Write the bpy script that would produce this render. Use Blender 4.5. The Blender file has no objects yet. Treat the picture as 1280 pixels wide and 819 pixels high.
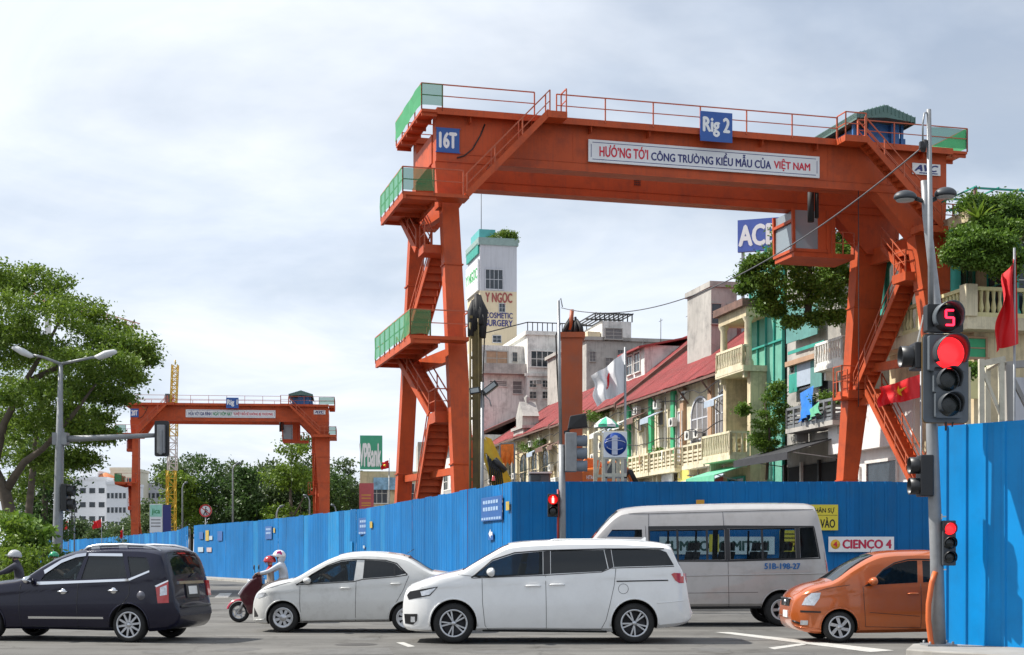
import bpy, bmesh, math, random
import numpy as np
from mathutils import Vector, Matrix
random.seed(7); rng = np.random.default_rng(7)
SC = bpy.context.scene
COL = SC.collection
R = math.radians

# ------------------------------------------------------------------ camera, sky, sun, exposure
F, HOR, EYE = 1850.0, 694.0, 1.5            # focal length and horizon row of the 1280 x 819 photograph
cam = bpy.data.cameras.new('camera'); camo = bpy.data.objects.new('camera', cam); COL.objects.link(camo)
camo.location = (0, 0, EYE); camo.rotation_euler = (R(90), 0, 0)
cam.sensor_width = 36; cam.lens = 36*F/1280; cam.shift_y = (HOR-409.5)/1280
cam.clip_start = .1; cam.clip_end = 5000
SC.camera = camo
SUN_DIR = Vector((-.96, .20, 0)).normalized()*math.cos(R(50)) + Vector((0, 0, math.sin(R(50))))
wd = bpy.data.worlds.new('World'); SC.world = wd; wd.use_nodes = True
wn, wl = wd.node_tree.nodes, wd.node_tree.links
bg = wn['Background']; bg.inputs['Strength'].default_value = .074
sky = wn.new('ShaderNodeTexSky'); sky.sky_type = 'NISHITA'; sky.sun_disc = False
sky.sun_elevation = R(50); sky.sun_rotation = math.atan2(SUN_DIR.x, SUN_DIR.y)
sky.air_density = 1.0; sky.dust_density = 1.5; sky.ozone_density = 1.2
tc = wn.new('ShaderNodeTexCoord')
sep = wn.new('ShaderNodeSeparateXYZ'); wl.new(tc.outputs['Generated'], sep.inputs[0])
def wmath(op, a, b=None, clamp=False):
    n = wn.new('ShaderNodeMath'); n.operation = op; n.use_clamp = clamp
    for i, v in enumerate((a, b)):
        if v is None: continue
        if isinstance(v, (int, float)): n.inputs[i].default_value = v
        else: wl.new(v, n.inputs[i])
    return n.outputs[0]
zz = wmath('ADD', wmath('MAXIMUM', sep.outputs['Z'], 0.0), .16)
cx_ = wmath('DIVIDE', sep.outputs['X'], zz); cy_ = wmath('DIVIDE', sep.outputs['Y'], zz)
comb = wn.new('ShaderNodeCombineXYZ'); wl.new(cx_, comb.inputs[0]); wl.new(cy_, comb.inputs[1]); comb.inputs[2].default_value = 3.7
def wnoise(scale, detail, rough, dist=0., off=0.):
    n = wn.new('ShaderNodeTexNoise'); n.inputs['Scale'].default_value = scale; n.inputs['Detail'].default_value = detail
    n.inputs['Roughness'].default_value = rough; n.inputs['Distortion'].default_value = dist
    m = wn.new('ShaderNodeMapping'); m.inputs['Location'].default_value = (off, off*.7, 0)
    wl.new(comb.outputs[0], m.inputs[0]); wl.new(m.outputs[0], n.inputs['Vector'])
    return n.outputs['Fac']
def wramp(fac, stops):
    n = wn.new('ShaderNodeValToRGB'); el = n.color_ramp.elements
    while len(el) < len(stops): el.new(.5)
    for e, (p, c) in zip(el, stops): e.position = p; e.color = (*c, 1)
    wl.new(fac, n.inputs[0]); return n.outputs['Color']
n1 = wnoise(.55, 7, .52, .35, 2.3)
n2 = wnoise(1.5, 9, .60, .5, 5.1)
cover = wramp(n1, [(.36, (0.38,)*3), (.52, (1.,)*3)])
tone = wramp(n2, [(.30, (6.7, 7.6, 9.0)), (.48, (7.9, 8.65, 9.75)), (.66, (9.2, 9.7, 10.4))])
mx = wn.new('ShaderNodeMix'); mx.data_type = 'RGBA'
wl.new(cover, mx.inputs['Factor']); 
wl.new(sky.outputs[0], mx.inputs['A']); wl.new(tone, mx.inputs['B'])
wl.new(mx.outputs['Result'], bg.inputs['Color'])
sl = bpy.data.lights.new('sun', 'SUN'); sl.energy = 4.7; sl.angle = R(.6); sl.color = (1, .955, .88)
so = bpy.data.objects.new('sun', sl); COL.objects.link(so); so.location = (-40, 20, 60)
so.rotation_euler = SUN_DIR.to_track_quat('Z', 'Y').to_euler()
SC.view_settings.view_transform = 'Standard'; SC.view_settings.look = 'None'
SC.view_settings.exposure = 0.58; SC.view_settings.gamma = 1.0; SC.view_settings.use_curve_mapping = False
SC.cycles.use_denoising = True
SC.cycles.max_bounces = 8; SC.cycles.transparent_max_bounces = 12
SC.cycles.caustics_reflective = False; SC.cycles.caustics_refractive = False

# ------------------------------------------------------------------ helpers
def px(x, y, Y):                      # a pixel of the photograph at depth Y, in metres
    return Vector(((x-640)*Y/F, Y, EYE+(HOR-y)*Y/F))
def gx(x, Y): return (x-640)*Y/F
def gz(y, Y): return EYE+(HOR-y)*Y/F

MATS = {}
def mat(name, col, rough=.6, metal=0., var=.12, vscale=2., streak=0., bump=0., bscale=30., coat=0., emit=None, spec=.5, dirt=None, dirt_amt=0., objvar=0.):
    """procedural material: base colour broken by world-space noise, optional vertical streaks, dirt and fine bump"""
    if name in MATS: return MATS[name]
    m = bpy.data.materials.new(name); m.use_nodes = True; MATS[name] = m
    n, l = m.node_tree.nodes, m.node_tree.links
    b = n['Principled BSDF']
    b.inputs['Roughness'].default_value = rough; b.inputs['Metallic'].default_value = metal
    b.inputs['Specular IOR Level'].default_value = spec
    b.inputs['Coat Weight'].default_value = coat; b.inputs['Coat Roughness'].default_value = .04
    geo = n.new('ShaderNodeNewGeometry')
    def noise(scale, vec=None, detail=5, rgh=.6):
        t = n.new('ShaderNodeTexNoise'); t.inputs['Scale'].default_value = scale; t.inputs['Detail'].default_value = detail
        t.inputs['Roughness'].default_value = rgh
        l.new(vec if vec else geo.outputs['Position'], t.inputs['Vector']); return t.outputs['Fac']
    def mixc(fac, a, bcol, mode='MIX'):
        x = n.new('ShaderNodeMix'); x.data_type = 'RGBA'; x.blend_type = mode
        if isinstance(fac, (int, float)): x.inputs['Factor'].default_value = fac
        else: l.new(fac, x.inputs['Factor'])
        for k, v in (('A', a), ('B', bcol)):
            if isinstance(v, tuple): x.inputs[k].default_value = (*v, 1)
            else: l.new(v, x.inputs[k])
        return x.outputs['Result']
    def ramp(fac, p0, p1, v0=0., v1=1.):
        x = n.new('ShaderNodeMapRange'); x.inputs[1].default_value = p0; x.inputs[2].default_value = p1
        x.inputs[3].default_value = v0; x.inputs[4].default_value = v1; l.new(fac, x.inputs[0]); return x.outputs[0]
    c = tuple(col)
    out = c
    if var > 0:
        f = ramp(noise(vscale), .3, .7)
        out = mixc(f, tuple(x*(1-var) for x in c), tuple(min(1, x*(1+var)) for x in c))
    if streak > 0:
        mp = n.new('ShaderNodeMapping'); mp.inputs['Scale'].default_value = (7, 7, .35)
        l.new(geo.outputs['Position'], mp.inputs[0])
        f = ramp(noise(1., mp.outputs[0], 6, .65), .50, .72, 0., streak)
        out = mixc(f, out, tuple(x*.55+.02 for x in c))
    if dirt_amt > 0:
        f = ramp(noise(vscale*2.7, None, 8, .7), .48, .68, 0., dirt_amt)
        out = mixc(f, out, tuple(dirt or (.12, .10, .08)))
    if objvar > 0:
        oi = n.new('ShaderNodeObjectInfo'); f = ramp(oi.outputs['Random'], 0., 1., 1-objvar, 1+objvar)
        hs = n.new('ShaderNodeHueSaturation'); l.new(f, hs.inputs['Value']); l.new(out, hs.inputs['Color']); out = hs.outputs[0]
    if isinstance(out, tuple): b.inputs['Base Color'].default_value = (*out, 1)
    else: l.new(out, b.inputs['Base Color'])
    if bump > 0:
        bp = n.new('ShaderNodeBump'); bp.inputs['Strength'].default_value = bump; bp.inputs['Distance'].default_value = .01
        l.new(noise(bscale), bp.inputs['Height']); l.new(bp.outputs[0], b.inputs['Normal'])
    if emit:
        b.inputs['Emission Color'].default_value = (*emit[:3], 1); b.inputs['Emission Strength'].default_value = emit[3]
    return m
def glass(name, tint, opacity=.75, rough=.03, clear=(.72, .8, .82)):
    """tinted pane: part see-through, part dark, with sharp reflections"""
    if name in MATS: return MATS[name]
    m = bpy.data.materials.new(name); m.use_nodes = True; MATS[name] = m
    n, l = m.node_tree.nodes, m.node_tree.links
    b = n['Principled BSDF']; b.inputs['Base Color'].default_value = (*tint, 1); b.inputs['Roughness'].default_value = rough
    b.inputs['Specular IOR Level'].default_value = .6
    tr = n.new('ShaderNodeBsdfTransparent'); tr.inputs[0].default_value = (*clear, 1)
    mxs = n.new('ShaderNodeMixShader'); fr = n.new('ShaderNodeFresnel'); fr.inputs[0].default_value = 1.5
    mr = n.new('ShaderNodeMapRange'); mr.inputs[1].default_value = 0; mr.inputs[2].default_value = 1
    mr.inputs[3].default_value = opacity; mr.inputs[4].default_value = 1
    l.new(fr.outputs[0], mr.inputs[0]); l.new(mr.outputs[0], mxs.inputs[0])
    l.new(tr.outputs[0], mxs.inputs[1]); l.new(b.outputs[0], mxs.inputs[2]); l.new(mxs.outputs[0], n['Material Output'].inputs[0])
    return m
def leafmat(name, c1, c2, trans=.35):
    if name in MATS: return MATS[name]
    m = bpy.data.materials.new(name); m.use_nodes = True; MATS[name] = m
    n, l = m.node_tree.nodes, m.node_tree.links
    b = n['Principled BSDF']; b.inputs['Roughness'].default_value = .5; b.inputs['Specular IOR Level'].default_value = .35
    g = n.new('ShaderNodeNewGeometry'); t = n.new('ShaderNodeTexNoise'); t.inputs['Scale'].default_value = .55; t.inputs['Detail'].default_value = 3
    l.new(g.outputs['Position'], t.inputs['Vector'])
    a = n.new('ShaderNodeMath'); a.operation = 'ADD'; l.new(t.outputs['Fac'], a.inputs[0])
    k = n.new('ShaderNodeMath'); k.operation = 'MULTIPLY_ADD'; l.new(g.outputs['Random Per Island'], k.inputs[0]); k.inputs[1].default_value = .6; k.inputs[2].default_value = -.3
    l.new(k.outputs[0], a.inputs[1])
    x = n.new('ShaderNodeMix'); x.data_type = 'RGBA'; l.new(a.outputs[0], x.inputs['Factor'])
    x.inputs['A'].default_value = (*c1, 1); x.inputs['B'].default_value = (*c2, 1)
    l.new(x.outputs['Result'], b.inputs['Base Color'])
    ts = n.new('ShaderNodeBsdfTranslucent'); l.new(x.outputs['Result'], ts.inputs[0])
    ms = n.new('ShaderNodeMixShader'); ms.inputs[0].default_value = trans
    l.new(b.outputs[0], ms.inputs[1]); l.new(ts.outputs[0], ms.inputs[2]); l.new(ms.outputs[0], n['Material Output'].inputs[0])
    return m

def tag(o, label=None, cat=None, group=None, kind=None):
    if label: o['label'] = label
    if cat: o['category'] = cat
    if group: o['group'] = group
    if kind: o['kind'] = kind
    return o
def empty(name, loc=(0, 0, 0), rz=0, label=None, cat=None, group=None, parent=None):
    o = bpy.data.objects.new(name, None); COL.objects.link(o); o.location = loc; o.rotation_euler = (0, 0, rz)
    o.empty_display_size = .2
    if parent: o.parent = parent
    return tag(o, label, cat, group)
def inst(name, me, parent=None, loc=(0, 0, 0), rot=(0, 0, 0), scale=(1, 1, 1)):
    o = bpy.data.objects.new(name, me); COL.objects.link(o); o.parent = parent
    o.location = loc; o.rotation_euler = rot; o.scale = scale; return o
def copy_tree(o, parent=None):
    c = o.copy(); COL.objects.link(c); c.parent = parent
    for ch in list(o.children): copy_tree(ch, c)
    return c

class MB:
    """collects shapes and links them as one mesh object"""
    def __init__(s): s.v = []; s.f = []; s.m = []; s.sm = []
    def add(s, vs, fs, mi=0, smooth=False):
        k = len(s.v); s.v += [tuple(p) for p in vs]
        for f in fs: s.f.append([i+k for i in f]); s.m.append(mi); s.sm.append(smooth)
        return s
    def box(s, x0, x1, y0, y1, z0, z1, mi=0):
        v = [(x0, y0, z0), (x1, y0, z0), (x1, y1, z0), (x0, y1, z0), (x0, y0, z1), (x1, y0, z1), (x1, y1, z1), (x0, y1, z1)]
        return s.add(v, [(0, 3, 2, 1), (4, 5, 6, 7), (0, 1, 5, 4), (1, 2, 6, 5), (2, 3, 7, 6), (3, 0, 4, 7)], mi)
    def hexa(s, b4, t4, mi=0):
        return s.add(list(b4)+list(t4), [(0, 3, 2, 1), (4, 5, 6, 7), (0, 1, 5, 4), (1, 2, 6, 5), (2, 3, 7, 6), (3, 0, 4, 7)], mi)
    def cbox(s, c, d, mi=0):
        return s.box(c[0]-d[0]/2, c[0]+d[0]/2, c[1]-d[1]/2, c[1]+d[1]/2, c[2]-d[2]/2, c[2]+d[2]/2, mi)
    def bar(s, p0, p1, w, h=None, mi=0, w1=None, h1=None, up=(0, 0, 1)):
        p0, p1 = Vector(p0), Vector(p1); h = h or w; w1 = w1 or w; h1 = h1 or h
        d = (p1-p0).normalized(); u = Vector(up)
        if abs(d.dot(u)) > .98: u = Vector((0, 1, 0))
        a = d.cross(u).normalized(); b = a.cross(d).normalized()
        q = [(-1, -1), (1, -1), (1, 1), (-1, 1)]
        return s.hexa([p0+a*i*w/2+b*j*h/2 for i, j in q], [p1+a*i*w1/2+b*j*h1/2 for i, j in q], mi)
    def tube(s, pts, r, n=8, mi=0, cap=True, smooth=True):
        pts = [Vector(p) for p in pts]; N = len(pts); rs = r if isinstance(r, (list, tuple)) else [r]*N
        vs = []; prev = None
        for i, p in enumerate(pts):
            t = (pts[min(i+1, N-1)]-pts[max(i-1, 0)]).normalized()
            if prev is None:
                u = Vector((0, 0, 1)) if abs(t.z) < .9 else Vector((1, 0, 0))
                a = t.cross(u).normalized()
            else:
                a = (prev-t*prev.dot(t)).normalized()
            prev = a; b = t.cross(a)
            for k in range(n):
                th = 2*math.pi*k/n; vs.append(p+(a*math.cos(th)+b*math.sin(th))*rs[i])
        fs = [(i*n+k, i*n+(k+1) % n, (i+1)*n+(k+1) % n, (i+1)*n+k) for i in range(N-1) for k in range(n)]
        s.add(vs, fs, mi, smooth)
        if cap:
            k0 = len(s.v)-len(vs)
            s.f.append([k0+k for k in range(n)][::-1]); s.m.append(mi); s.sm.append(False)
            s.f.append([k0+(N-1)*n+k for k in range(n)]); s.m.append(mi); s.sm.append(False)
        return s
    def lathe(s, prof, c=(0, 0, 0), axis='z', n=24, mi=0, smooth=True):
        vs = []
        for r, h in prof:
            for k in range(n):
                th = 2*math.pi*k/n; a, b = r*math.cos(th), r*math.sin(th)
                p = {'z': (a, b, h), 'y': (a, h, b), 'x': (h, a, b)}[axis]
                vs.append((p[0]+c[0], p[1]+c[1], p[2]+c[2]))
        fs = [(i*n+k, i*n+(k+1) % n, (i+1)*n+(k+1) % n, (i+1)*n+k) for i in range(len(prof)-1) for k in range(n)]
        return s.add(vs, fs, mi, smooth)
    def prism(s, poly, fn, d0, d1, mi=0):
        """poly: 2D outline; fn(u, v, d) -> 3D point; extruded from d0 to d1"""
        n = len(poly)
        vs = [fn(u, v, d0) for u, v in poly]+[fn(u, v, d1) for u, v in poly]
        fs = [list(range(n))[::-1], list(range(n, 2*n))]+[(i, (i+1) % n, n+(i+1) % n, n+i) for i in range(n)]
        return s.add(vs, fs, mi)
    def mesh(s, name, mats=None):
        me = bpy.data.meshes.new(name); me.from_pydata(s.v, [], s.f)
        for m in (mats if isinstance(mats, (list, tuple)) else [mats]):
            if m: me.materials.append(m)
        if any(s.m): me.polygons.foreach_set('material_index', s.m)
        me.polygons.foreach_set('use_smooth', s.sm)
        bm = bmesh.new(); bm.from_mesh(me); bmesh.ops.recalc_face_normals(bm, faces=bm.faces); bm.to_mesh(me); bm.free()
        me.update(); return me
    def build(s, name, mats, parent=None, loc=(0, 0, 0), rz=0, bevel=0):
        o = inst(name, s.mesh(name, mats), parent, loc, (0, 0, rz))
        if bevel:
            b = o.modifiers.new('b', 'BEVEL'); b.width = bevel; b.segments = 2; b.limit_method = 'ANGLE'
        return o
XZ = lambda u, v, d: (u, d, v)
XY = lambda u, v, d: (u, v, d)
YZ = lambda u, v, d: (d, u, v)

_tcache = {}
def text_mesh(s, bold=.0, extr=.0, res=2):
    """flat lettering in the built-in font, unit box: x 0..1, y 0..1"""
    cu = bpy.data.curves.new('t', 'FONT'); cu.body = s; cu.offset = bold*.35; cu.extrude = extr; cu.resolution_u = res; cu.fill_mode = 'FRONT'
    o = bpy.data.objects.new('t', cu); COL.objects.link(o)
    dg = bpy.context.evaluated_depsgraph_get(); dg.update()
    me = bpy.data.meshes.new_from_object(o.evaluated_get(dg)); bpy.data.objects.remove(o)
    return me
def lettering(s, m, x0, x1, z0, z1, parent, y=0., plane='xz', bold=.02, name='lettering', shear=0.):
    """text fitted to a rectangle on the local plane facing -y, at depth y; z0..z1 is the full glyph box; strokes thickened by shifted copies"""
    for a_, b_ in (('Ớ', 'Ó\u2019'), ('Ờ', 'Ò\u2019'), ('Ơ', 'O\u2019')): s = s.replace(a_, b_)
    me = text_mesh(s, 0., res=3); n = len(me.vertices); co = np.empty(n*3); me.vertices.foreach_get('co', co); co = co.reshape(-1, 3)
    polys = [list(p.vertices) for p in me.polygons]; bpy.data.meshes.remove(me)
    if n == 0: return None
    mn, mxx = co.min(0), co.max(0); V_, F_ = [], []
    sh = [(0, 0), (-bold, 0), (bold, 0), (0, bold*.6), (0, -bold*.6)] if bold > 0 else [(0, 0)]
    ex_, ez_ = (mxx[0]-mn[0]+2*bold), (mxx[1]-mn[1]+1.2*bold)
    for k_, (sx, sz) in enumerate(sh):
        u = (co[:, 0]-mn[0]+sx+bold)/ex_; v = (co[:, 1]-mn[1]+sz+bold*.6)/ez_
        b0 = len(V_); V_ += [(x0+(x1-x0)*a+shear*b, y-.0008*k_, z0+(z1-z0)*b) for a, b in zip(u, v)]
        F_ += [[i+b0 for i in p] for p in polys]
    me = bpy.data.meshes.new(name); me.from_pydata(V_, [], F_); me.update(); me.materials.append(m)
    return inst(name, me, parent)
# ------------------------------------------------------------------ ground, markings, pavement
def asphalt_mat():
    m = bpy.data.materials.new('asphalt'); m.use_nodes = True; n, l = m.node_tree.nodes, m.node_tree.links
    b = n['Principled BSDF']; b.inputs['Roughness'].default_value = .85; b.inputs['Specular IOR Level'].default_value = .25
    g = n.new('ShaderNodeNewGeometry')
    def nz(s, d=6, r=.65, sc=None):
        t = n.new('ShaderNodeTexNoise'); t.inputs['Scale'].default_value = s; t.inputs['Detail'].default_value = d; t.inputs['Roughness'].default_value = r
        if sc:
            mp = n.new('ShaderNodeMapping'); mp.inputs['Scale'].default_value = sc; l.new(g.outputs['Position'], mp.inputs[0]); l.new(mp.outputs[0], t.inputs['Vector'])
        else: l.new(g.outputs['Position'], t.inputs['Vector'])
        return t.outputs['Fac']
    def rp(f, stops):
        r_ = n.new('ShaderNodeValToRGB'); e = r_.color_ramp.elements
        while len(e) < len(stops): e.new(.5)
        for q, (p, c) in zip(e, stops): q.position = p; q.color = (*c, 1)
        l.new(f, r_.inputs[0]); return r_.outputs[0]
    def mul(a, bb, f=1.):
        x = n.new('ShaderNodeMix'); x.data_type = 'RGBA'; x.blend_type = 'MULTIPLY'; x.inputs['Factor'].default_value = f
        l.new(a, x.inputs['A']); l.new(bb, x.inputs['B']); return x.outputs['Result']
    base = rp(nz(.35, 5, .6), [(.3, (.125, .121, .113)), (.7, (.178, .172, .160))])
    fine = rp(nz(60, 3, .7), [(.3, (.72,)*3), (.7, (1.12,)*3)])
    lanes = rp(nz(1., 4, .6, (.06, .9, 1)), [(.42, (.80,)*3), (.6, (1.05,)*3)])
    stain = rp(nz(.9, 8, .75), [(.52, (1.,)*3), (.68, (.52, .5, .48))])
    vor = n.new('ShaderNodeTexVoronoi'); vor.feature = 'DISTANCE_TO_EDGE'; vor.inputs['Scale'].default_value = .30
    ad = n.new('ShaderNodeVectorMath'); ad.operation = 'ADD'
    tt = n.new('ShaderNodeTexNoise'); tt.inputs['Scale'].default_value = .8; tt.inputs['Detail'].default_value = 5; l.new(g.outputs['Position'], tt.inputs['Vector'])
    l.new(g.outputs['Position'], ad.inputs[0]); l.new(tt.outputs['Color'], ad.inputs[1]); l.new(ad.outputs[0], vor.inputs['Vector'])
    crack = rp(vor.outputs['Distance'], [(.0, (.55,)*3), (.006, (1.,)*3)])
    c = mul(mul(mul(mul(base, fine), lanes), stain), crack, .7)
    l.new(c, b.inputs['Base Color'])
    bp = n.new('ShaderNodeBump'); bp.inputs['Strength'].default_value = .35; bp.inputs['Distance'].default_value = .008
    l.new(nz(90, 2, .6), bp.inputs['Height']); l.new(bp.outputs[0], b.inputs['Normal'])
    return m
M_ASPH = asphalt_mat()
M_PAVE = mat('pavement_concrete', (.30, .285, .26), .9, var=.15, vscale=.8, dirt_amt=.4, dirt=(.16, .145, .125), bump=.2)
M_KERB = mat('kerb_concrete', (.34, .33, .30), .85, var=.15, vscale=1.5, dirt_amt=.4)
M_WHITEPAINT = mat('road_paint', (.46, .45, .42), .85, var=.15, vscale=5, dirt_amt=.8, dirt=(.22, .21, .2))
M_PATCH = mat('asphalt_patch', (.085, .083, .08), .9, var=.2, vscale=3, bump=.3, bscale=60)
g = MB(); g.add([(-1500, -60, 0), (1500, -60, 0), (1500, 3000, 0), (-1500, 3000, 0)], [(0, 1, 2, 3)])
tag(g.build('road', M_ASPH), kind='structure')
def flat(name, pts, z, m, kind='structure', **k):
    o = MB().add([(x, y, z) for x, y in pts], [tuple(range(len(pts)))]).build(name, m); return tag(o, kind=kind, **k)
# asphalt repair strip that crosses the side road, far left
flat('asphalt_repair_strip', [(-30, 59.5), (-7.2, 59.0), (-8.6, 64.5), (-30, 66.5)], .004, M_PATCH)
def gp(x, y): Y = EYE*F/(y-HOR); return ((x-640)*Y/F, Y)
# painted markings (positions read off the ground plane)
def marking(name, pix, z=.005): return flat(name, [gp(*p) for p in pix], z, M_WHITEPAINT)
marking('road_marking', [(893, 790.5), (913, 790.5), (1118, 813.5), (1087, 815.5)])
marking('road_marking', [(495, 803.5), (505, 803.2), (519, 808.4), (510, 809.2)])
marking('road_marking', [(960, 810), (1002, 804.5), (1008, 806), (968, 812)], .004)
for x0 in (176, 206, 236, 268, 300, 332):
    marking('crosswalk_stripe', [(x0, 747), (x0+17, 747), (x0+22, 741.5), (x0+7, 741.5)])

def blob(name, x, y, rx, ry, z, m):
    n_ = 18; cx, cy = gp(x, y); flat(name, [(cx+rx*math.cos(2*math.pi*i/n_)*random.uniform(.75, 1.2), cy+ry*math.sin(2*math.pi*i/n_)*random.uniform(.75, 1.2)) for i in range(n_)], z, m)
M_TAR = mat('worn_tar', (.105, .102, .097), .9, var=.25, vscale=4, dirt=(.15, .145, .135), dirt_amt=.8, bump=.3, bscale=60)
flat('asphalt_patch', [gp(x, y) for x, y in ((392, 812), (486, 810), (492, 818.5), (380, 819))], .004, M_TAR)
flat('asphalt_patch', [gp(x, y) for x, y in ((905, 797), (956, 796.6), (962, 800.4), (900, 801))], .003, M_TAR)
flat('asphalt_patch', [gp(x, y) for x, y in ((255, 757), (330, 757), (322, 761.5), (240, 762))], .004, M_TAR)
for x, y, rx, ry in ((300, 812, .35, .5), (620, 815, .5, .4), (690, 812, .25, .3), (985, 817, .4, .3), (890, 812, .3, .5), (210, 815, .4, .4), (455, 799, .3, .4)): blob('oil_stain', x, y, rx, ry, .002, M_TAR)
mc_ = MB().lathe([(.001, .008), (.31, .008), (.33, .002), (.36, .002)], (*gp(445, 806), 0), 'z', 28).build('manhole_cover', mat('cast_iron', (.07, .065, .06), .7, metal=.4, var=.2, vscale=20)); tag(mc_, kind='structure')
# ------------------------------------------------------------------ blue site hoarding, sheet by sheet
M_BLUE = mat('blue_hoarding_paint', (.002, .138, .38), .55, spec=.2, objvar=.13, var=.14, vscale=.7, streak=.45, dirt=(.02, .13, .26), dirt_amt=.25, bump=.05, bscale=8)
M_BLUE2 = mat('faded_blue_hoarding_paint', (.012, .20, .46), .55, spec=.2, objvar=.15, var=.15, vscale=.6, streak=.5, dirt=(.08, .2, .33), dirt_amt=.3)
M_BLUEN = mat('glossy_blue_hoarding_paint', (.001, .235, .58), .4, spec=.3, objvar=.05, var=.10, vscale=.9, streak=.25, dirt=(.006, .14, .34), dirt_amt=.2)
M_STEEL = mat('galvanised_steel', (.27, .28, .29), .45, metal=.5, var=.15, vscale=4, dirt_amt=.2)
def sheet_mesh(name, w, h, ribs, rib_w, rib_d, m):
    pts = [(0, 0)]
    for i in range(ribs):
        c = w*(i+.5)/ribs
        pts += [(c-rib_w/2-.015, 0), (c-rib_w/2, -rib_d), (c+rib_w/2, -rib_d), (c+rib_w/2+.015, 0)]
    pts.append((w, 0))
    n = len(pts); mb = MB(); vs = []
    for dy in (0, .006):
        for z in (0, h): vs += [(x, y+dy, z) for x, y in pts]
    fs = []
    for i in range(n-1):
        fs += [(i, i+1, n+i+1, n+i), (2*n+i+1, 2*n+i, 3*n+i, 3*n+i+1), (n+i, n+i+1, 3*n+i+1, 3*n+i), (i+1, i, 2*n+i, 2*n+i+1)]
    fs += [(0, n, 3*n, 2*n), (n-1, 3*n-1, 4*n-1, 2*n-1)]
    mb.add(vs, fs); me = mb.mesh(name, m); return me
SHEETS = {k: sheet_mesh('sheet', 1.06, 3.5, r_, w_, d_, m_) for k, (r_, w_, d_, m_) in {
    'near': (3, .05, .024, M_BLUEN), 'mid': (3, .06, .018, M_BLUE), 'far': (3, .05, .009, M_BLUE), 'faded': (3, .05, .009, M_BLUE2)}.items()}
def fence(pts, kind, label, hscale=1., jitter=.012, cap=False, faded=0., z0=0.):
    p0 = Vector((*pts[0], 0)); root = empty('hoarding_fence', p0, 0, label, 'fence')
    for a, b in zip(pts[:-1], pts[1:]):
        a, b = Vector((*a, 0)), Vector((*b, 0)); d = b-a; L = d.length; n = max(1, round(L/1.05)); rz = math.atan2(d.y, d.x)
        for i in range(n):
            q = a+d*(i/n)-p0
            me = SHEETS['faded' if random.random() < faded else kind]
            nrm = Vector((math.sin(rz), -math.cos(rz), 0))*(.007 if i % 2 else 0.)
            inst('sheet', me, root, (q.x+nrm.x, q.y+nrm.y, z0), (random.uniform(-.003, .003), 0, rz),
                 (L/n/1.05, 1, hscale*(1+random.uniform(-jitter, jitter))))
        for i in range(0, n+1, 3):      # posts behind
            q = a+d*(i/n)-p0; nb = Vector((-math.sin(rz), math.cos(rz), 0))*.12
            MB().box(-.03, .03, -.03, .03, 0, 3.3).build('post', M_STEEL, root, (q.x+nb.x, q.y+nb.y, 0), rz)
    return root
C0 = (0.0, 40.2)
LF = [C0, (-1.9, 47.4), (-6.45, 63.8), (-14.2, 84.5), (-21.5, 100.0)]
fence([p for p in LF[::-1]], 'far', 'long sunlit blue hoarding fence curving away to the left behind the scooter', faded=.12, jitter=.006)
fence([C0, (14.5, 40.4)], 'mid', 'shaded blue hoarding fence facing the road behind the silver minibus', jitter=.003)
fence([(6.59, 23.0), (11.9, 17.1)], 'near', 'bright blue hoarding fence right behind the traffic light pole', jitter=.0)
fence([(-66, 206), (-49, 176), (-26.8, 119)], 'far', 'distant blue hoarding fence below the far gantry crane', faded=.3)
fence([(-26.8, 119), (-22.1, 101)], 'far', 'short recessed dark blue hoarding joining the two left fences')
# concrete base strip and low kerb in front of the long left fence, and the traffic island by the near pole
def strip(name, line, off0, off1, z, m, h=0.):
    mb = MB(); L = [Vector((*p, 0)) for p in line]; vs = []
    for i, p in enumerate(L):
        t = (L[min(i+1, len(L)-1)]-L[max(i-1, 0)]).normalized(); nn = Vector((-t.y, t.x, 0))
        for o_ in (off0, off1):
            q = p+nn*o_; vs += [(q.x, q.y, z-h), (q.x, q.y, z)]
    fs = []
    for i in range(len(L)-1):
        k = i*4; fs += [(k+1, k+3, k+7, k+5), (k, k+1, k+5, k+4), (k+3, k+2, k+6, k+7)]
    fs += [(0, 2, 3, 1), (len(vs)-4, len(vs)-3, len(vs)-1, len(vs)-2)]
    mb.add(vs, fs); return tag(mb.build(name, m), kind='structure')
strip('pavement', LF, .02, 1.5, .11, M_PAVE, .11)
strip('kerb', LF, 1.5, 1.68, .125, M_KERB, .125)
strip('pavement', [(1.0, 40.2), (14.5, 40.4)], -.7, -.02, .10, M_PAVE, .10)
isl = MB(); isl.prism([(5.75, 21.6), (6.0, 21.15), (12, 15.0), (13, 16.2), (6.7, 23.1), (6.2, 22.9)], XY, 0, .13)
tag(isl.build('traffic_island', M_PAVE, bevel=.02), kind='structure')
# ------------------------------------------------------------------ gantry cranes (local: x along the span, y away from the camera, z up)
M_OR = mat('orange_red_crane_paint', (.49, .080, .021), .55, spec=.3, var=.14, vscale=.5, streak=.45, dirt=(.20, .045, .025), dirt_amt=.45, bump=.04, bscale=6)
M_ORD = mat('crane_rail_paint', (.46, .10, .04), .55, var=.15, vscale=2, dirt_amt=.2)
M_GNET = glass('green_safety_net', (.04, .27, .11), .55, .9)
M_SIGNW = mat('white_sign_face', (.74, .75, .76), .5, var=.05, vscale=1)
M_SIGNB = mat('blue_sign_face', (.02, .09, .34), .4, var=.06)
M_RED = mat('red_lettering', (.60, .015, .04), .5, var=0)
M_NAVY = mat('navy_lettering', (.025, .03, .16), .5, var=0)
M_GRN = mat('green_lettering', (.03, .25, .08), .5, var=0)
M_WHT = mat('white_lettering', (.8, .8, .8), .5, var=0)
M_DARK = mat('dark_metal', (.03, .03, .032), .5, metal=.3, var=.1)
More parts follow.
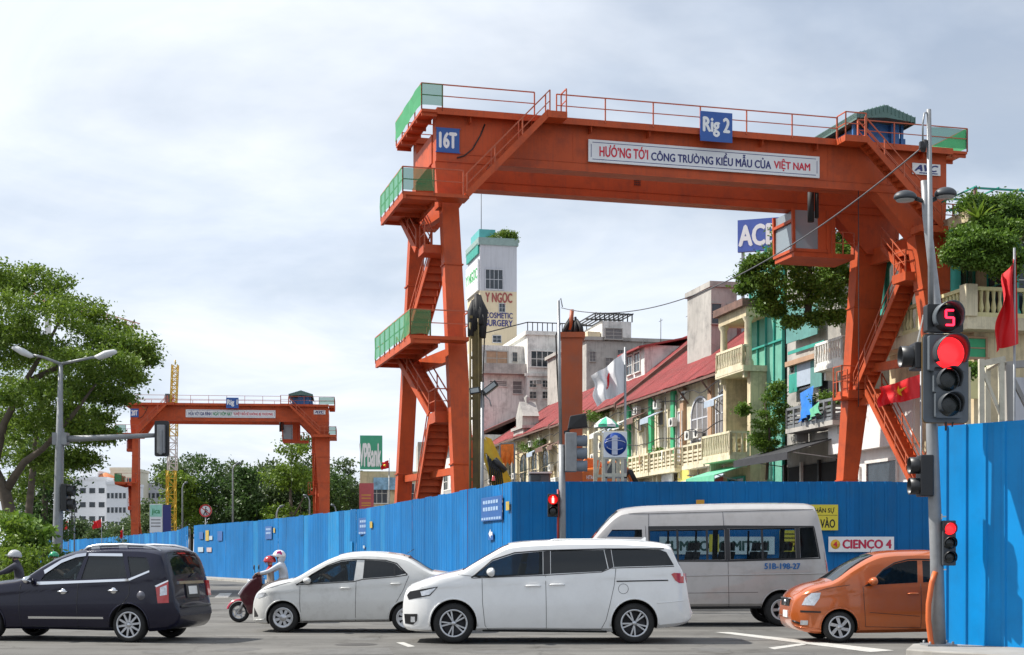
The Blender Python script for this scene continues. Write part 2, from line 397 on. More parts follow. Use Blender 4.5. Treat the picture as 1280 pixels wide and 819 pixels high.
M_BLK = mat('black_rubber', (.012, .012, .013), .7, var=.2)
M_MBLUE = mat('blue_machine_paint', (.03, .14, .38), .45, var=.12, dirt_amt=.2)
M_GROOF = mat('green_sheet_roof', (.09, .17, .15), .5, var=.12, streak=.3)
M_CABG = glass('cab_glass', (.30, .36, .40), .78, .05)
TH = R(15); CT, ST = math.cos(TH), math.sin(TH); GX0, GY0 = -3.18, 62.0
def G(x, y, w):                       # pixel on the crane's plane at depth w -> crane coordinates
    k = (x-640)/F; s = (-GX0 + w*ST + k*(GY0+w*CT))/(CT-k*ST); Yd = GY0+s*ST+w*CT
    return Vector((s, w, EYE+(HOR-y)*Yd/F))
ZB, ZT = 18.0, 20.12
def railing(root, pts, h=.95, net=False, step=1.6, name='railing', mid=True, r=.022, m=None):
    mb = MB()
    for a, b in zip(pts[:-1], pts[1:]):
        a, b = Vector(a), Vector(b); u = Vector((0, 0, h))
        mb.bar(a+u, b+u, .045); 
        if mid: mb.bar(a+u*.5, b+u*.5, .035)
        n = max(1, round((b-a).length/step))
        for i in range(n+1): q = a.lerp(b, i/n); mb.bar(q-Vector((0, 0, .12)), q+u, .05)
    o = mb.build(name, m or M_ORD, root)
    if net:
        nb = MB()
        for a, b in zip(pts[:-1], pts[1:]):
            a, b = Vector(a), Vector(b); n = max(2, int((b-a).length/.5)); vs = []
            dd = (b-a).normalized(); nn = Vector((-dd.y, dd.x, 0))
            for i in range(n+1):
                q = a.lerp(b, i/n)+nn*random.uniform(.03, .07)
                vs += [q+Vector((0, 0, .04+random.uniform(-.03, .03))), q+nn*random.uniform(-.03, .03)+Vector((0, 0, h*.5)), q+Vector((0, 0, h*.97+random.uniform(-.03, .03)))]
            nb.add(vs, [(3*i+j, 3*i+3+j, 3*i+4+j, 3*i+1+j) for i in range(n) for j in (0, 1)])
        nb.build('safety_net', M_GNET, root)
    return o
def stair(root, p0, p1, width_vec, treads, rails=(0, 1), rail_h=.9, tread_d=.24):
    """inclined flight: stringers, treads one by one, handrails; p0 bottom, p1 top, width_vec across"""
    p0, p1, wv = Vector(p0), Vector(p1), Vector(width_vec); st = MB()
    for e in (0, 1): st.bar(p0+wv*e, p1+wv*e, .06, .26)
    o = st.build('stair_flight', M_OR, root)
    d = p1-p0; h = Vector((d.x, d.y, 0)).normalized()
    tr = MB(); wl_ = wv.length; ang = math.atan2(wv.y, wv.x)
    rise = abs(d.z)/treads*.94; fwd = 1 if (Vector((-wv.y, wv.x, 0)).dot(d) > 0) else -1
    me = MB().box(.03, wl_-.03, -tread_d/2, tread_d/2, -.02, .02).box(.03, wl_-.03, fwd*tread_d/2-.012, fwd*tread_d/2+.012, -.019, rise).mesh('tread', M_OR)
    for i in range(treads):
        q = p0+d*((i+.5)/treads); inst('tread', me, o, q, (0, 0, ang))
    rl = MB()
    for e in rails:
        a, b = p0+wv*e, p1+wv*e; u = Vector((0, 0, rail_h))
        rl.bar(a+u, b+u, .045); rl.bar(a+u*.5, b+u*.5, .035)
        n = max(2, round((b-a).length/1.5))
        for i in range(n+1): q = a.lerp(b, i/n); rl.bar(q, q+u, .05)
    if rails: rl.build('handrail', M_ORD, o)
    return o
def gantry(loc, rz, label, txt_load, txt_rig, slogan):
    root = empty('gantry_crane', loc, rz, label, 'gantry crane', 'orange gantry cranes over the site')
    sL, sR = 0.0, G(1183, 207, 0).x
    for w0, nm in ((0, 'girder'), (4.2, 'girder')):
        g_ = MB(); g_.box(sL, sR, w0, w0+.7, ZB+.03, ZT-.05)
        o = g_.build(nm, M_OR, root)
        MB().box(sL-.02, sR+.02, w0-.06, w0+.76, ZB, ZB+.05).build('flange', M_OR, o)
        MB().box(sL, sR, w0-.025, w0+.0, ZB+.36, ZB+.39).build('flange', M_OR, o)
        t = MB()
        y0 = -.5 if w0 == 0 else w0-.1
        t.box(sL-.05, sR+.05, y0, y0+.06, ZT-.27, ZT+.0); t.box(sL-.05, sR+.05, y0+.06, w0+1.0, ZT-.03, ZT+.02)
        t.build('walkway', M_OR, o)
        for i in range(9):
            s = sL+1.4+(sR-sL-2.8)*i/8; MB().box(s-.012, s+.012, w0-.42 if w0 == 0 else w0-.06, w0-.001, ZT-.5, ZT-.04).build('bracket', M_OR, o)
    # cross ties at both ends, end platforms with nets
    for s0, s1 in ((-.05, .45), (sR-.45, sR+.05)):
        MB().box(s0, s1, .7, 4.2, ZB+.1, ZB+1.3).build('cross_tie', M_OR, root)
    pl = G(527, 144, -.5).x; pr = G(1209, 195, -.5).x
    for a, b, nm in ((pl, -.05, 0), (sR+.05, pr, 1)):
        p = MB(); p.box(a, b, -.5, 5.3, ZT-.22, ZT-.1)
        for k in range(6): p.box(a+.02, b, -.4+k*1.1, -.32+k*1.1, ZT-.36, ZT-.22)
        p.build('platform', M_OR, root)
    x1 = G(553, 0, -.5).x
    railing(root, [(x1, -.5, ZT), (pl, -.5, ZT), (pl, 5.25, ZT)], net=True)
    sG = G(690, 0, -.5).x; sH = G(1046, 0, -.5).x; sI = G(1072, 0, -.5).x; sJ = G(1163, 0, -.5).x
    railing(root, [(x1, -.5, ZT), (G(668, 0, -.5).x, -.5, ZT)], r=.018, step=3.0)
    railing(root, [(sG+.2, -.5, ZT), (sH, -.5, ZT)], step=2.1)
    railing(root, [(sI, -.5, ZT), (sJ, -.5, ZT)], step=2.1)
    railing(root, [(sJ, -.5, ZT), (pr, -.5, ZT), (pr, 5.25, ZT)], net=True)
    railing(root, [(pl, 5.2, ZT), (pr, 5.2, ZT)], step=2.6)
    # legs: near and far at each end, tapered boxes splayed like an A
    def leg(top, bot, wt, wb, dep, zt=16.6):
        (xa, xb, ya), (xc, xd, yb) = top, bot
        # front-face edges at two heights, extrapolated to the ground and up to zt
        def wz(z): return wb+(wt-wb)*z/17.0
        def edge(xp, yp):
            w = 0.
            for _ in range(6): q = G(xp, yp, w); w = wz(q.z)-dep/2
            return q
        A, B_, C, D = edge(xa, ya), edge(xb, ya), edge(xc, yb), edge(xd, yb)
        def at(p, q, z): t = (z-q.z)/(p.z-q.z); return q.x+(p.x-q.x)*t
        quad = []
        for z in (.35, zt):
            l_, r_ = at(A, C, z), at(B_, D, z); w = wz(z)
            quad.append([(l_, w-dep/2, z), (r_, w-dep/2, z), (r_, w+dep/2, z), (l_, w+dep/2, z)])
        o = MB().hexa(*quad).build('leg', M_OR, root)
        for z in (5.2, 10.4, 13.6):
            l_, r_ = at(A, C, z), at(B_, D, z); w = wz(z)
            MB().box(l_-.05, r_+.05, w-dep/2-.04, w+dep/2+.04, z, z+.06).build('splice', M_OR, o)
        (lb, rb_), w = (quad[0][0][0], quad[0][1][0]), wz(.2)
        bg_ = MB(); bg_.box(lb-.2, rb_+.2, w-1.2, w+1.2, .1, .75)
        bg_.lathe([(0.01, -.12), (.35, -.12), (.35, .12), (0.01, .12)], ((lb+rb_)/2, w-.8, .35), 'x', 14, 1)
        bg_.lathe([(0.01, -.12), (.35, -.12), (.35, .12), (0.01, .12)], ((lb+rb_)/2, w+.8, .35), 'x', 14, 1)
        bg_.build('bogie', [M_OR, M_DARK], o)
        return quad
    LN = leg((553, 574, 265), (568, 594, 612), .35, -2.3, .62)
    LFq = leg((514, 532, 280), (496, 514, 627), 4.6, 7.4, .62)
    RN = leg((1144, 1190, 297), (1172, 1206, 480), .35, -2.3, .75)
    RF = leg((1075, 1116, 275), (1054, 1072, 600), 4.6, 7.4, .75)
    # haunches over the legs
    for w0 in (-.02, 4.18):
        MB().prism([(-.05, ZB), (2.3, ZB), (1.0, 16.1), (.1, 16.1)], XZ, w0, w0+.74).build('haunch', M_OR, root)
        MB().prism([(sR-3.6, ZB), (sR+.0, ZB), (sR-.1, 16.1), (sR-1.75, 16.1)], XZ, w0, w0+.74).build('haunch', M_OR, root)
    # ties between near and far legs
    def tie(q0, q1, z, h, a=.3):
        def c(q):
            t = (z-q[0][0][2])/(q[1][0][2]-q[0][0][2]); v = [Vector(q[0][i]).lerp(Vector(q[1][i]), t) for i in range(4)]; return sum(v, Vector())/4
        MB().bar(c(q0), c(q1), a, h).build('tie_beam', M_OR, root)
    tie(LN, LFq, 9.9, .55); tie(LN, LFq, 16.3, .8); tie(LN, LFq, 5.0, .3, .2)
    tie(RN, RF, 10.6, .38); tie(RN, RF, 9.1, .42); tie(RN, RF, 16.0, .75)
    # left galleries
    zg = 16.35; sa = G(503, 251, -1.2).x; sb = G(586, 241, -1.2).x; sc_ = G(542, 0, -1.2).x
    p = MB(); p.box(sa, sb, -1.3, -.35, zg-.14, zg); p.box(sa, -.1, -.35, 3.9, zg-.14, zg); p.box(sa, sa+.12, -1.3, 3.9, zg-.3, zg-.14); p.box(-.25, -.12, -.3, 3.9, zg-.3, zg-.14)
    for y_ in (-1.2, .4, 2.0, 3.7): p.box(sa+.12, -.25, y_, y_+.1, zg-.28, zg-.14)
    p.build('platform', M_OR, root)
    railing(root, [(sc_, -1.28, zg), (sa, -1.28, zg), (sa, 3.85, zg)], h=1.0, net=True, step=1.1)
    railing(root, [(sc_, -1.28, zg), (sb-.25, -1.28, zg)], h=1.0, step=.95)
    zm = 10.35; sa2 = G(513, 421, -2.2).x; sb2 = G(587, 420, -2.2).x; sc2 = G(538, 0, -2.2).x
    p = MB(); p.box(sa2, sb2, -2.25, -1.25, zm-.14, zm); p.box(sa2, -.15, -1.25, 6.1, zm-.14, zm); p.box(sa2, sa2+.12, -2.25, 6.1, zm-.32, zm-.14); p.box(-.3, -.17, -1.2, 6.1, zm-.32, zm-.14)
    for y_ in (-2.2, -.6, 1.0, 2.6, 4.2, 5.9): p.box(sa2+.12, -.3, y_, y_+.1, zm-.3, zm-.14)
    p.build('platform', M_OR, root)
    railing(root, [(sc2, -2.2, zm), (sa2, -2.2, zm), (sa2, 6.05, zm)], h=1.05, net=True, step=1.1)
    railing(root, [(sc2, -2.2, zm), (sb2, -2.2, zm), (sb2, -1.3, zm)], h=1.05, step=1.4)
    # left stair tower between the legs
    W = (.95, 0, 0)
    stair(root, (-.15, 6.2, .5), (-.15, .6, 7.2), W, 24)
    MB().box(-.2, .95, -.75, .55, 7.0, 7.45).build('landing', M_OR, root)
    railing(root, [(-.18, .5, 7.4), (-.18, -.7, 7.4), (.9, -.7, 7.4)], h=1.0)
    stair(root, (-.2, .5, 7.45), (-.9, 4.2, 10.3), (.85, 0, 0), 12)
    stair(root, (-.55, 4.8, 10.35), (.05, 1.3, 14.4), (.8, 0, 0), 14)
    MB().box(-.5, .85, .2, 1.3, 14.2, 14.55).build('landing', M_OR, root)
    railing(root, [(-.45, 1.2, 14.5), (-.45, .2, 14.5)], h=1.0)
    stair(root, (-.6, 1.3, 14.5), (-.9, 3.4, 16.3), (.7, 0, 0), 8)
    # stair up the girder front, left, with its landing
    sT = G(684, 150, -.9).x
    stair(root, (sb-.1, -1.3, zg), (sT, -1.3, ZT-.05), (0, .65, 0), 16)
    MB().box(sT-.1, sT+.75, -1.35, -.5, ZT-.3, ZT-.02).build('landing', M_OR, root)
    railing(root, [(sT+.72, -.55, ZT), (sT+.72, -1.3, ZT)], h=.95)
    # right galleries and stairs
    sK = G(1076, 178, -.9).x; sM = G(1172, 285, -.9).x
    MB().box(sK-1.0, sK+.1, -1.35, -.5, ZT-.3, ZT-.02).build('landing', M_OR, root)
    railing(root, [(sK-.95, -.5, ZT), (sK-.95, -1.3, ZT), (sK+.05, -1.3, ZT)], h=1.0, step=.9)
    stair(root, (sM, -1.3, zg), (sK, -1.3, ZT-.05), (0, .65, 0), 16)
    p = MB(); p.box(sR-2.1, sR+1.0, -1.3, -.45, zg-.3, zg); p.box(sR+.05, sR+1.0, -.45, 5.2, zg-.3, zg); p.build('platform', M_OR, root)
    railing(root, [(sR-1.0, -1.28, zg), (sR+.1, -1.28, zg)], h=1.0, step=.55)
    railing(root, [(sR+.1, -1.28, zg), (sR+.97, -1.28, zg), (sR+.97, 5.1, zg)], h=1.0, net=True, step=1.1)
    sb_ = sR-1.75
    stair(root, (sb_-.2, 5.2, 9.5), (sb_+.1, 1.3, 14.3), (.9, 0, 0), 15)
    MB().box(sb_-.3, sb_+1.1, .1, 1.3, 14.1, 14.5).build('landing', M_OR, root)
    railing(root, [(sb_-.25, 1.2, 14.5), (sb_-.25, .15, 14.5), (sb_+1.0, .15, 14.5)], h=1.0, step=.8)
    stair(root, (sb_+.2, 1.0, 14.5), (sb_+.2, 3.2, 16.3), (.8, 0, 0), 8)
    MB().box(sb_-.6, sb_+.6, 5.0, 6.3, 9.2, 9.6).build('landing', M_OR, root)
    railing(root, [(sb_-.6, 6.2, 9.6), (sb_-.6, 5.1, 9.6)], h=1.0)
    stair(root, (sb_+.1, -1.2, 3.2), (sb_+.1, 4.6, 9.5), (.9, 0, 0), 20)
    stair(root, (sb_+.6, 4.3, .5), (sb_+.6, -1.0, 6.2), (1.0, 0, 0), 18)
    # outside step platform on the far right leg
    s5 = G(1046, 466, 5.6).x
    MB().box(s5, s5+1.1, 5.1, 6.0, 9.15, 9.28).build('platform', M_OR, root)
    railing(root, [(s5+.9, 5.1, 9.28), (s5, 5.1, 9.28), (s5, 5.95, 9.28)], h=1.5, step=.9)
    # operator's cab under the far girder
    c0, c1 = G(990, 300, 4.1).x, G(1066, 300, 4.1).x
    cab = MB().box(c0, c1, 3.9, 6.0, 15.75, 15.98).box(c0+1.25, c0+1.8, 3.88, 6.0, 15.98, 17.98).box(c0+1.8, c1-1.0, 3.95, 4.05, 15.98, 17.98).box(c0, c0+1.8, 5.9, 6.0, 15.98, 17.98).build('operator_cab', M_OR, root)
    fr = MB()
    for a, b in (((c0, 3.9, 15.98), (c0-.05, 3.9, 18)), ((c0, 6.0, 15.98), (c0-.05, 6.0, 18)), ((c0+1.75, 3.9, 15.98), (c0+1.75, 3.9, 18)), ((c0-.04, 3.9, 17.45), (c0-.04, 6, 17.45)), ((c0, 3.9, 16.05), (c0, 6, 16.05)), ((c0, 3.9, 16.05), (c0+1.75, 3.9, 16.05))): fr.bar(a, b, .14)
    fr.build('window_frame', M_OR, cab)
    gl = MB(); gl.box(c0+.0, c0+.02, 3.98, 5.95, 16.1, 17.4); gl.box(c0+.0, c0+.02, 3.98, 5.95, 17.5, 17.95); gl.box(c0+.06, c0+1.68, 3.9, 3.92, 16.1, 17.95)
    gl.build('window', M_CABG, cab)
    railing(root, [(c0+2.0, 3.95, 15.98), (c1, 3.95, 15.98)], h=1.05, step=.5)
    # hook block and dark cable bundle
    hb = MB(); sh = G(1016, 248, 1.6).x
    hb.tube([(sh, 1.8, 18.6), (sh, 1.8, 16.9)], .16, 8); hb.tube([(sh+.3, 1.8, 18.6), (sh+.3, 1.8, 17.1)], .10, 8); hb.build('cable_bundle', M_BLK, root)
    # winch house on the trolley
    r0, r1 = G(1066, 150, 0.).x, G(1136, 150, 0.).x; rm = (r0+r1)/2
    wh = MB().box(r0+.35, r0+1.6, .6, 4.4, ZT+.15, ZT+.9).box(r0+1.0, r1-.6, .4, 1.4, ZT+.15, ZT+1.4).box(r0+.9, r1+.0, .3, 4.2, ZT+.1, ZT+.5).build('winch_house', M_MBLUE, root)
    MB().box(r0+.5, r0+1.4, .5, 1.5, ZT+.9, ZT+1.2).lathe([(.01, 0), (.42, 0), (.42, 1.4), (.01, 1.4)], (rm-.1, 1.6, ZT+.85), 'y', 16).build('winch_drum', M_DARK, wh)
    for s in (r0+.15, r1-.25):
        for w in (.2, 4.8): MB().bar((s, w, ZT+.05), (s, w, ZT+1.35), .12).build('roof_post', M_MBLUE, wh)
    MB().bar((r1-.6, .3, ZT+.1), (r1-.6, .3, ZT+1.4), .4, .3).build('roof_post', M_MBLUE, wh)
    ze, zr = ZT+1.25, ZT+1.72
    rf = MB().prism([(r0-.1, ze), (rm, zr), (r1+.05, ze), (r1+.05, ze-.22), (rm, ze-.1), (r0-.1, ze-.22)], XZ, -.5, 5.6).build('roof', M_GROOF, wh)
    rib = MB()
    for i in range(16):
        t = i/15; s = r0-.08+(r1-r0+.1)*t; z = ze+(zr-ze)*(1-abs(2*t-1)); rib.box(s-.02, s+.02, -.53, 5.63, z-.3, z+.03)
    rib.build('roof_rib', M_GROOF, rf)
    # boards and lettering on the near girder face
    def board(x0, x1, y0, y1, w, m, nm='sign_board', frame=None):
        a, b = G(x0, y0, w), G(x1, y1, w)
        s0, s1 = a.x, b.x
        o = MB().box(s0, s1, w-.04, w, y1z(y1, w, (s0+s1)/2), y1z(y0, w, (s0+s1)/2)).build(nm, m, root)
        return o, s0, s1, y1z(y1, w, (s0+s1)/2), y1z(y0, w, (s0+s1)/2)
    def y1z(y, w, s): return EYE+(HOR-y)*(GY0+s*ST+w*CT)/F
    o, s0, s1, z0, z1 = board(545.5, 574, 161.5, 190, -.03, M_SIGNB)
    lettering(txt_load, M_WHT, s0+.1, s1-.1, z0+.13, z1-.13, o, -.075, bold=.06)
    MB().box(s0-.04, s1+.04, -.068, -.03, z0-.04, z0).box(s0-.04, s1+.04, -.068, -.03, z1, z1+.04).build('frame', M_SIGNB, o)
    o, s0, s1, z0, z1 = board(875, 915, 140.5, 177.5, -.62, M_SIGNB)
    lettering(txt_rig, M_WHT, s0+.11, s1-.11, z0+.2, z1-.22, o, -.665, bold=.05)
    a, b = G(735, 0, -.05), G(1023.5, 0, -.05); s0, s1 = a.x, b.x; z0, z1 = 18.42, 19.38
    o = MB().box(s0, s1, -.12, -.05, z0, z1).build('slogan_board', M_SIGNW, root)
    bd = MB()
    for (q0, q1, q2, q3) in ((s0+.18, s1-.18, z1-.13, z1-.105), (s0+.18, s1-.18, z0+.105, z0+.13)): bd.box(q0, q1, -.126, -.12, q2, q3)
    for q in (s0+.11, s1-.135): bd.box(q, q+.025, -.126, -.12, z0+.2, z1-.2)
    bd.build('border_line', M_NAVY, o)
    total = s1-s0
    for t, m, f0, f1, za, zb in slogan:
        lettering(t, m, s0+total*f0, s0+total*f1, z0+za, z0+zb, o, -.13, bold=.035)
    o, s0, s1, z0, z1 = board(1140, 1175, 205, 219, -.03, M_SIGNW)
    lettering('AVC', M_NAVY, s0+.08, s1-.22, z0+.14, z1-.06, o, -.075, bold=.06, shear=.14)
    MB().box(s0+.35, s1-.15, -.076, -.07, z0+.05, z0+.1).build('emblem_line', M_NAVY, o)
    for i in range(1, 8):
        s = sL+(sR-sL)*i/8; MB().box(s-.012, s+.012, -.012, -.001, ZB+.4, ZT-.28).build('weld_seam', M_OR, root)
    # small bolted vent plate and conduit on the girder
    vp = MB(); q = G(797, 229, 4.15)
    for i in range(4):
        for j in range(4): vp.cbox((q.x+(i-1.5)*.085, 4.17, ZB+.85+(j-1.5)*.1), (.045, .03, .05))
    vp.build('bolt', M_DARK, root)
    cd = MB(); cd.tube([(2.1, -.02, 19.7), (1.9, -.03, 19.2), (1.55, -.03, 18.6), (1.2, -.03, 18.3), (.9, -.03, 18.2)], .03, 6); cd.build('cable', M_DARK, root)
    ch = MB(); q = G(1073, 240, -.1); ch.tube([(q.x, -.1, 18.0), (q.x, -.12, 15.0), (q.x+.02, -.1, 10.0), (q.x, -.1, 8.2)], .02, 5); ch.build('chain', M_DARK, root)
    return root
gantry((GX0, GY0, 0), TH, 'large orange gantry crane marked Rig 2 spanning the site in front', '16T', 'Rig 2',
       [('HƯỚNG TỚI', M_RED, .045, .250, .25, .80), ('CÔNG TRƯỜNG KIỂU MẪU CỦA', M_NAVY, .262, .783, .24, .80), ('VIỆT NAM', M_RED, .795, .958, .19, .74)])
gantry((gx(163, 181), 181, 0), R(6), 'distant orange gantry crane marked Rig 1 before the trees', '20T', 'Rig 1',
       [('HỨA VỚI GIA ĐÌNH', M_NAVY, .03, .285, .22, .8), ('NGÀY HÔM NAY', M_GRN, .30, .515, .22, .8), ('TUYỆT ĐỐI SẼ KHÔNG BỊ THƯƠNG', M_RED, .53, .97, .22, .8)])
# ------------------------------------------------------------------ vehicles (local: x from nose to tail, y across, z up; near side is -y)
def pchip(xs, ys):
    xs, ys = np.array(xs, float), np.array(ys, float); h = np.diff(xs); d = np.diff(ys)/h; m = np.zeros_like(ys)
    for i in range(1, len(xs)-1):
        if d[i-1]*d[i] > 0: w1, w2 = 2*h[i]+h[i-1], h[i]+2*h[i-1]; m[i] = (w1+w2)/(w1/d[i-1]+w2/d[i])
    m[0], m[-1] = d[0], d[-1]
    def f(x):
        x = min(max(x, xs[0]), xs[-1]); i = min(max(int(np.searchsorted(xs, x)-1), 0), len(h)-1); t = (x-xs[i])/h[i]
        return (2*t**3-3*t*t+1)*ys[i]+(t**3-2*t*t+t)*h[i]*m[i]+(-2*t**3+3*t*t)*ys[i+1]+(t**3-t*t)*h[i]*m[i+1]
    return f
def carpaint(name, col, rough=.28, metal=0., dirt=.15, coat=.8, spec=.5):
    return mat(name, col, rough, metal, var=.04, vscale=1.2, coat=coat, spec=spec, dirt=(.22, .20, .17), dirt_amt=dirt)
M_TYRE = mat('tyre_rubber', (.014, .014, .014), .8, var=.3, vscale=8)
M_ALLOY = mat('alloy_rim', (.50, .51, .53), .32, metal=.8, var=.1, vscale=10)
M_ALLOYD = mat('dark_alloy', (.05, .05, .055), .4, metal=.5)
M_CHROME = mat('chrome_trim', (.72, .73, .75), .15, metal=1., var=0)
M_TRIM = mat('black_trim', (.012, .012, .013), .35, var=.05)
M_UNDER = mat('underbody', (.012, .012, .012), .9)
M_INT = mat('car_interior', (.035, .034, .034), .8, var=.2)
M_SEAM = mat('panel_gap', (.02, .02, .02), .8, var=0)
M_LAMPR = mat('red_lamp_plastic', (.45, .012, .012), .12, coat=1., var=.1, vscale=20)
M_LAMPW = mat('clear_lamp_plastic', (.55, .57, .6), .08, metal=.4, coat=1., var=.25, vscale=25)
M_LAMPO = mat('amber_lamp_plastic', (.7, .25, .03), .15, coat=1.)
M_PLATE = mat('number_plate', (.72, .72, .70), .5)
M_GTINT = glass('dark_tinted_glass', (.010, .013, .015), .80)
M_GLIGHT = glass('car_window_glass', (.010, .015, .018), .36)
M_GBUS = glass('minibus_window_glass', (.010, .016, .020), .06, clear=(.88, .92, .93))
M_SCREEN = glass('windscreen_glass', (.02, .03, .035), .55)
class Car:
    def __init__(s, name, label, cat, conv, top, bot, half, belt, tumble, loc, rz, paint, plan_f=(.55, .75), plan_r=(.8, .5), rr=.10, crown=.045, group='road traffic'):
        s.c = conv; s.half = half; s.tumble = tumble; s.rr = rr; s.crown = crown; s.pf, s.pr = plan_f, plan_r; s.paint = paint
        tp = [conv(*p) for p in top]; bp_ = [conv(*p) for p in bot]
        s.L = max(tp[-1][0], bp_[-1][0])
        def mono(q):
            o = [q[0]]
            for p in q[1:]: o.append((max(p[0], o[-1][0]+.004), p[1]))
            return o
        tp, bp_ = mono(tp), mono(bp_)
        s.zt = pchip(*zip(*tp)); s.zb = pchip(*zip(*bp_))
        b0, b1 = belt; (xa, za), (xb, zb_) = conv(*b0), conv(*b1); s.zbelt = lambda x: za+(zb_-za)*(x-xa)/(xb-xa)
        kn = [p[0] for p in tp]+[p[0] for p in bp_]
        L = s.L
        xs = sorted(set(np.round(np.concatenate([np.linspace(0, L, int(L/.07)), kn, .25*(1-np.cos(np.linspace(0, np.pi/2, 8))), L-.25*(1-np.cos(np.linspace(0, np.pi/2, 8)))]), 4)))
        s.xs = [x for i, x in enumerate(xs) if i == 0 or x-xs[i-1] > .004]
        s.root = empty(name, loc, rz, label, cat, group)
    def plan(s, x):
        p = s.half; l, e = s.pf
        if x < l: t = (l-x)/l; p *= 1-(1-e)*t**2.6
        l, e = s.pr
        if x > s.L-l: t = (x-(s.L-l))/l; p *= 1-(1-e)*t**2.6
        return p
    def W(s, x, z, inset=0.):
        p = s.plan(x); zt = s.zt(x); zb = s.zb(x); bl = s.zbelt(x)
        w = p
        if z < .58: w -= .07*((.58-z)/.4)**2
        elif z < bl: w -= .03*((z-.58)/(max(bl-.58, .1)))**2
        if z >= bl: w -= .03+s.tumble*(z-bl)+.12*(z-bl)**2
        w += .010*math.exp(-((z-(bl-.10))/.035)**2)
        r = min(s.rr, (zt-zb)*.5)
        if r > 1e-4 and z > zt-r: u = min(1, (z-(zt-r))/r); w -= r*.95*(1-math.sqrt(max(0, 1-u*u)))
        rb = min(.07, (zt-zb)*.4)
        if rb > 1e-4 and z < zb+rb: u = min(1, (zb+rb-z)/rb); w -= rb*.8*(1-math.sqrt(max(0, 1-u*u)))
        return max(w-inset, .02)
    def top(s, x, y):
        w = s.W(x, s.zt(x)); return s.zt(x)+s.crown*(1-min(1, (y/max(w, .01)))**2)*min(1, max(0, (s.zt(x)-s.zb(x))/.3))
    def loft(s, xs, zb, zt, wfn, J=24, K=7, crown=None):
        vs = []; rows = []
        for x in xs:
            a, b = zb(x), zt(x); ring = []
            for j in range(J+1):
                t = j/J; t = t if t < .5 else t; z = a+(b-a)*(t+.0*t)
                ring.append((x, -wfn(x, z), z))
            we = wfn(x, b); cr = (s.crown if crown is None else crown)*min(1, max(0, (b-a)/.3))
            for k in range(1, K):
                y = -we*(1-2*k/K); ring.append((x, y, b+cr*(1-(y/we)**2)))
            ring += [(p[0], -p[1], p[2]) for p in ring[J::-1]] if False else []
            for j in range(J, -1, -1):
                z = a+(b-a)*j/J; ring.append((x, wfn(x, z), z))
            rows.append(ring)
        n = len(rows[0]); vs = [p for r_ in rows for p in r_]; fs = []
        for i in range(len(rows)-1):
            for k in range(n): fs.append((i*n+k, i*n+(k+1) % n, (i+1)*n+(k+1) % n, (i+1)*n+k))
        fs += [tuple(range(n)), tuple(range((len(rows)-1)*n, len(rows)*n))[::-1]]
        return vs, fs
    def body(s, arches, Ra, windows, screens, floor, cabin, cut_front=True):
        mb = MB(); vs, fs = s.loft(s.xs, s.zb, s.zt, s.W); mb.add(vs, fs, 0, True); me = mb.mesh('body', [s.paint, M_UNDER, M_INT])
        ob = bpy.data.objects.new('tmp', me); COL.objects.link(ob)
        cutters = []
        ca, cb = cabin
        xin = [x for x in s.xs if ca+.02 < x < cb-.02]; xin = [ca]+xin+[cb]
        c1 = MB(); v, f = s.loft(xin, lambda x: floor, lambda x: max(s.zt(x)-.035, floor+.02), lambda x, z: s.W(x, z, .05), J=12, K=5, crown=.03); c1.add(v, f, 2)
        cutters.append(c1)
        c2 = MB()
        for ax, az in arches:
            for e in (-1, 1):
                c2.lathe([(.001, 0), (Ra, 0), (Ra, .5), (.001, .5)], (ax, e*(s.half+.15)-(0.5 if e > 0 else 0), az), 'y', 40, 1, False)
        for poly in windows:
            c2.prism([s.c(*p) for p in poly], XZ, -s.half-.2, s.half+.2, 2)
        cutters.append(c2)
        c3 = MB()
        for (xa, xb, m0, m1) in screens:
            N = 5; b4 = []
            for i in range(N):
                x0, x1 = xa+(xb-xa)*i/N, xa+(xb-xa)*(i+1)/N
                w0, w1 = s.W(x0, s.zt(x0))-m0-(m1-m0)*i/N, s.W(x1, s.zt(x1))-m0-(m1-m0)*(i+1)/N
                b4.append((x0, x1, w0, w1))
            pts_l = [(x0, -w0) for x0, x1, w0, w1 in b4]+[(b4[-1][1], -b4[-1][3])]
            pts = pts_l+[(x, -y) for x, y in pts_l[::-1]]
            n = len(pts); sgn = 1
            lo = [(x, y, min(s.zt(x)-.25, 9)) for x, y in pts]; hi = [(x, y, s.zt(x)+.3) for x, y in pts]
            c3.add(lo+hi, [list(range(n))[::-1], list(range(n, 2*n))]+[(i, (i+1) % n, n+(i+1) % n, n+i) for i in range(n)], 2)
        if screens: cutters.append(c3)
        for c in cutters:
            cm = c.mesh('cut', [s.paint, M_UNDER, M_INT]); co = bpy.data.objects.new('cut', cm); COL.objects.link(co)
            md = ob.modifiers.new('b', 'BOOLEAN'); md.object = co; md.operation = 'DIFFERENCE'; md.solver = 'EXACT'
            dg = bpy.context.evaluated_depsgraph_get(); dg.update()
            nm = bpy.data.meshes.new_from_object(ob.evaluated_get(dg)); ob.modifiers.clear(); ob.data = nm
            bpy.data.objects.remove(co)
        me = ob.data; bpy.data.objects.remove(ob); me.name = 'body'
        bm = bmesh.new(); bm.from_mesh(me); bmesh.ops.remove_doubles(bm, verts=bm.verts, dist=.0008)
        bmesh.ops.dissolve_degenerate(bm, dist=.0005, edges=bm.edges)
        for e in bm.edges: e.smooth = (len(e.link_faces) == 2 and e.calc_face_angle(0) < R(28))
        for f in bm.faces: f.smooth = True
        bm.to_mesh(me); bm.free()
        s.bodyo = inst('body', me, s.root)
        s.arches = arches; s.Ra = Ra
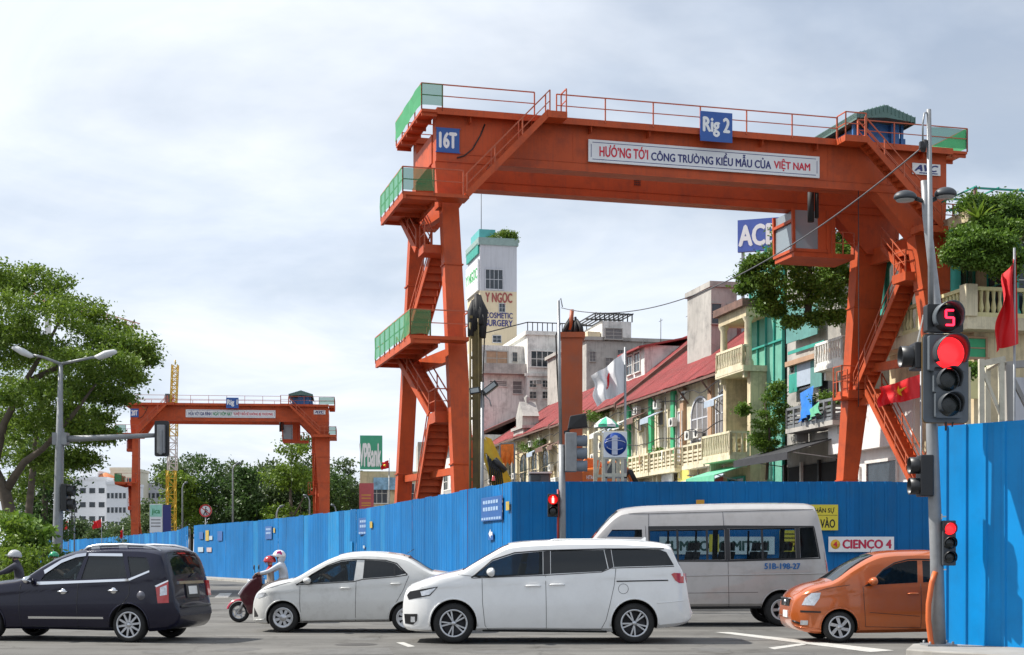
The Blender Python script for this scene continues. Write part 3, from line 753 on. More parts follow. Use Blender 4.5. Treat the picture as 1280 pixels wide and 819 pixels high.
        for ax, az in arches:
            for e in (-1, 1):
                lip = MB(); pts = []
                for k in range(21):
                    th = R(-8)+R(196)*k/20; x, z = ax+(Ra+.012)*math.cos(th), az+(Ra+.012)*math.sin(th)
                    if z > s.zb(min(max(x, 0), s.L))-.02: pts.append((x, e*(s.W(x, z)+.004), z))
                if len(pts) > 3: lip.tube(pts, .014, 6); lip.build('arch_lip', s.paint, s.bodyo)
        return s.bodyo
    def patch(s, name, poly, m, off=.004, thick=.012, both=True, parent=None, raw=False, step=.09):
        """a panel that follows the body side; poly in photo-trace units"""
        P_ = poly if raw else [s.c(*p) for p in poly]
        bm = bmesh.new(); vs = [bm.verts.new((x, 0, z)) for x, z in P_]; bm.faces.new(vs)
        x0, x1 = min(p[0] for p in P_), max(p[0] for p in P_); z0, z1 = min(p[1] for p in P_), max(p[1] for p in P_)
        for ax, a, b in ((0, x0, x1), (2, z0, z1)):
            n = int((b-a)/step)
            for i in range(1, n+1):
                co = [0, 0, 0]; no = [0, 0, 0]; co[ax] = a+(b-a)*i/(n+1); no[ax] = 1
                bmesh.ops.bisect_plane(bm, geom=bm.verts[:]+bm.edges[:]+bm.faces[:], plane_co=co, plane_no=no)
        bmesh.ops.triangulate(bm, faces=[f for f in bm.faces if len(f.verts) > 4])
        for v in bm.verts: v.co.y = -(s.W(v.co.x, v.co.z)+off)
        r_ = bmesh.ops.extrude_face_region(bm, geom=bm.faces[:])
        for g_ in r_['geom']:
            if isinstance(g_, bmesh.types.BMVert): g_.co.y += thick
        bmesh.ops.recalc_face_normals(bm, faces=bm.faces)
        for f in bm.faces: f.smooth = True
        for e in bm.edges: e.smooth = e.calc_face_angle(0) < R(35) if len(e.link_faces) == 2 else False
        me = bpy.data.meshes.new(name); bm.to_mesh(me); bm.free(); me.materials.append(m)
        o = inst(name, me, parent or s.root)
        if both: inst(name, me, parent or s.root, scale=(1, -1, 1))
        return o
    def line(s, name, pts, m=None, r=.007, both=True, parent=None, off=0.):
        r = .0045 if m is None else r
        P_ = [s.c(*p) for p in pts]; q = []
        for a, b in zip(P_[:-1], P_[1:]):
            n = max(1, int(math.dist(a, b)/.08))
            for i in range(n): t = i/n; q.append((a[0]+(b[0]-a[0])*t, a[1]+(b[1]-a[1])*t))
        q.append(P_[-1])
        me = MB().tube([(x, -(s.W(x, z)+off), z) for x, z in q], r, 6).mesh(name, m or M_SEAM)
        inst(name, me, parent or s.bodyo)
        if both: inst(name, me, parent or s.bodyo, scale=(1, -1, 1))
    def glasses(s, polys, m, off=-.012):
        for i, p in enumerate(polys): s.patch('window', p, m[i] if isinstance(m, list) else m, off, .006)
    def screen(s, xa, xb, m0, m1, m, name='windscreen'):
        N, K = 8, 6; vs = []
        for i in range(N+1):
            x = xa+(xb-xa)*i/N; w = s.W(x, s.zt(x))-m0-(m1-m0)*i/N+.015
            for k in range(K+1): y = -w+2*w*k/K; vs.append((x, y, s.top(x, y)-.012))
        mb = MB().add(vs, [(i*(K+1)+k, i*(K+1)+k+1, (i+1)*(K+1)+k+1, (i+1)*(K+1)+k) for i in range(N) for k in range(K)], 0, True)
        return mb.build(name, m, s.root)
    def wheels(s, xs, Rw, wid, rim, spokes, style, y_in=.02):
        tyre = MB().lathe([(rim, 0), (rim+.01, -.005), (Rw-.035, -.008), (Rw-.008, .02), (Rw, .05), (Rw, wid-.05), (Rw-.008, wid-.02), (Rw-.035, wid), (rim, wid), (rim, 0)], (0, 0, 0), 'y', 40).mesh('wheel', M_TYRE)
        rb = MB(); rb.lathe([(rim+.004, 0), (rim-.012, -.008), (rim-.024, .004), (rim-.03, .06), (rim-.05, .10), (.001, .10)], (0, 0, 0), 'y', 40, 1)
        rb.lathe([(rim+.004, .0), (rim-.012, -.009), (rim-.026, .006)], (0, 0, 0), 'y', 40, 0)
        rb.lathe([(.001, -.004), (.03, -.002), (.042, .012), (.045, .05)], (0, 0, 0), 'y', 16, 0)
        def spoke(a0, a1, w0, w1, y=.012):
            r0, r1 = .03, rim-.02
            p = [(r0*math.cos(a0), r0*math.sin(a0)), (r1*math.cos(a1), r1*math.sin(a1))]
            d = Vector((p[1][0]-p[0][0], p[1][1]-p[0][1])).normalized(); nn = Vector((-d.y, d.x))
            qs = [(p[0][0]+nn.x*w0, p[0][1]+nn.y*w0), (p[1][0]+nn.x*w1, p[1][1]+nn.y*w1), (p[1][0]-nn.x*w1, p[1][1]-nn.y*w1), (p[0][0]-nn.x*w0, p[0][1]-nn.y*w0)]
            rb.prism(qs, XZ, y, y+.045, 0)
        for k in range(spokes):
            a = 2*math.pi*k/spokes+.3
            if style == 'double': spoke(a-.05, a-.17, .011, .014); spoke(a+.05, a+.17, .011, .014)
            elif style == 'swirl': spoke(a, a+.5, .022, .03)
            elif style == 'holes': spoke(a, a, .022, .034)
            else: spoke(a, a, .02, .016)
        if style == 'holes': rb.lathe([(rim-.02, .004), (rim-.045, .006)], (0, 0, 0), 'y', 32, 0); rb.lathe([(.001, .0), (.065, .003), (.075, .03)], (0, 0, 0), 'y', 24, 0)
        rme = rb.mesh('rim', [M_ALLOY, M_ALLOYD])
        for x, z in xs:
            for e in (-1, 1):
                o = inst('wheel', tyre, s.root, (x, e*(s.half-y_in), z), (0, R(random.uniform(0, 60)), 0 if e < 0 else math.pi))
                inst('rim', rme, o)
    def handle(s, p, m, l=.2):
        x, z = s.c(*p); w = s.W(x, z)
        me = MB().tube([(x-l/2, -w, z), (x-l/2+.03, -w-.035, z+.005), (x+l/2-.03, -w-.035, z+.005), (x+l/2, -w, z)], [.012, .016, .016, .012], 8).mesh('door_handle', m)
        inst('door_handle', me, s.root); inst('door_handle', me, s.root, scale=(1, -1, 1))
    def mirror(s, p, m, sx=.2, sz=.14):
        x, z = s.c(*p); w = s.W(x, z)
        bm = bmesh.new(); bmesh.ops.create_uvsphere(bm, u_segments=16, v_segments=10, radius=1)
        for v in bm.verts:
            c = v.co; k = 1 if c.x < 0 else .55
            v.co = Vector((x+c.x*sx*.5*k, -(w+.14)+c.y*.12, z+c.z*sz*.5*(1 if c.z < 0 else .9)))
        for f in bm.faces: f.smooth = True
        me = bpy.data.meshes.new('wing_mirror'); bm.to_mesh(me); bm.free(); me.materials.append(m)
        for e in (1, -1):
            o = inst('wing_mirror', me, s.root, scale=(1, e, 1))
        st = MB().bar((x+.01, -w+.03, z-.04), (x+.01, -w-.10, z-.03), .05, .04).mesh('mirror_arm', M_TRIM)
        for e in (1, -1): inst('mirror_arm', st, s.root, scale=(1, e, 1))
    def seats(s, xs, floor, h=.62, m=None, rows=(-.38, .38), w=.46):
        sb = MB(); W2 = w/2
        sb.prism([(0, 0), (.10, 0), (.22, h*.78), (.12, h*.80)], XZ, -W2, W2); sb.prism([(.13, h*.82), (.21, h*.82), (.24, h*1.06), (.16, h*1.08)], XZ, -W2*.55, W2*.55); sb.box(-.42, .05, -W2, W2, -.05, .08)
        me = sb.mesh('seat', m or M_INT)
        for x in xs:
            for y in rows: inst('seat', me, s.root, (x, y, floor+.02))
    def steering(s, x, y, z, r=.18):
        mb = MB(); pts = [(x+.10*math.cos(t)*.5, y+r*math.sin(t), z+r*math.cos(t)) for t in np.linspace(0, 2*math.pi, 21)]
        mb.tube(pts, .014, 6, cap=False); mb.bar((x, y-r, z), (x, y+r, z), .03); mb.bar((x-.25, y, z-.15), (x, y, z), .05); mb.build('steering_wheel', M_TRIM, s.root)
def rect(x0, y0, x1, y1): return [(x0, y0), (x1, y0), (x1, y1), (x0, y1)]

# --- white people carrier, centre front
M_PWHITE = carpaint('white_car_paint', (.78, .78, .77), .14, dirt=.08)
cv = lambda X, Y: ((X-65)*.004223, (493-Y)*.004223)
k = Car('minivan', 'clean white minivan driving left in front of the silver minibus', 'minivan', cv,
    [(65, 395), (67, 330), (72, 300), (82, 278), (130, 255), (215, 226), (275, 212), (300, 206), (345, 180), (420, 136), (500, 97), (560, 89), (650, 84), (760, 80), (900, 80), (1000, 84), (1100, 92), (1150, 104), (1172, 150), (1198, 200), (1212, 240), (1222, 300), (1232, 345), (1240, 372)],
    [(65, 395), (68, 424), (95, 442), (170, 446), (400, 443), (900, 447), (1100, 432), (1215, 412), (1234, 395), (1240, 372)],
    .985, ((350, 228), (1165, 178)), .20, (gx(500.3, 25), 25+.985, 0), R(1.0), M_PWHITE, (.75, .62), (.6, .78), rr=.09)
KW = [[(352, 226), (430, 162), (520, 133), (632, 123), (632, 216), (425, 226)], [(664, 120), (878, 117), (893, 192), (872, 203), (664, 213)], [(908, 114), (1105, 116), (1130, 126), (1160, 179), (918, 186)]]
xc, _ = cv(310, 0); xr, _ = cv(495, 0); xq, _ = cv(1152, 0); xt, _ = cv(1196, 0)
k.body([(cv(274, 0)[0], .355), (cv(1000, 0)[0], .355)], .395, KW, [(xc, xr, .06, .09)], .98, (xc+.05, cv(1150, 0)[0]))
k.glasses(KW, [M_GLIGHT, M_GTINT, M_GTINT]); k.screen(xc, xr, .06, .09, M_SCREEN); 
k.patch('pillar_trim', [(634, 123), (662, 120), (662, 213), (634, 216)], M_TRIM, .002)
k.patch('pillar_trim', [(880, 117), (906, 114), (916, 186), (896, 191)], M_TRIM, .002)
k.line('window_trim', [(345, 229), (430, 157), (520, 128), (640, 119), (880, 113), (1120, 112)], M_TRIM, .012)
k.line('chrome_strip', [(350, 230), (640, 219), (868, 206), (905, 190), (1160, 183)], M_TRIM, .008)
k.wheels([(cv(274, 0)[0], .345), (cv(1000, 0)[0], .345)], .345, .23, .235, 5, 'double')
for q in ([(388, 232), (390, 330), (400, 420), (412, 436)], [(643, 222), (645, 330), (646, 432)], [(925, 192), (918, 260), (900, 340), (885, 400), (868, 432)], [(412, 437), (868, 437)], [(290, 215), (388, 228)]): k.line('panel_gap', q)
k.line('sliding_rail', [(928, 243), (1135, 239)], M_TRIM, .012)
k.line('fuel_flap', [(955+20*math.cos(t), 273+20*math.sin(t)) for t in np.linspace(0, 2*math.pi, 17)], M_SEAM, .004, both=False)
k.handle((592, 262), M_PWHITE, .26); k.handle((688, 257), M_PWHITE, .26); k.mirror((428, 205), M_PWHITE, .19, .16)
k.patch('headlight', [(84, 300), (96, 284), (150, 274), (212, 264), (180, 300), (130, 310), (92, 318)], M_TRIM, .006)
k.patch('headlight_lens', [(140, 284), (205, 268), (178, 296), (146, 302)], M_LAMPW, .009)
k.patch('fog_lamp', [(72, 376), (128, 374), (126, 402), (110, 418), (76, 415)], M_TRIM, .006); k.patch('fog_lens', rect(100, 386, 118, 408), M_LAMPW, .009)
k.patch('tail_light', [(1148, 214), (1160, 209), (1214, 212), (1217, 250), (1180, 250), (1165, 240)], M_LAMPR, .008)
k.line('bumper_crease', [(1090, 330), (1150, 326), (1225, 318)], M_PWHITE, .008)
k.line('sill_shadow_line', [(390, 441), (890, 446)], M_UNDER, .02)  # black line along the sill, a shadow put in as colour
sp = MB(); x0, x1 = cv(1095, 0)[0], cv(1158, 0)[0]
sp.hexa([(x0, -.66, 1.66), (x1, -.60, 1.655), (x1, .60, 1.655), (x0, .66, 1.66)], [(x0, -.66, 1.70), (x1, -.60, 1.685), (x1, .60, 1.685), (x0, .66, 1.70)]); sp.build('spoiler', M_PWHITE, k.root, bevel=.01)
fin = MB().prism([(cv(1040, 0)[0], 1.74), (cv(1070, 0)[0], 1.745), (cv(1070, 0)[0], 1.81), (cv(1064, 0)[0], 1.82)], XZ, -.02, .02); fin.build('roof_antenna', M_PWHITE, k.root)
for e in (-1, 1):
    rl = MB(); rl.tube([(cv(655, 0)[0], e*.62, 1.725), (cv(680, 0)[0], e*.63, 1.765), (cv(850, 0)[0], e*.63, 1.77), (cv(1040, 0)[0], e*.61, 1.75), (cv(1075, 0)[0], e*.60, 1.705)], .018, 6); rl.build('roof_rail', M_PWHITE, k.root)
k.seats([cv(520, 0)[0], cv(760, 0)[0], cv(980, 0)[0]], .85); k.steering(cv(420, 0)[0], -.38, 1.05)

# --- pale compact saloon, left of centre
M_PSILV = carpaint('dusty_white_car_paint', (.62, .62, .60), .22, dirt=.26)
cv = lambda X, Y: ((X-222)*.003623, (560-Y)*.003623)
k = Car('saloon_car', 'dusty white compact saloon following behind the white minivan', 'saloon', cv,
    [(222, 478), (224, 425), (232, 385), (246, 355), (272, 333), (330, 303), (390, 289), (440, 279), (480, 262), (560, 214), (640, 172), (700, 150), (760, 140), (850, 136), (950, 141), (1020, 150), (1065, 162), (1110, 186), (1160, 218), (1205, 238), (1250, 244), (1295, 256), (1312, 280), (1322, 330), (1325, 400), (1323, 440)],
    [(222, 478), (224, 500), (240, 512), (300, 516), (500, 508), (1000, 502), (1200, 495), (1305, 470), (1325, 440)],
    .83, ((478, 303), (1070, 255)), .25, (gx(260+222*.2344, 28.6), 28.6+.83, 0), R(-1.5), M_PSILV, (.6, .55), (.6, .6), rr=.09)
IW = [[(486, 299), (560, 249), (640, 205), (715, 180), (797, 173), (785, 283), (560, 297)], [(838, 173), (950, 178), (1005, 193), (1062, 245), (1000, 258), (832, 271)]]
xc, xr = cv(450, 0)[0], cv(690, 0)[0]; xq, xt = cv(1068, 0)[0], cv(1200, 0)[0]
k.body([(cv(405, 0)[0], .285), (cv(1065, 0)[0], .285)], .335, IW, [(xc, xr, .05, .07), (xq, xt, .07, .06)], .86, (xc+.05, cv(1150, 0)[0]))
k.glasses(IW, [M_GLIGHT, M_GTINT]); k.screen(xc, xr, .05, .07, M_SCREEN); k.screen(xq, xt, .07, .06, M_GTINT, 'rear_window')
k.line('window_trim', [(476, 305), (560, 247), (640, 201), (715, 174), (800, 168), (950, 173), (1012, 190), (1070, 250)], M_TRIM, .012)
k.line('window_trim', [(476, 305), (560, 300), (785, 287), (832, 275), (1000, 262), (1070, 252)], M_TRIM, .010)
k.patch('window_divider', [(998, 192), (1006, 194), (1006, 257), (998, 258)], M_TRIM, .0)
k.wheels([(cv(405, 0)[0], .29), (cv(1065, 0)[0], .29)], .29, .19, .195, 8, 'holes')
for q in ([(497, 310), (496, 400), (500, 470), (515, 503)], [(797, 285), (794, 400), (793, 497)], [(1078, 258), (1050, 330), (1010, 400), (985, 455), (975, 495)], [(515, 503), (975, 496)], [(300, 330), (440, 290), (480, 300)]): k.line('panel_gap', q)
k.handle((740, 323), M_PSILV); k.handle((1008, 300), M_PSILV); k.mirror((545, 281), M_PSILV, .20, .13)
k.patch('headlight', [(247, 372), (262, 352), (290, 346), (312, 346), (300, 364), (270, 378)], M_LAMPW, .008)
k.patch('fog_recess', [(236, 428), (262, 470), (258, 476), (233, 480)], M_TRIM, .006)
k.line('bumper_crease', [(226, 498), (300, 490)], M_PSILV, .012)
k.line('antenna', [(1046, 150), (1052, 146)], M_TRIM, .01)
MB().tube([(cv(1046, 0)[0], 0, 1.53), (cv(1086, 0)[0], 0, 1.62)], .006, 5).build('roof_antenna', M_TRIM, k.root)
MB().box(.0, .02, -.26, .26, .42, .53).build('number_plate', M_PLATE, k.root)
k.patch('tail_light', [(1265, 262), (1300, 268), (1318, 330), (1285, 322)], M_LAMPR, .008)
k.seats([cv(760, 0)[0], cv(980, 0)[0]], .70, rows=(-.34, .34)); k.steering(cv(590, 0)[0], -.34, 1.0, .17)
CAR_SALOON = k

# --- dark blue estate at the left edge, seen from its rear corner
M_PNAVY = carpaint('navy_car_paint', (.004, .004, .018), .25, metal=.0, dirt=.0, coat=.35, spec=.3)
cv = lambda X, Y: ((X+461)*.003070, (748-Y)*.003070)
NY = 25.35
k = Car('estate_car', 'dark navy estate car with silver roof rails at the left edge', 'estate car', cv,
    [(-461, 590), (-458, 540), (-448, 500), (-420, 468), (-330, 440), (-200, 425), (-60, 408), (20, 398), (60, 388), (180, 316), (270, 268), (350, 241), (450, 226), (600, 218), (750, 220), (850, 230), (900, 246), (926, 300), (955, 385), (970, 440), (978, 500), (992, 540), (1000, 570), (1000, 600)],
    [(-461, 590), (-456, 630), (-420, 672), (-300, 684), (60, 678), (640, 684), (830, 686), (940, 672), (990, 640), (1000, 600)],
    .90, ((160, 415), (850, 350)), .24, (0, 0, 0), R(-12.5), M_PNAVY, (.6, .6), (.6, .74), rr=.09)
NW = [[(182, 400), (205, 366), (300, 300), (378, 270), (442, 262), (404, 396)], [(462, 262), (676, 264), (716, 384), (434, 395)], [(704, 268), (822, 274), (852, 332), (842, 344), (738, 380)]]
xc, xr = cv(45, 0)[0], cv(335, 0)[0]; xq, xt = cv(904, 0)[0], cv(953, 0)[0]
k.body([(cv(-160, 0)[0], .31), (cv(725, 0)[0], .31)], .355, NW, [(xc, xr, .05, .08), (xq, xt, .10, .13)], .98, (xc+.05, cv(928, 0)[0]))
k.glasses(NW, [M_GLIGHT, M_GTINT, M_GTINT]); k.screen(xc, xr, .05, .08, M_SCREEN); k.screen(xq, xt, .10, .13, M_GTINT, 'rear_window')
k.patch('chrome_strip', [(160, 410), (430, 402), (716, 391), (724, 394), (724, 404), (430, 416), (160, 428)], M_CHROME, .006)
k.patch('chrome_strip', [(724, 392), (848, 344), (850, 354), (726, 405)], M_CHROME, .006)
k.patch('rain_visor', [(195, 345), (300, 283), (385, 253), (446, 246), (446, 264), (385, 272), (300, 303), (205, 366)], M_CHROME, .012)
k.patch('rain_visor', [(462, 248), (672, 250), (676, 266), (462, 264)], M_CHROME, .012)
k.patch('side_moulding', [(110, 606), (572, 606), (575, 617), (110, 619)], M_CHROME, .008)
k.line('panel_gap', [(420, 420), (412, 520), (415, 660)]); k.line('panel_gap', [(60, 420), (52, 540), (60, 660)]); k.line('panel_gap', [(735, 410), (730, 480), (690, 540), (650, 590)]); k.line('panel_gap', [(60, 662), (640, 668)])
k.wheels([(cv(-160, 0)[0], .305), (cv(725, 0)[0], .305)], .305, .21, .225, 10, 'single')
for p in ((325, 466), (635, 459)): 
    k.handle(p, M_CHROME, .2); x, z = cv(*p); me = MB().lathe([(.001, -.004), (.055, -.002), (.06, .01)], (x, -k.W(x, z), z), 'y', 16).mesh('handle_cup', M_CHROME)
    inst('handle_cup', me, k.root); inst('handle_cup', me, k.root, scale=(1, -1, 1))
x, z = cv(803, 485); MB().lathe([(.001, -.006), (.075, -.004), (.08, .01)], (x, -k.W(x, z), z), 'y', 24).build('fuel_flap', mat('grey_flap', (.12, .12, .14), .3, metal=.4), k.root)
k.mirror((128, 400), M_CHROME, .18, .15)
k.patch('tail_light', [(888, 436), (950, 404), (954, 525), (900, 527)], M_LAMPR, .010); k.patch('tail_light_lens', [(912, 440), (944, 426), (946, 480), (912, 486)], M_LAMPW, .016)
k.patch('tail_light_trim', [(884, 430), (950, 398), (950, 406), (892, 438)], M_CHROME, .014)
for e in (-1, 1):
    rl = MB(); y = e*.60; zr = lambda q: cv(0, q)[1]
    rl.tube([(cv(400, 0)[0], y, zr(240)), (cv(430, 0)[0], y, zr(216)), (cv(480, 0)[0], y, zr(205)), (cv(650, 0)[0], y, zr(200)), (cv(780, 0)[0], y, zr(206)), (cv(850, 0)[0], y, zr(222)), (cv(875, 0)[0], y, zr(240))], .028, 8)
    for xx, zz in ((480, 215), (650, 210), (800, 217)): rl.cbox((cv(xx, 0)[0], y, zr(zz+4)), (.16, .045, .06))
    rl.build('roof_rail', M_ALLOY, k.root)
def on_tail(z, y):                   # point on the rear outline at height z
    lo, hi = k.L*.8, k.L
    for _ in range(40):
        m_ = (lo+hi)/2
        if k.zt(m_) > z: lo = m_
        else: hi = m_
    return lo+.5*(k.top(lo, y)-k.zt(lo))*.3
def tailbox(name, y0, y1, z0, z1, m, d=.02): 
    xa, xb = on_tail(z0, 0)+.012, on_tail(z1, 0)+.012
    MB().hexa([(xa-d, y0, z0), (xa+.01, y0, z0), (xa+.01, y1, z0), (xa-d, y1, z0)], [(xb-d, y0, z1), (xb+.01, y0, z1), (xb+.01, y1, z1), (xb-d, y1, z1)]).build(name, m, k.root)
tailbox('number_plate', -.17, .17, .80, .96, M_PLATE); tailbox('boot_trim', -.5, .5, 1.0, 1.05, M_CHROME); tailbox('number_plate_recess', -.26, .26, .76, 1.0, M_TRIM, .03)
tailbox('brake_lamp', -.15, .15, 1.52, 1.545, M_LAMPR)
MB().tube([(on_tail(1.12, 0)+.03, 0, 1.12), (on_tail(1.2, .3)+.04, .25, 1.2)], .012, 5).build('rear_wiper', M_TRIM, k.root)
tailbox('rear_bumper_step', -.6, .6, .60, .63, M_TRIM); tailbox('tail_light', .62, .74, .78, 1.05, M_LAMPR); 
k.seats([cv(480, 0)[0], cv(720, 0)[0]], .82); k.steering(cv(230, 0)[0], -.38, 1.05)
# place so the near rear wheel stands at photo column 159, row 803.5
ca, sa = math.cos(R(-12.5)), math.sin(R(-12.5)); lx, ly = cv(725, 0)[0], -.88
k.root.location = (gx(160.5, NY)-(lx*ca-ly*sa), NY-(lx*sa+ly*ca), 0)
CAR_ESTATE = k

# --- small orange hatchback on the right
M_PORANGE = carpaint('orange_car_paint', (.50, .115, .025), .2, metal=.25, dirt=.10)
cv = lambda X, Y: ((X-90)*.003304, (678-Y)*.003304)
k = Car('hatchback', 'small orange hatchback half hidden behind the traffic light pole', 'hatchback', cv,
    [(90, 540), (93, 500), (99, 468), (110, 447), (126, 430), (155, 408), (205, 386), (280, 368), (320, 350), (400, 296), (520, 232), (560, 220), (650, 211), (800, 208), (900, 214), (980, 226), (1035, 252), (1075, 330), (1098, 400), (1110, 500), (1112, 540)],
    [(90, 540), (95, 575), (108, 598), (140, 618), (220, 630), (450, 628), (820, 622), (1000, 618), (1090, 596), (1112, 540)],
    .80, ((450, 385), (980, 360)), .22, (gx(970+90*.2422, 25.2), 25.2+.80, 0), R(1.5), M_PORANGE, (.50, .62), (.5, .7), rr=.085)
OW = [[(505, 352), (560, 303), (620, 270), (690, 254), (738, 252), (732, 366), (512, 378)], [(764, 253), (880, 256), (945, 285), (978, 352), (760, 366)]]
xc, xr = cv(300, 0)[0], cv(525, 0)[0]
k.body([(cv(325, 0)[0], .27), (cv(1043, 0)[0], .27)], .315, OW, [(xc, xr, .05, .08)], .88, (xc+.05, cv(1040, 0)[0]))
k.glasses(OW, [M_GLIGHT, M_GTINT]); k.screen(xc, xr, .05, .08, M_SCREEN)
k.line('window_trim', [(500, 354), (560, 298), (620, 264), (690, 247), (740, 245), (880, 249), (950, 280)], M_TRIM, .012)
k.patch('mirror_base', [(452, 386), (505, 350), (512, 380)], M_TRIM, .004)
k.wheels([(cv(325, 0)[0], .272), (cv(1043, 0)[0], .272)], .272, .18, .19, 6, 'swirl')
for q in ([(447, 388), (452, 480), (460, 592)], [(747, 372), (749, 600)], [(460, 594), (749, 600)], [(135, 436), (260, 395), (380, 378)], [(480, 520), (740, 540)]): k.line('panel_gap', q, r=.006)
k.handle((706, 424), M_PORANGE, .2); k.mirror((497, 358), M_PORANGE, .20, .16)
k.patch('headlight', [(134, 482), (150, 446), (180, 420), (226, 417), (218, 448), (192, 484)], M_LAMPW, .010)
k.patch('bumper_trim', [(128, 510), (226, 514), (224, 522), (128, 520)], M_TRIM, .008)
k.patch('fog_lamp', rect(130, 562, 164, 586), M_LAMPW, .008)
k.line('bumper_crease', [(108, 590), (140, 600), (225, 606)], M_PORANGE, .012); k.line('bumper_slot', [(97, 566), (108, 570), (128, 578)], M_TRIM, .018)
MB().box(.005, .06, -.32, .32, .62, .74).build('grille', M_TRIM, k.root); MB().box(-.005, .05, -.30, .30, .745, .765).build('grille_bar', M_CHROME, k.root)
MB().box(-.012, .03, -.25, .10, .42, .54).build('number_plate', M_PLATE, k.root); MB().lathe([(.001, -.015), (.05, -.012), (.055, .02)], (.0, 0, .68), 'x', 16).build('badge', M_CHROME, k.root)
MB().tube([(cv(545, 0)[0], 0, 1.54), (cv(555, 0)[0], 0, 1.62)], .006, 5).build('roof_antenna', M_TRIM, k.root)
k.seats([cv(690, 0)[0], cv(900, 0)[0]], .72, rows=(-.32, .32)); k.steering(cv(545, 0)[0], -.32, 1.02, .17)
CAR_HATCH = k

# --- silver minibus behind
M_PBUS = carpaint('silver_minibus_paint', (.42, .40, .385), .38, metal=.15, dirt=.25)
cv = lambda X, Y: ((X+116)*.004326, (680-Y)*.004326)
k = Car('minibus', 'silver high-roof minibus seen through behind the white minivan', 'minibus', cv,
    [(-116, 520), (-114, 470), (-108, 425), (-90, 392), (-60, 368), (-20, 338), (10, 300), (50, 248), (100, 190), (150, 140), (185, 118), (230, 108), (320, 100), (500, 94), (700, 88), (900, 85), (1100, 87), (1140, 95), (1152, 125), (1166, 200), (1182, 320), (1194, 400), (1203, 470), (1205, 530)],
    [(-116, 520), (-112, 570), (-80, 595), (0, 598), (520, 592), (840, 590), (1100, 588), (1190, 575), (1205, 530)],
    .99, ((100, 250), (1150, 352)), .10, (gx(730-116*.2578, 31.1), 31.1+.99, 0), R(.5), M_PBUS, (.7, .62), (.5, .88), rr=.13, crown=.06)
k.zbelt = lambda x: (680-372)*.004326
BW = [[(112, 244), (138, 209), (284, 208), (284, 246)], [(322, 212), (686, 207), (686, 356), (322, 358)], [(712, 205), (1032, 200), (1032, 350), (712, 354)], [(1054, 200), (1122, 198), (1144, 344), (1054, 348)]]
xc, xr = cv(-5, 0)[0], cv(172, 0)[0]
k.body([(cv(93, 0)[0], .35), (cv(960, 0)[0], .35)], .42, BW, [(xc, xr, .08, .10)], 1.12, (xc+.06, cv(1140, 0)[0]))
k.glasses(BW, M_GBUS); k.screen(xc, xr, .08, .10, M_SCREEN)
for q in ([(314, 192), (700, 188), (700, 206), (314, 211)], [(700, 188), (1125, 190), (1128, 198), (700, 204)], [(314, 358), (700, 357), (700, 366), (314, 366)], [(700, 355), (1152, 346), (1153, 352), (700, 366)], [(314, 211), (322, 211), (322, 358), (314, 358)], [(687, 206), (711, 205), (711, 356), (687, 357)], [(1033, 199), (1053, 199), (1053, 349), (1033, 351)], [(1123, 198), (1129, 198), (1153, 346), (1145, 346)]): k.patch('window_surround', q, M_TRIM, .004)
for X in (456, 600, 870): k.patch('window_divider', rect(X-5, 208, X+5, 356), M_TRIM, .002)
k.wheels([(cv(93, 0)[0], .35), (cv(960, 0)[0], .35)], .35, .21, .22, 5, 'holes')
for q in ([(318, 130), (316, 190)], [(682, 122), (684, 188)], [(700, 366), (704, 586)], [(505, 518), (845, 514)], [(220, 130), (318, 130), (1130, 108)], [(300, 190), (302, 250), (305, 580)], [(104, 250), (100, 400)]): k.line('panel_gap', q, r=.006)
k.line('body_crease', [(-60, 440), (500, 434), (840, 428), (1195, 422)], M_PBUS, .016)
k.line('sill_shadow_line', [(180, 592), (860, 588)], M_UNDER, .03)  # near-black strip below the doors, painted as sill shadow
k.patch('tail_light', [(1172, 318), (1184, 316), (1202, 450), (1190, 452)], M_LAMPR, .008)
x0, z0 = cv(876, 402); x1, z1 = cv(1052, 372); yy = -(k.W((x0+x1)/2, z0)+.012)
lettering('51B-198-27', mat('blue_plate_lettering', (.02, .13, .36), .5, var=0), x0, x1, z0, z1, k.root, yy, bold=.045, name='registration_lettering')
k.mirror((60, 290), M_TRIM, .2, .3)
k.seats([cv(240, 0)[0]], 1.0, .85, rows=(-.5, .5)); k.seats([cv(x, 0)[0] for x in (520, 690, 850, 1010)], 1.0, .70, rows=(-.62, .2, .65), w=.42); k.steering(cv(120, 0)[0], -.5, 1.45, .2)
# ------------------------------------------------------------------ buildings of the old street behind the site
# local frame: x along the street away from the camera, y out towards the street, z up
RANG = math.atan2(.9751, -.2218); RU = Vector((-.2218, .9751, 0)); RN = Vector((-.9751, -.2218, 0))
def rowpt(x, d=0.):                  # point of the street's building line seen at photo column x
    k_ = (x-640)/F; Y = (35.7-d*1.026)/(k_+.2275); return Vector((k_*Y, Y, 0))
M_CREAM = mat('cream_render', (.60, .50, .32), .85, var=.18, vscale=.4, streak=.8, dirt=(.20, .17, .12), dirt_amt=.55)
M_CREAM2 = mat('pale_yellow_render', (.67, .595, .42), .85, var=.15, vscale=.5, streak=.8, dirt=(.25, .22, .16), dirt_amt=.5)
M_WREND = mat('stained_white_render', (.72, .71, .67), .9, var=.12, vscale=.25, streak=.9, dirt=(.18, .17, .16), dirt_amt=.5)
M_GREND = mat('grey_concrete', (.40, .38, .35), .9, var=.2, vscale=.3, streak=.7, dirt=(.10, .10, .10), dirt_amt=.5)
M_GREYW = mat('pale_grey_wall', (.50, .51, .55), .85, var=.08, vscale=.2, streak=.4)
M_TOWERY = mat('tower_cream_wall', (.62, .52, .36), .85, var=.08, vscale=.2, streak=.35)
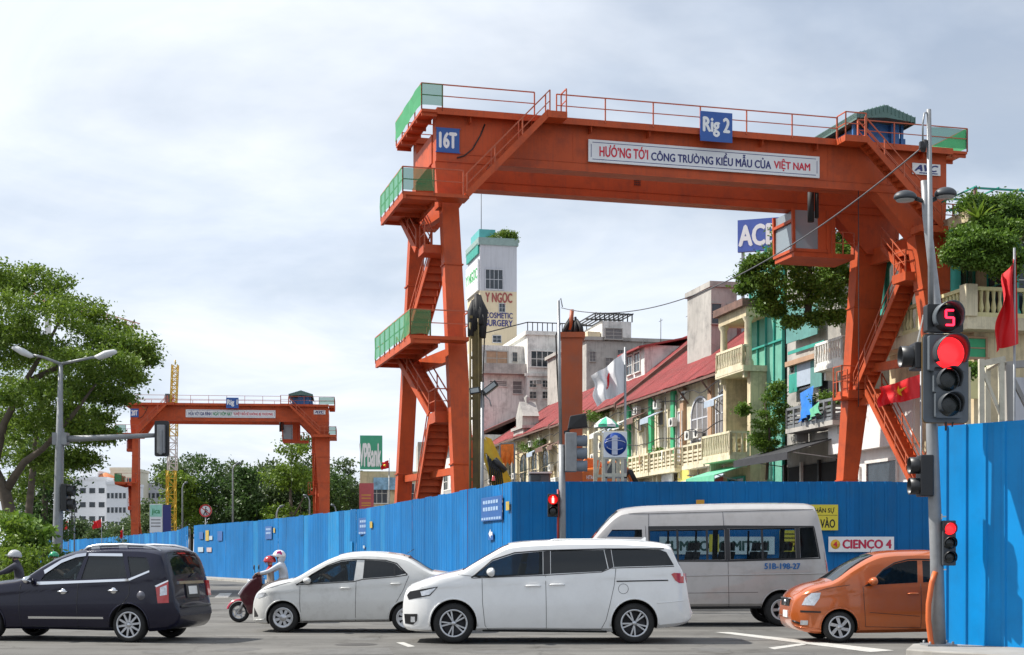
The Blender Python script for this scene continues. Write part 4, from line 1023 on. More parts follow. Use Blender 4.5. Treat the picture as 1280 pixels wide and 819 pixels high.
M_REDROOF = mat('red_sheet_roof', (.30, .042, .040), .6, var=.25, vscale=.5, streak=.4, dirt=(.16, .05, .04), dirt_amt=.6)
M_TILE = mat('old_tile_roof', (.16, .09, .07), .9, var=.3, vscale=2, dirt=(.06, .05, .05), dirt_amt=.5, bump=.4, bscale=5)
M_WIN = mat('dark_window_glass', (.03, .04, .05), .12, var=.3, vscale=1.5)
M_SHUT = mat('grey_shutter', (.16, .15, .15), .6, var=.2, vscale=3)
M_CSHUT = mat('cream_shutter', (.62, .57, .44), .7, var=.12, vscale=2, dirt_amt=.2)
M_GPIL = mat('green_paint', (.04, .36, .16), .6, var=.15, vscale=1.5, streak=.3)
M_TEAL = mat('teal_paint', (.03, .30, .24), .6, var=.15, vscale=1.5, streak=.3)
M_BPIL = mat('brown_plaster', (.40, .25, .16), .8, var=.15, streak=.4)
M_FRAME = mat('white_frame', (.66, .65, .62), .6, var=.1, dirt_amt=.2)
M_GNETB = mat('green_scaffold_sheet', (.13, .36, .27), .7, var=.18, vscale=.6, streak=.5, dirt=(.08, .22, .18), dirt_amt=.4)
M_TNET = mat('teal_net', (.10, .26, .24), .8, var=.25, vscale=.8, streak=.5)
M_WSHOP = mat('white_shop_panel', (.72, .71, .69), .5, var=.06, streak=.25)
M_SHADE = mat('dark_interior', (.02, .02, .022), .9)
M_AWNW = mat('pale_awning', (.60, .62, .58), .6, var=.1, dirt_amt=.2); M_AWNB = mat('blue_grey_awning', (.36, .42, .50), .6, var=.1, dirt_amt=.2); M_AWNG = mat('green_awning', (.13, .45, .28), .6, var=.12)
M_AC = mat('aircon_casing', (.62, .61, .57), .6, dirt_amt=.25)
def cloth(name, m, pts_top, drop, parent, amp=.12, n=8, k=6):
    vs = []; a, b = Vector(pts_top[0]), Vector(pts_top[1])
    for i in range(n+1):
        for j in range(k+1):
            p = a.lerp(b, i/n); f_ = j/k
            vs.append((p.x, p.y+amp*math.sin(i*1.9+j*.7)*f_, p.z-drop*f_*(1-.25*abs(math.sin(i*1.1)))))
    return MB().add(vs, [(i*(k+1)+j, i*(k+1)+j+1, (i+1)*(k+1)+j+1, (i+1)*(k+1)+j) for i in range(n) for j in range(k)], 0, True).build(name, m, parent)
class Bld:
    def __init__(s, loc, label, name='shophouse', cat='building', rz=RANG, group=None):
        s.loc = Vector(loc); s.rz = rz; s.root = empty(name, loc, rz, label, cat, group); s.ux = Vector((math.cos(rz), math.sin(rz), 0)); s.uy = Vector((-math.sin(rz), math.cos(rz), 0))
    def f(s, x, y, d=0.):            # pixel on the front plane local y=d -> (local x, z)
        k_ = (x-640)/F; o = s.loc+s.uy*d       # (o + u*ux).x = k*(o+u*ux).y
        u = (k_*o.y-o.x)/(s.ux.x-k_*s.ux.y); Y = o.y+u*s.ux.y; return u, EYE+(HOR-y)*Y/F
    def e(s, x, y, xl=0.):           # pixel on the end plane local x=xl -> (local y, z)
        k_ = (x-640)/F; o = s.loc+s.ux*xl; v = (k_*o.y-o.x)/(s.uy.x-k_*s.uy.y); Y = o.y+v*s.uy.y; return v, EYE+(HOR-y)*Y/F
    def box(s, name, x0, x1, y0, y1, z0, z1, m, bevel=0, parent=None):
        return MB().box(min(x0, x1), max(x0, x1), min(y0, y1), max(y0, y1), z0, z1).build(name, m, parent or s.root, bevel=bevel)
    def win(s, u0, u1, z0, z1, m=None, fm=None, d=0., mull=2, arch=False, trans=1, side=False):
        """framed window set on the front plane (or on the end plane x=d when side)"""
        u0, u1 = min(u0, u1), max(u0, u1); fm = fm or M_FRAME; m = m or M_WIN; t = max(.06, (u1-u0)*.05)
        fn = (lambda a, b, c: (d-c, a, b)) if side else (lambda a, b, c: (a, d+c, b))
        def outline(e):
            if not arch: return [(u0-e, z0), (u1+e, z0), (u1+e, z1+e), (u0-e, z1+e)]
            c = (u0+u1)/2; r_ = (u1-u0)/2+e; zc = z1-(u1-u0)/2*.8
            return [(u0-e, z0), (u1+e, z0)]+[(c+r_*math.cos(a), zc+r_*.8*math.sin(a)) for a in np.linspace(0, math.pi, 11)]
        o = MB().prism(outline(0), fn, -.02, .05).build('window', m, s.root)
        fr = MB()
        def bx(a0, a1, b0, b1, c1): fr.prism([(a0, b0), (a1, b0), (a1, b1), (a0, b1)], fn, .0, c1)
        bx(u0-t, u0, z0, z1-(0 if not arch else (u1-u0)*.3), .12); bx(u1, u1+t, z0, z1-(0 if not arch else (u1-u0)*.3), .12)
        if not arch: bx(u0-t, u1+t, z1, z1+t, .13)
        else:
            oo, ii = outline(t)[2:], outline(0)[2:]
            for i in range(len(oo)-1): fr.prism([oo[i], oo[i+1], ii[i+1], ii[i]], fn, 0, .12)
        for i in range(1, mull): q = u0+(u1-u0)*i/mull; bx(q-t*.3, q+t*.3, z0, z1-(0.02 if not arch else (u1-u0)*.06), .08)
        for i in range(1, trans+1): q = z0+(z1-z0)*i/(trans+1); bx(u0, u1, q-t*.3, q+t*.3, .075)
        fr.build('frame', fm, o)
        sl_ = MB(); sl_.prism([(u0-t*1.5, z0-t*1.2), (u1+t*1.5, z0-t*1.2), (u1+t*1.5, z0), (u0-t*1.5, z0)], fn, 0, .2); sl_.build('sill', fm, o)
        return o
    def balcony(s, u0, u1, z0, h, dep, m, style='slot', d=0., mb_=None):
        u0, u1 = min(u0, u1), max(u0, u1)
        o = MB().box(u0, u1, d+.002, d+dep, z0-.25, z0).box(u0+.2, u0+.45, d+.002, d+dep*.6, z0-.7, z0-.25).box(u1-.45, u1-.2, d+.002, d+dep*.6, z0-.7, z0-.25).build('balcony', m, s.root)
        r_ = MB(); t = .1
        def run(p, q):
            p, q = Vector(p), Vector(q); L = (q-p).length
            r_.bar(p+Vector((0, 0, h)), q+Vector((0, 0, h)), .16, .14); r_.bar(p+Vector((0, 0, .1)), q+Vector((0, 0, .1)), .12, .18)
            n = max(2, int(L/(.28 if style == 'baluster' else .9)))
            for i in range(n+1):
                c = p.lerp(q, i/n)
                if style == 'baluster' and i not in (0, n): r_.lathe([(.05, .1), (.09, h*.3), (.045, h*.6), (.07, h*.95)], c, 'z', 6)
                else: r_.bar(c, c+Vector((0, 0, h)), .18)
            if style == 'slot':
                for kz in (.28, .48, .68): r_.bar(p+Vector((0, 0, h*kz)), q+Vector((0, 0, h*kz)), .1, h*.11)
            if style == 'solid': r_.bar(p+Vector((0, 0, h*.5)), q+Vector((0, 0, h*.5)), .1, h*.9)
        y1 = d+dep-.09
        run((u0+.1, y1, z0), (u1-.1, y1, z0)); run((u0+.1, d, z0), (u0+.1, y1, z0)); run((u1-.1, d, z0), (u1-.1, y1, z0))
        r_.build('balustrade', mb_ or m, o); return o
    def awning(s, u0, u1, z, dep, drop, m, d=0.):
        u0, u1 = min(u0, u1), max(u0, u1); a = MB()
        a.hexa([(u0, d, z-.06), (u1, d, z-.06), (u1, d+dep, z-drop-.06), (u0, d+dep, z-drop-.06)], [(u0, d, z), (u1, d, z), (u1, d+dep, z-drop), (u0, d+dep, z-drop)])
        a.box(u0, u1, d+dep, d+dep+.03, z-drop-.4, z-drop); o = a.build('awning', m, s.root)
        for u in (u0+.1, u1-.1): MB().bar((u, d, z-1.2), (u, d+dep*.9, z-drop), .05).build('stay', M_STEEL, o)
    def ac(s, u, z, d=0.): 
        o = MB().box(u, u+.9, d, d+.35, z, z+.62).build('aircon_unit', M_AC, s.root, bevel=.02)
        MB().lathe([(.001, d+.36), (.22, d+.36), (.22, d+.35)], (u+.35, 0, z+.31), 'y', 16).build('fan_grille', M_DARK, o)
def gable_roof(b, u0, u1, ze, zr, yr, over, m, sheet=1.25, back=-14):
    """front slope laid sheet by sheet, plain rear slope"""
    u0, u1 = min(u0, u1), max(u0, u1)
    root = MB().hexa([(u0, yr, zr-.12), (u1, yr, zr-.12), (u1, back, ze-.1), (u0, back, ze-.1)], [(u0, yr, zr), (u1, yr, zr), (u1, back, ze+.02), (u0, back, ze+.02)]).build('roof', m, b.root)
    n = max(1, round((u1-u0)/sheet)); w = (u1-u0)/n; L = math.hypot(over-yr, zr-ze)
    mb = MB(); pts = []
    for i in range(7): pts += [(w*i/7+.0, 0), (w*i/7+w*.03, .05), (w*i/7+w*.07, .05), (w*i/7+w*.10, 0)]
    pts.append((w*1.03, 0)); N = len(pts); a = math.atan2(ze-zr, over-yr)
    vs = []
    for v in (0, L):
        for x, h in pts: vs.append((x, v*math.cos(a)-h*math.sin(a), v*math.sin(a)+h*math.cos(a)))
    mb.add(vs, [(i, i+1, N+i+1, N+i) for i in range(N-1)]); me = mb.mesh('roof_sheet', m)
    for i in range(n): inst('roof_sheet', me, root, (u0+i*w, yr, zr+.02+random.uniform(0, .03)), (random.uniform(-.004, .004), 0, 0))
    MB().bar((u0, over-.05, ze-.08), (u1, over-.05, ze-.08), .12, .16).build('gutter', M_TILE, root)
    for e in (u0-.06, u1+.06):
        v = MB().hexa([(e-.12, over, ze-.25), (e+.12, over, ze-.25), (e+.12, yr, zr-.25), (e-.12, yr, zr-.25)], [(e-.12, over, ze+.12), (e+.12, over, ze+.12), (e+.12, yr, zr+.16), (e-.12, yr, zr+.16)]); v.build('verge', M_TILE, root)
    return root
GRP = 'old shophouses behind the site'
def br(b, x0, x1, z1, m, depth=14, u0=None, u1=None, name='wall', zb=0.):
    ua = b.f(x0, 600)[0] if u0 is None else u0; ub = b.f(x1, 600)[0] if u1 is None else u1
    b.box(name, ua, ub, -depth, 0, zb, z1, m); return min(ua, ub), max(ua, ub)
# --- terrace A, near: cream walls, green and brown pilasters, red roof
A = Bld(rowpt(921), 'cream shophouse terrace with red roof and green pilasters, nearest the netted block', group=GRP)
ua, ub = br(A, 921, 784, 13.3, M_CREAM2)
gable_roof(A, ua, ub, 13.25, 19.4, -7.2, .9, M_REDROOF)
for x, m in ((788, M_GPIL), (816, M_GPIL), (844, M_GPIL), (856, M_BPIL), (891, M_BPIL), (918, M_BPIL)):
    u = A.f(x, 500)[0]; A.box('pilaster', u-.35, u+.35, 0, .25, 7.4, 13.2, m)
for xa, xb, ya, yb in ((866, 886, 531, 497), (897, 915, 531, 486)):
    (u0, z0), (u1, z1) = A.f(xa, ya), A.f(xb, yb); A.win(u0, u1, 8.0, 12.2, M_SHUT, M_GREYW, mull=3, arch=True, trans=2)
for xa, xb in ((796, 809), (822, 836)):
    u0, u1 = A.f(xa, 500)[0], A.f(xb, 500)[0]; A.win(u0, u1, 7.9, 11.9, M_CSHUT, M_CREAM2, mull=4, trans=1); c = (u0+u1)/2; A.win(c-.5, c+.5, 11.0, 11.9, M_SHUT, M_CREAM, d=.06, mull=1, trans=0)
u0, u1 = A.f(849, 500)[0], A.f(855, 500)[0]; A.win(u0, u1, 8.0, 11.6, M_GREYW, M_FRAME, mull=2, trans=3)
for xa, xb in ((786, 812), (813, 845), (854, 881), (883, 909)):
    u0, u1 = A.f(xa, 560, 1.0)[0], A.f(xb, 560, 1.0)[0]; A.balcony(u0, u1, 7.55, 1.35, 1.1, M_CREAM2, 'slot')
A.awning(A.f(826, 590, 1.2)[0], A.f(866, 590, 1.2)[0], 6.9, 2.4, 1.1, M_AWNW); A.awning(A.f(868, 590, 1.2)[0], A.f(903, 590, 1.2)[0], 7.0, 2.4, 1.0, M_AWNB)
for x in (794, 806, 820, 836, 850, 872, 890, 910):
    u = A.f(x, 580)[0]; A.box('ground_floor_pier', u-.3, u+.3, 0, .2, 0, 7.0, M_CREAM)
for xa, xb in ((796, 804), (808, 818), (822, 834), (852, 870), (874, 888), (893, 908)):
    u0, u1 = A.f(xa, 580)[0], A.f(xb, 580)[0]; A.win(u0, u1, 2.6, 6.0, M_WIN, M_FRAME, mull=2)
tb = MB()
for x in (800, 830, 862, 893): u = A.f(x, 490)[0]; tb.bar((u, .1, 12.0), (u, .95, 13.1), .1)
tb.build('roof_strut', M_TILE, A.root)
# --- terrace B with dormer, partly behind the white flag
B2 = Bld(rowpt(784), 'shophouse with red roof and dormer window behind the white flag', group=GRP)
ua, ub = br(B2, 784, 700, 13.5, M_CREAM)
gable_roof(B2, ua+.3, ub, 13.4, 19.9, -7.2, 1.0, M_REDROOF)
dm = MB().prism([(0, 0), (5.2, 0), (5.2, 2.6), (0, 2.6)], lambda u, z, y: (3.0+u, y, 16.0+z), -5.5, -2.4).build('dormer', M_WREND, B2.root)
B2.win(4.0, 5.5, 16.6, 18.2, M_WIN, M_FRAME, d=-2.4, mull=2); B2.win(6.1, 7.6, 16.6, 18.2, M_WIN, M_FRAME, d=-2.4, mull=2)
MB().hexa([(2.6, -6.5, 19.3), (8.6, -6.5, 19.3), (8.6, -1.8, 18.3), (2.6, -1.8, 18.3)], [(2.6, -6.5, 19.45), (8.6, -6.5, 19.45), (8.6, -1.8, 18.45), (2.6, -1.8, 18.45)]).build('dormer_roof', M_REDROOF, dm)
for x in (776, 766, 752, 738, 724, 710):
    u = B2.f(x, 520)[0]; B2.box('pilaster', u-.3, u+.3, 0, .22, 0, 13.2, M_CREAM2)
for xa, xb in ((769, 774), (756, 763), (742, 749), (728, 735), (713, 721)):
    u0, u1 = B2.f(xa, 520)[0], B2.f(xb, 520)[0]; B2.win(u0, u1, 8.3, 12.0, M_WIN, M_CREAM2, arch=True, mull=2); B2.win(u0, u1, 2.5, 6.2, M_WIN, M_FRAME)
u0, u1 = B2.f(778, 560, 1)[0], B2.f(738, 560, 1)[0]; B2.balcony(u0, u1, 7.4, 1.3, 1.0, M_CREAM, 'slot'); B2.awning(u0, u1, 6.8, 2.2, 1.0, M_AWNW)
u0, u1 = B2.f(734, 560, 1)[0], B2.f(706, 560, 1)[0]; B2.balcony(u0, u1, 7.4, 1.2, 1.0, M_WREND, 'solid')
for x in (800, 829, 862): A.ac(A.f(x, 520)[0], 12.3, .02)
for x in (792, 847, 893): u = A.f(x, 520)[0]; MB().tube([(u, .12, .3), (u, .12, 12.9)], .06, 6).build('drain_pipe', M_GREND, A.root)
for x in (760, 731, 716): B2.ac(B2.f(x, 560)[0], 10.2, .25)
for x, hh in ((860, 2.5), (826, 3.2), (804, 2.0)): u = A.f(x, 430, -7.2)[0]; MB().tube([(u, -7.2, 19.3), (u, -7.2, 19.3+hh)], .03, 5).bar((u-.5, -7.2, 19.1+hh), (u+.5, -7.2, 19.1+hh), .03).build('tv_aerial', M_DARK, A.root)
for x in (801, 829): cloth('laundry', M_FRAME if x > 810 else M_BPIL, [(A.f(x, 550, 1.2)[0], 1.25, 8.9), (A.f(x-5, 550, 1.2)[0]-.6, 1.25, 8.9)], .8, A.root, .08, 5, 4) if 'cloth' in globals() else None
# --- terrace C with stone pediment
Cc = Bld(rowpt(699), 'far shophouse with stone pediment and plants on its balcony', group=GRP)
ua, ub = br(Cc, 699, 612, 13.6, M_CREAM)
gable_roof(Cc, ua+.3, ub, 13.5, 18.6, -7.0, 1.0, M_REDROOF)
uc = Cc.f(655, 520)[0]
pd_ = MB(); pd_.box(uc-2.2, uc+2.2, -1.5, .6, 13.3, 14.3); pd_.box(uc-2.6, uc+2.6, -1.6, .8, 14.3, 14.6); pd_.box(uc-1.4, uc+1.4, -1.2, .5, 14.6, 15.6); pd_.prism([(uc-1.7, 15.6), (uc+1.7, 15.6), (uc, 17.2)], XZ, -1.2, .5); pd_.lathe([(.01, 17.9), (.3, 17.6), (.15, 17.1), (.35, 16.9)], (uc, -.3, 0), 'z', 8); pd_.build('pediment', M_GREND, Cc.root)
for x in (690, 676, 662, 648, 634, 620):
    u = Cc.f(x, 540)[0]; Cc.box('pilaster', u-.3, u+.3, 0, .25, 0, 13.3, M_CREAM2)
for xa, xb in ((679, 687), (665, 673), (651, 659), (637, 645), (623, 631)):
    u0, u1 = Cc.f(xa, 540)[0], Cc.f(xb, 540)[0]; Cc.win(u0, u1, 8.2, 11.8, M_WIN, M_CREAM, arch=True); Cc.win(u0, u1, 2.5, 6, M_WIN, M_FRAME)
u0, u1 = Cc.f(697, 575, 1)[0], Cc.f(655, 575, 1)[0]; Cc.balcony(u0, u1, 7.3, 1.2, 1.2, M_WREND, 'solid'); Cc.awning(u0, u1, 6.6, 2.2, .8, M_AWNW)
u0, u1 = Cc.f(650, 575, 1)[0], Cc.f(616, 575, 1)[0]; Cc.balcony(u0, u1, 7.3, 1.2, 1.2, M_CREAM, 'slot')
for x in (684, 690): Cc.ac(Cc.f(x, 580)[0], 8.6, .3)
D2 = Bld(rowpt(640)-RN*9, 'grey timber upper storey with small window behind the stone pediment', group=GRP)
D2.box('wall', 0, 22, -8, 0, 0, 18.8, M_GREND); D2.win(3, 5.2, 15.4, 17.8, M_WIN, M_FRAME); D2.win(9, 11, 15.4, 17.8, M_WIN, M_FRAME); gable_roof(D2, -.5, 22.5, 18.8, 20.6, -4, .8, M_TILE, 3.0, -8.5)
SHOPC = [mat('shop_board_%d' % i, c_, .6, var=.2, vscale=1.5) for i, c_ in enumerate(((.5, .08, .06), (.08, .2, .45), (.6, .5, .12), (.55, .56, .55), (.06, .28, .16), (.10, .10, .11)))]
for b_, n_, L_ in ((A, 7, A.f(784, 600)[0]), (B2, 6, B2.f(700, 600)[0]), (Cc, 8, Cc.f(612, 600)[0])):
    for i in range(n_):
        u = L_*(i+.5)/n_+random.uniform(-.4, .4); w2 = L_/n_*random.uniform(.25, .42); zb_ = random.uniform(5.0, 6.4)
        b_.box('shop_board', u-w2, u+w2, .5, .62, zb_, zb_+random.uniform(.7, 1.2), SHOPC[i % 6 if b_ is A else (i*5+2) % 6])
        if random.random() < .6: b_.ac(u-.5+random.uniform(-1, 1), random.choice((9.4, 10.6, 12.2)), .26)
        if random.random() < .5: b_.awning(u-w2*.9, u+w2*.9, random.uniform(11.9, 12.3), 1.1, .5, random.choice((M_AWNW, M_AWNB, M_TILE)), d=.26)
        pu = u+w2; MB().tube([(pu, .32, .5), (pu, .32, random.uniform(9, 13))], .05, 5).build('drain_pipe', M_GREND, b_.root)
    for zc_ in (7.0, 10.1, 12.75):
        wi = MB(); pts = [(L_*t, .55+.25*math.sin(t*9), zc_+.25*math.sin(t*23)-.35*abs(math.sin(t*math.pi*4))) for t in np.linspace(0, 1, 40)]; wi.tube(pts, .035, 5).build('wiring', M_DARK, b_.root)
# --- far end of the row left of the drill mast
E2 = Bld(rowpt(604), 'last old shophouse in the row left of the drill mast', group=GRP)
E2.box('wall', 0, 34, -12, 0, 0, 15.5, M_WREND); 
for i in range(6):
    E2.win(2+i*5.2, 4.6+i*5.2, 9.5, 12.8, M_WIN, M_FRAME, mull=2); E2.win(2+i*5.2, 4.6+i*5.2, 3, 6.5, M_WIN, M_FRAME)
E2.balcony(6, 20, 8.6, 1.2, 1.1, M_FRAME, 'baluster'); gable_roof(E2, 0, 34, 15.4, 18.4, -6, .8, M_REDROOF, 2.5, -12)
# --- cream corner house with loggia, between the red roofs and the green netting
Fh = Bld(rowpt(938, 1.0), 'narrow cream house with pillared loggia balcony beside the green netting')
uf = Fh.f(904, 450)[0]
Fh.box('wall', 0, uf, -12, -2.2, 0, 16.9, M_CREAM); Fh.box('wall', 0, uf, -2.2, 0, 0, 7.2, M_CREAM); Fh.box('floor_slab', 0, uf, -2.2, .35, 7.2, 7.5, M_CREAM); Fh.box('floor_slab', -.1, uf+.1, -2.2, .5, 12.6, 12.95, M_CREAM2)
Fh.box('cornice', -.2, uf+.25, -2.3, .6, 16.5, 16.95, M_TILE); Fh.box('fascia', -.05, uf+.05, -2.2, .3, 15.9, 16.5, M_CREAM)
for u in (.25, uf-.25):
    MB().lathe([(.34, 12.95), (.34, 13.2), (.24, 13.4), (.21, 15.6), (.32, 15.8), (.34, 15.9)], (u, .05, 0), 'z', 12).build('column', M_CREAM2, Fh.root); Fh.box('pier', u-.25, u+.25, -2.2, 0, 7.5, 12.6, M_CREAM)
Fh.balcony(0, uf, 12.95, 1.2, .5, M_CREAM2, 'baluster', d=.02); Fh.balcony(-.2, uf+.2, 7.5, 1.4, 1.2, M_CREAM2, 'baluster', d=.2)
Fh.win(1.0, 2.0, 13.2, 15.7, M_TEAL, M_CREAM2, d=-2.2, arch=True); Fh.win(2.6, 3.6, 13.2, 15.7, M_TEAL, M_CREAM2, d=-2.2, arch=True); Fh.win(1.2, 3.2, 7.9, 11.4, M_TEAL, M_CREAM, d=-2.2, arch=True); Fh.win(.9, 3.4, 2.5, 6.2, M_WIN, M_TEAL)
Fh.box('roof_room', .2, 3.2, -6, -1.5, 16.95, 18.6, M_CREAM2); Fh.win(.7, 1.7, 17.3, 18.2, M_BPIL, M_FRAME, d=-1.5, mull=1)
Fh.awning(-.3, uf+.2, 7.0, 2.2, .7, M_AWNG, d=.2)
t = Bld(rowpt(905)-RN*7+RU*8, 'dirty concrete stair tower rising behind the red roofs', 'stair_tower')
yy0, zt_ = t.e(921, 360); yy1, _ = t.e(889, 360)
t.box('wall', 0, 5, min(yy0, yy1), max(yy0, yy1), 0, zt_, M_GREND); t.box('parapet', -.15, 5.15, min(yy0, yy1)-.15, max(yy0, yy1)+.15, zt_, zt_+.4, M_GREND)
ym = (yy0+yy1)/2
for i in (-1, 1): t.win(ym+i*.6-.35, ym+i*.6+.35, zt_-2.6, zt_-1.2, M_WIN, M_GREND, d=0, mull=1, side=True)
# --- block wrapped in green scaffold sheets
Gn = Bld(rowpt(978), 'tall house front wrapped in green scaffold sheeting')
ug = Gn.f(937, 500)[0]; Gn.box('wall', .1, ug-.1, -12, -.4, 0, 19.2, M_GREND)
nb_ = 4; zs = [4.2, 7.6, 11.0, 14.2, 17.2, 20.0]
for j in range(5):
    for i in range(nb_):
        u0, u1 = ug*i/nb_, ug*(i+1)/nb_; dd = random.uniform(0, .06)
        Gn.box('scaffold_sheet', u0+.02, u1-.02, -.15+dd, -.1+dd, zs[j]+.06, zs[j+1]-.04, M_GNETB)
    Gn.box('scaffold_rail', -.1, ug+.1, -.1, .08, zs[j]-.06, zs[j]+.05, M_TEAL)
for i in range(nb_+1): Gn.box('scaffold_post', ug*i/nb_-.04, ug*i/nb_+.04, -.14, .04, 0, 20.2, M_TEAL)
for i in range(2): Gn.box('end_sheet', -.06, 0, -.4-5.5*(i+1), -.45-5.5*i, 12, 19, M_GNETB)
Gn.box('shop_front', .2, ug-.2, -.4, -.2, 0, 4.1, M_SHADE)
# --- cluttered house with nets, tarpaulin and dark awning
Hh = Bld(rowpt(1047), 'cluttered narrow house with teal nets, hanging tarpaulin and dark awning')
uh = Hh.f(980, 500)[0]; Hh.box('wall', 0, uh, -12, -.2, 0, 18.5, M_GREND)
for xa, xb, ya, yb, m in ((983, 1000, 430, 375, M_TNET), (1000, 1022, 425, 378, M_TNET), (985, 1030, 444, 425, M_TEAL)):
    (u0, z0), (u1, z1) = Hh.f(xa, ya, .3), Hh.f(xb, yb, .3); Hh.box('hanging_net', u0, u1, .26, .32, z0, z1, m)
(u0, z0), (u1, z1) = Hh.f(983, 451, .4), Hh.f(1040, 444, .4); Hh.box('floor_edge', u0, u1, -.2, .5, z0-.1, z1+.1, M_BPIL)
for xa, xb, ya, yb, m in ((986, 996, 492, 452, M_TEAL), (996, 1013, 484, 450, M_AWNB), (1013, 1027, 486, 447, M_TNET)):
    (u0, z0), (u1, z1) = Hh.f(xa, ya, .2), Hh.f(xb, yb, .2); Hh.box('curtain', u0, u1, .14, .2, min(z0, z1), max(z0, z1), m)
Hh.win(*[Hh.f(x, 470, .05)[0] for x in (997, 1012)], *[Hh.f(1005, y, .05)[1] for y in (484, 452)], M_SHUT, M_GREYW, d=-.15, mull=2)
(u0, z0), (u1, z1) = Hh.f(1022, 424, 1), Hh.f(1058, 410, 1); Hh.balcony(u0, u1, 11.6, 1.2, 1.2, M_WREND, 'baluster')
(u0, z0), (u1, z1) = Hh.f(986, 520, 1), Hh.f(1045, 500, 1); Hh.balcony(u0, u1, 8.6, 1.1, 1.2, M_GREND, 'slot', mb_=M_STEEL)
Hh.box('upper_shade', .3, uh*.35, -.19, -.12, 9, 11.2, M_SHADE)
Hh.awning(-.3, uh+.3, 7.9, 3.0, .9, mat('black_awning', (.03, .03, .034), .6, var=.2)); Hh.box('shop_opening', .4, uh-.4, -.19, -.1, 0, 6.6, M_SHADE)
for i in range(4): Hh.box('shop_post', uh*i/3-.1, uh*i/3+.1, -.1, .05, 0, 6.8, M_FRAME if i == 2 else M_DARK)
Hh.ac(2.0, 9.2, .1); Hh.ac(3.4, 8.8, .3); Hh.ac(5.2, 11.9, -.15)
(u0, z0), (u1, z1) = Hh.f(1017, 482, 1.4), Hh.f(998, 482, 1.4)
cloth('tarpaulin', mat('blue_tarpaulin', (.03, .20, .62), .45, var=.15), [(u0, 1.4, z0), (u1, 1.3, z0-.2)], 1.9, Hh.root, .25)
(u0, z0), (u1, z1) = Hh.f(1024, 502, 1.5), Hh.f(1012, 506, 1.5)
cloth('tarpaulin', M_AWNG, [(u0, 1.5, z0), (u1, 1.5, z0-.3)], .7, Hh.root, .15)
# --- white shop box behind the right crane legs
Ii = Bld(rowpt(1150), 'low white shop with plain fascia behind the right crane legs', 'shop', 'shop')
ui = Ii.f(1047, 560)[0]; Ii.box('wall', 0, ui, -9, 0, 0, 7.0, M_WSHOP); Ii.box('fascia', -.2, ui+.1, -.2, .5, 6.9, 9.4, M_WSHOP); Ii.box('roof_slab', -.1, ui, -9, -.2, 7.0, 7.3, M_GREND)
Ii.win(ui*.25, ui*.6, 2.8, 6.2, M_WIN, M_FRAME, mull=1, trans=0); Ii.win(ui*.7, ui*.95, 2.0, 6.0, M_WIN, M_FRAME, mull=2); Ii.box('end_wall_panel', -.25, -.2, -3, .4, 6.9, 9.4, M_WSHOP)
# --- corner house with green columns and balustrades, right edge
Jh = Bld(rowpt(1213), 'cream corner house with green columns and balustraded balcony at right edge')
uj = Jh.f(1112, 400)[0]
Jh.box('wall', 0, uj, -22, -2.2, 0, 16.2, M_CREAM); Jh.box('wall', -.0, uj, -2.2, 0, 0, 11.5, M_CREAM)
Jh.box('floor_slab', -1.3, uj+.2, -22, .9, 11.45, 12.0, M_CREAM2); Jh.box('roof_slab', -1.2, uj+.2, -22, .8, 16.2, 16.7, M_CREAM)
def jcol(u, y): MB().lathe([(.32, 12.0), (.32, 12.3), (.24, 12.5), (.22, 15.7), (.32, 15.95), (.34, 16.2)], (u, y, 0), 'z', 12).build('column', M_TEAL, Jh.root)
for u in (.5, 2.6, 5.0, uj-.4): jcol(u, .45)
for y in (-1.6, -4.4, -7.5, -10.5): jcol(-.9, y)
for y in (-3.1, -6.0, -9.2): Jh.win(y-.8, y+.8, 12.3, 15.6, M_WIN, M_FRAME, d=0, mull=2, side=True)
for u in (1.5, 4.0, 6.2): Jh.win(u-.6, u+.6, 12.3, 15.6, M_WIN, M_TEAL, d=-2.2, mull=2)
bl = MB()
def brun(p, q, h=1.25):
    p, q = Vector(p), Vector(q); n = int((q-p).length/.3)
    bl.bar(p+Vector((0, 0, h)), q+Vector((0, 0, h)), .26, .16); bl.bar(p+Vector((0, 0, .1)), q+Vector((0, 0, .1)), .22, .2)
    for i in range(1, n):
        c = p.lerp(q, i/n)
        if i % 8: bl.lathe([(.06, .15), (.12, .42), (.06, .8), (.09, 1.18)], c, 'z', 8)
brun((-1.15, .75, 12.0), (uj, .75, 12.0)); brun((-1.15, .75, 12.0), (-1.15, -22, 12.0)); bl.build('balustrade', mat('yellow_balustrade', (.62, .56, .30), .8, var=.12, streak=.4), Jh.root)
for u, y in ((-1.15, .75), (2.6, .75), (5, .75), (-1.15, -2.9), (-1.15, -5.6), (-1.15, -8.6)): Jh.box('balcony_pier', u-.28, u+.28, y-.28, y+.28, 12.0, 13.4, M_CREAM2)
Jh.box('end_wall', -.3, 0, -22, 0, 0, 11.45, M_CREAM)
y0, z0 = Jh.e(1188, 446, -.3); y1, z1 = Jh.e(1231, 424, -.3)
Jh.win(min(y0, y1), max(y0, y1), z0, z1, M_GPIL, M_BPIL, d=-.3, mull=2, side=True)
y0, z0 = Jh.e(1205, 498, -.8); y1, z1 = Jh.e(1228, 470, -.8)
Jh.box('pierced_panel', -.8, -.7, min(y0, y1), max(y0, y1), z0, z1, mat('yellow_panel', (.66, .60, .30), .8)); 
y2, _ = Jh.e(1262, 480, -.3); Jh.box('roller_shutter', -.36, -.3, y2-4, y2, 6.5, 9.5, M_GREYW)
tl_ = MB()
for i in range(9): tl_.bar((-1.2, .4-i*1.1, 17.75), (uj*.6, .4-i*1.1, 17.75), .06)
for u in (-1.1, 1.0, 3.0): tl_.bar((u, .5, 17.7), (u, -9, 17.7), .08)
tl_.build('roof_trellis', M_TEAL, Jh.root)
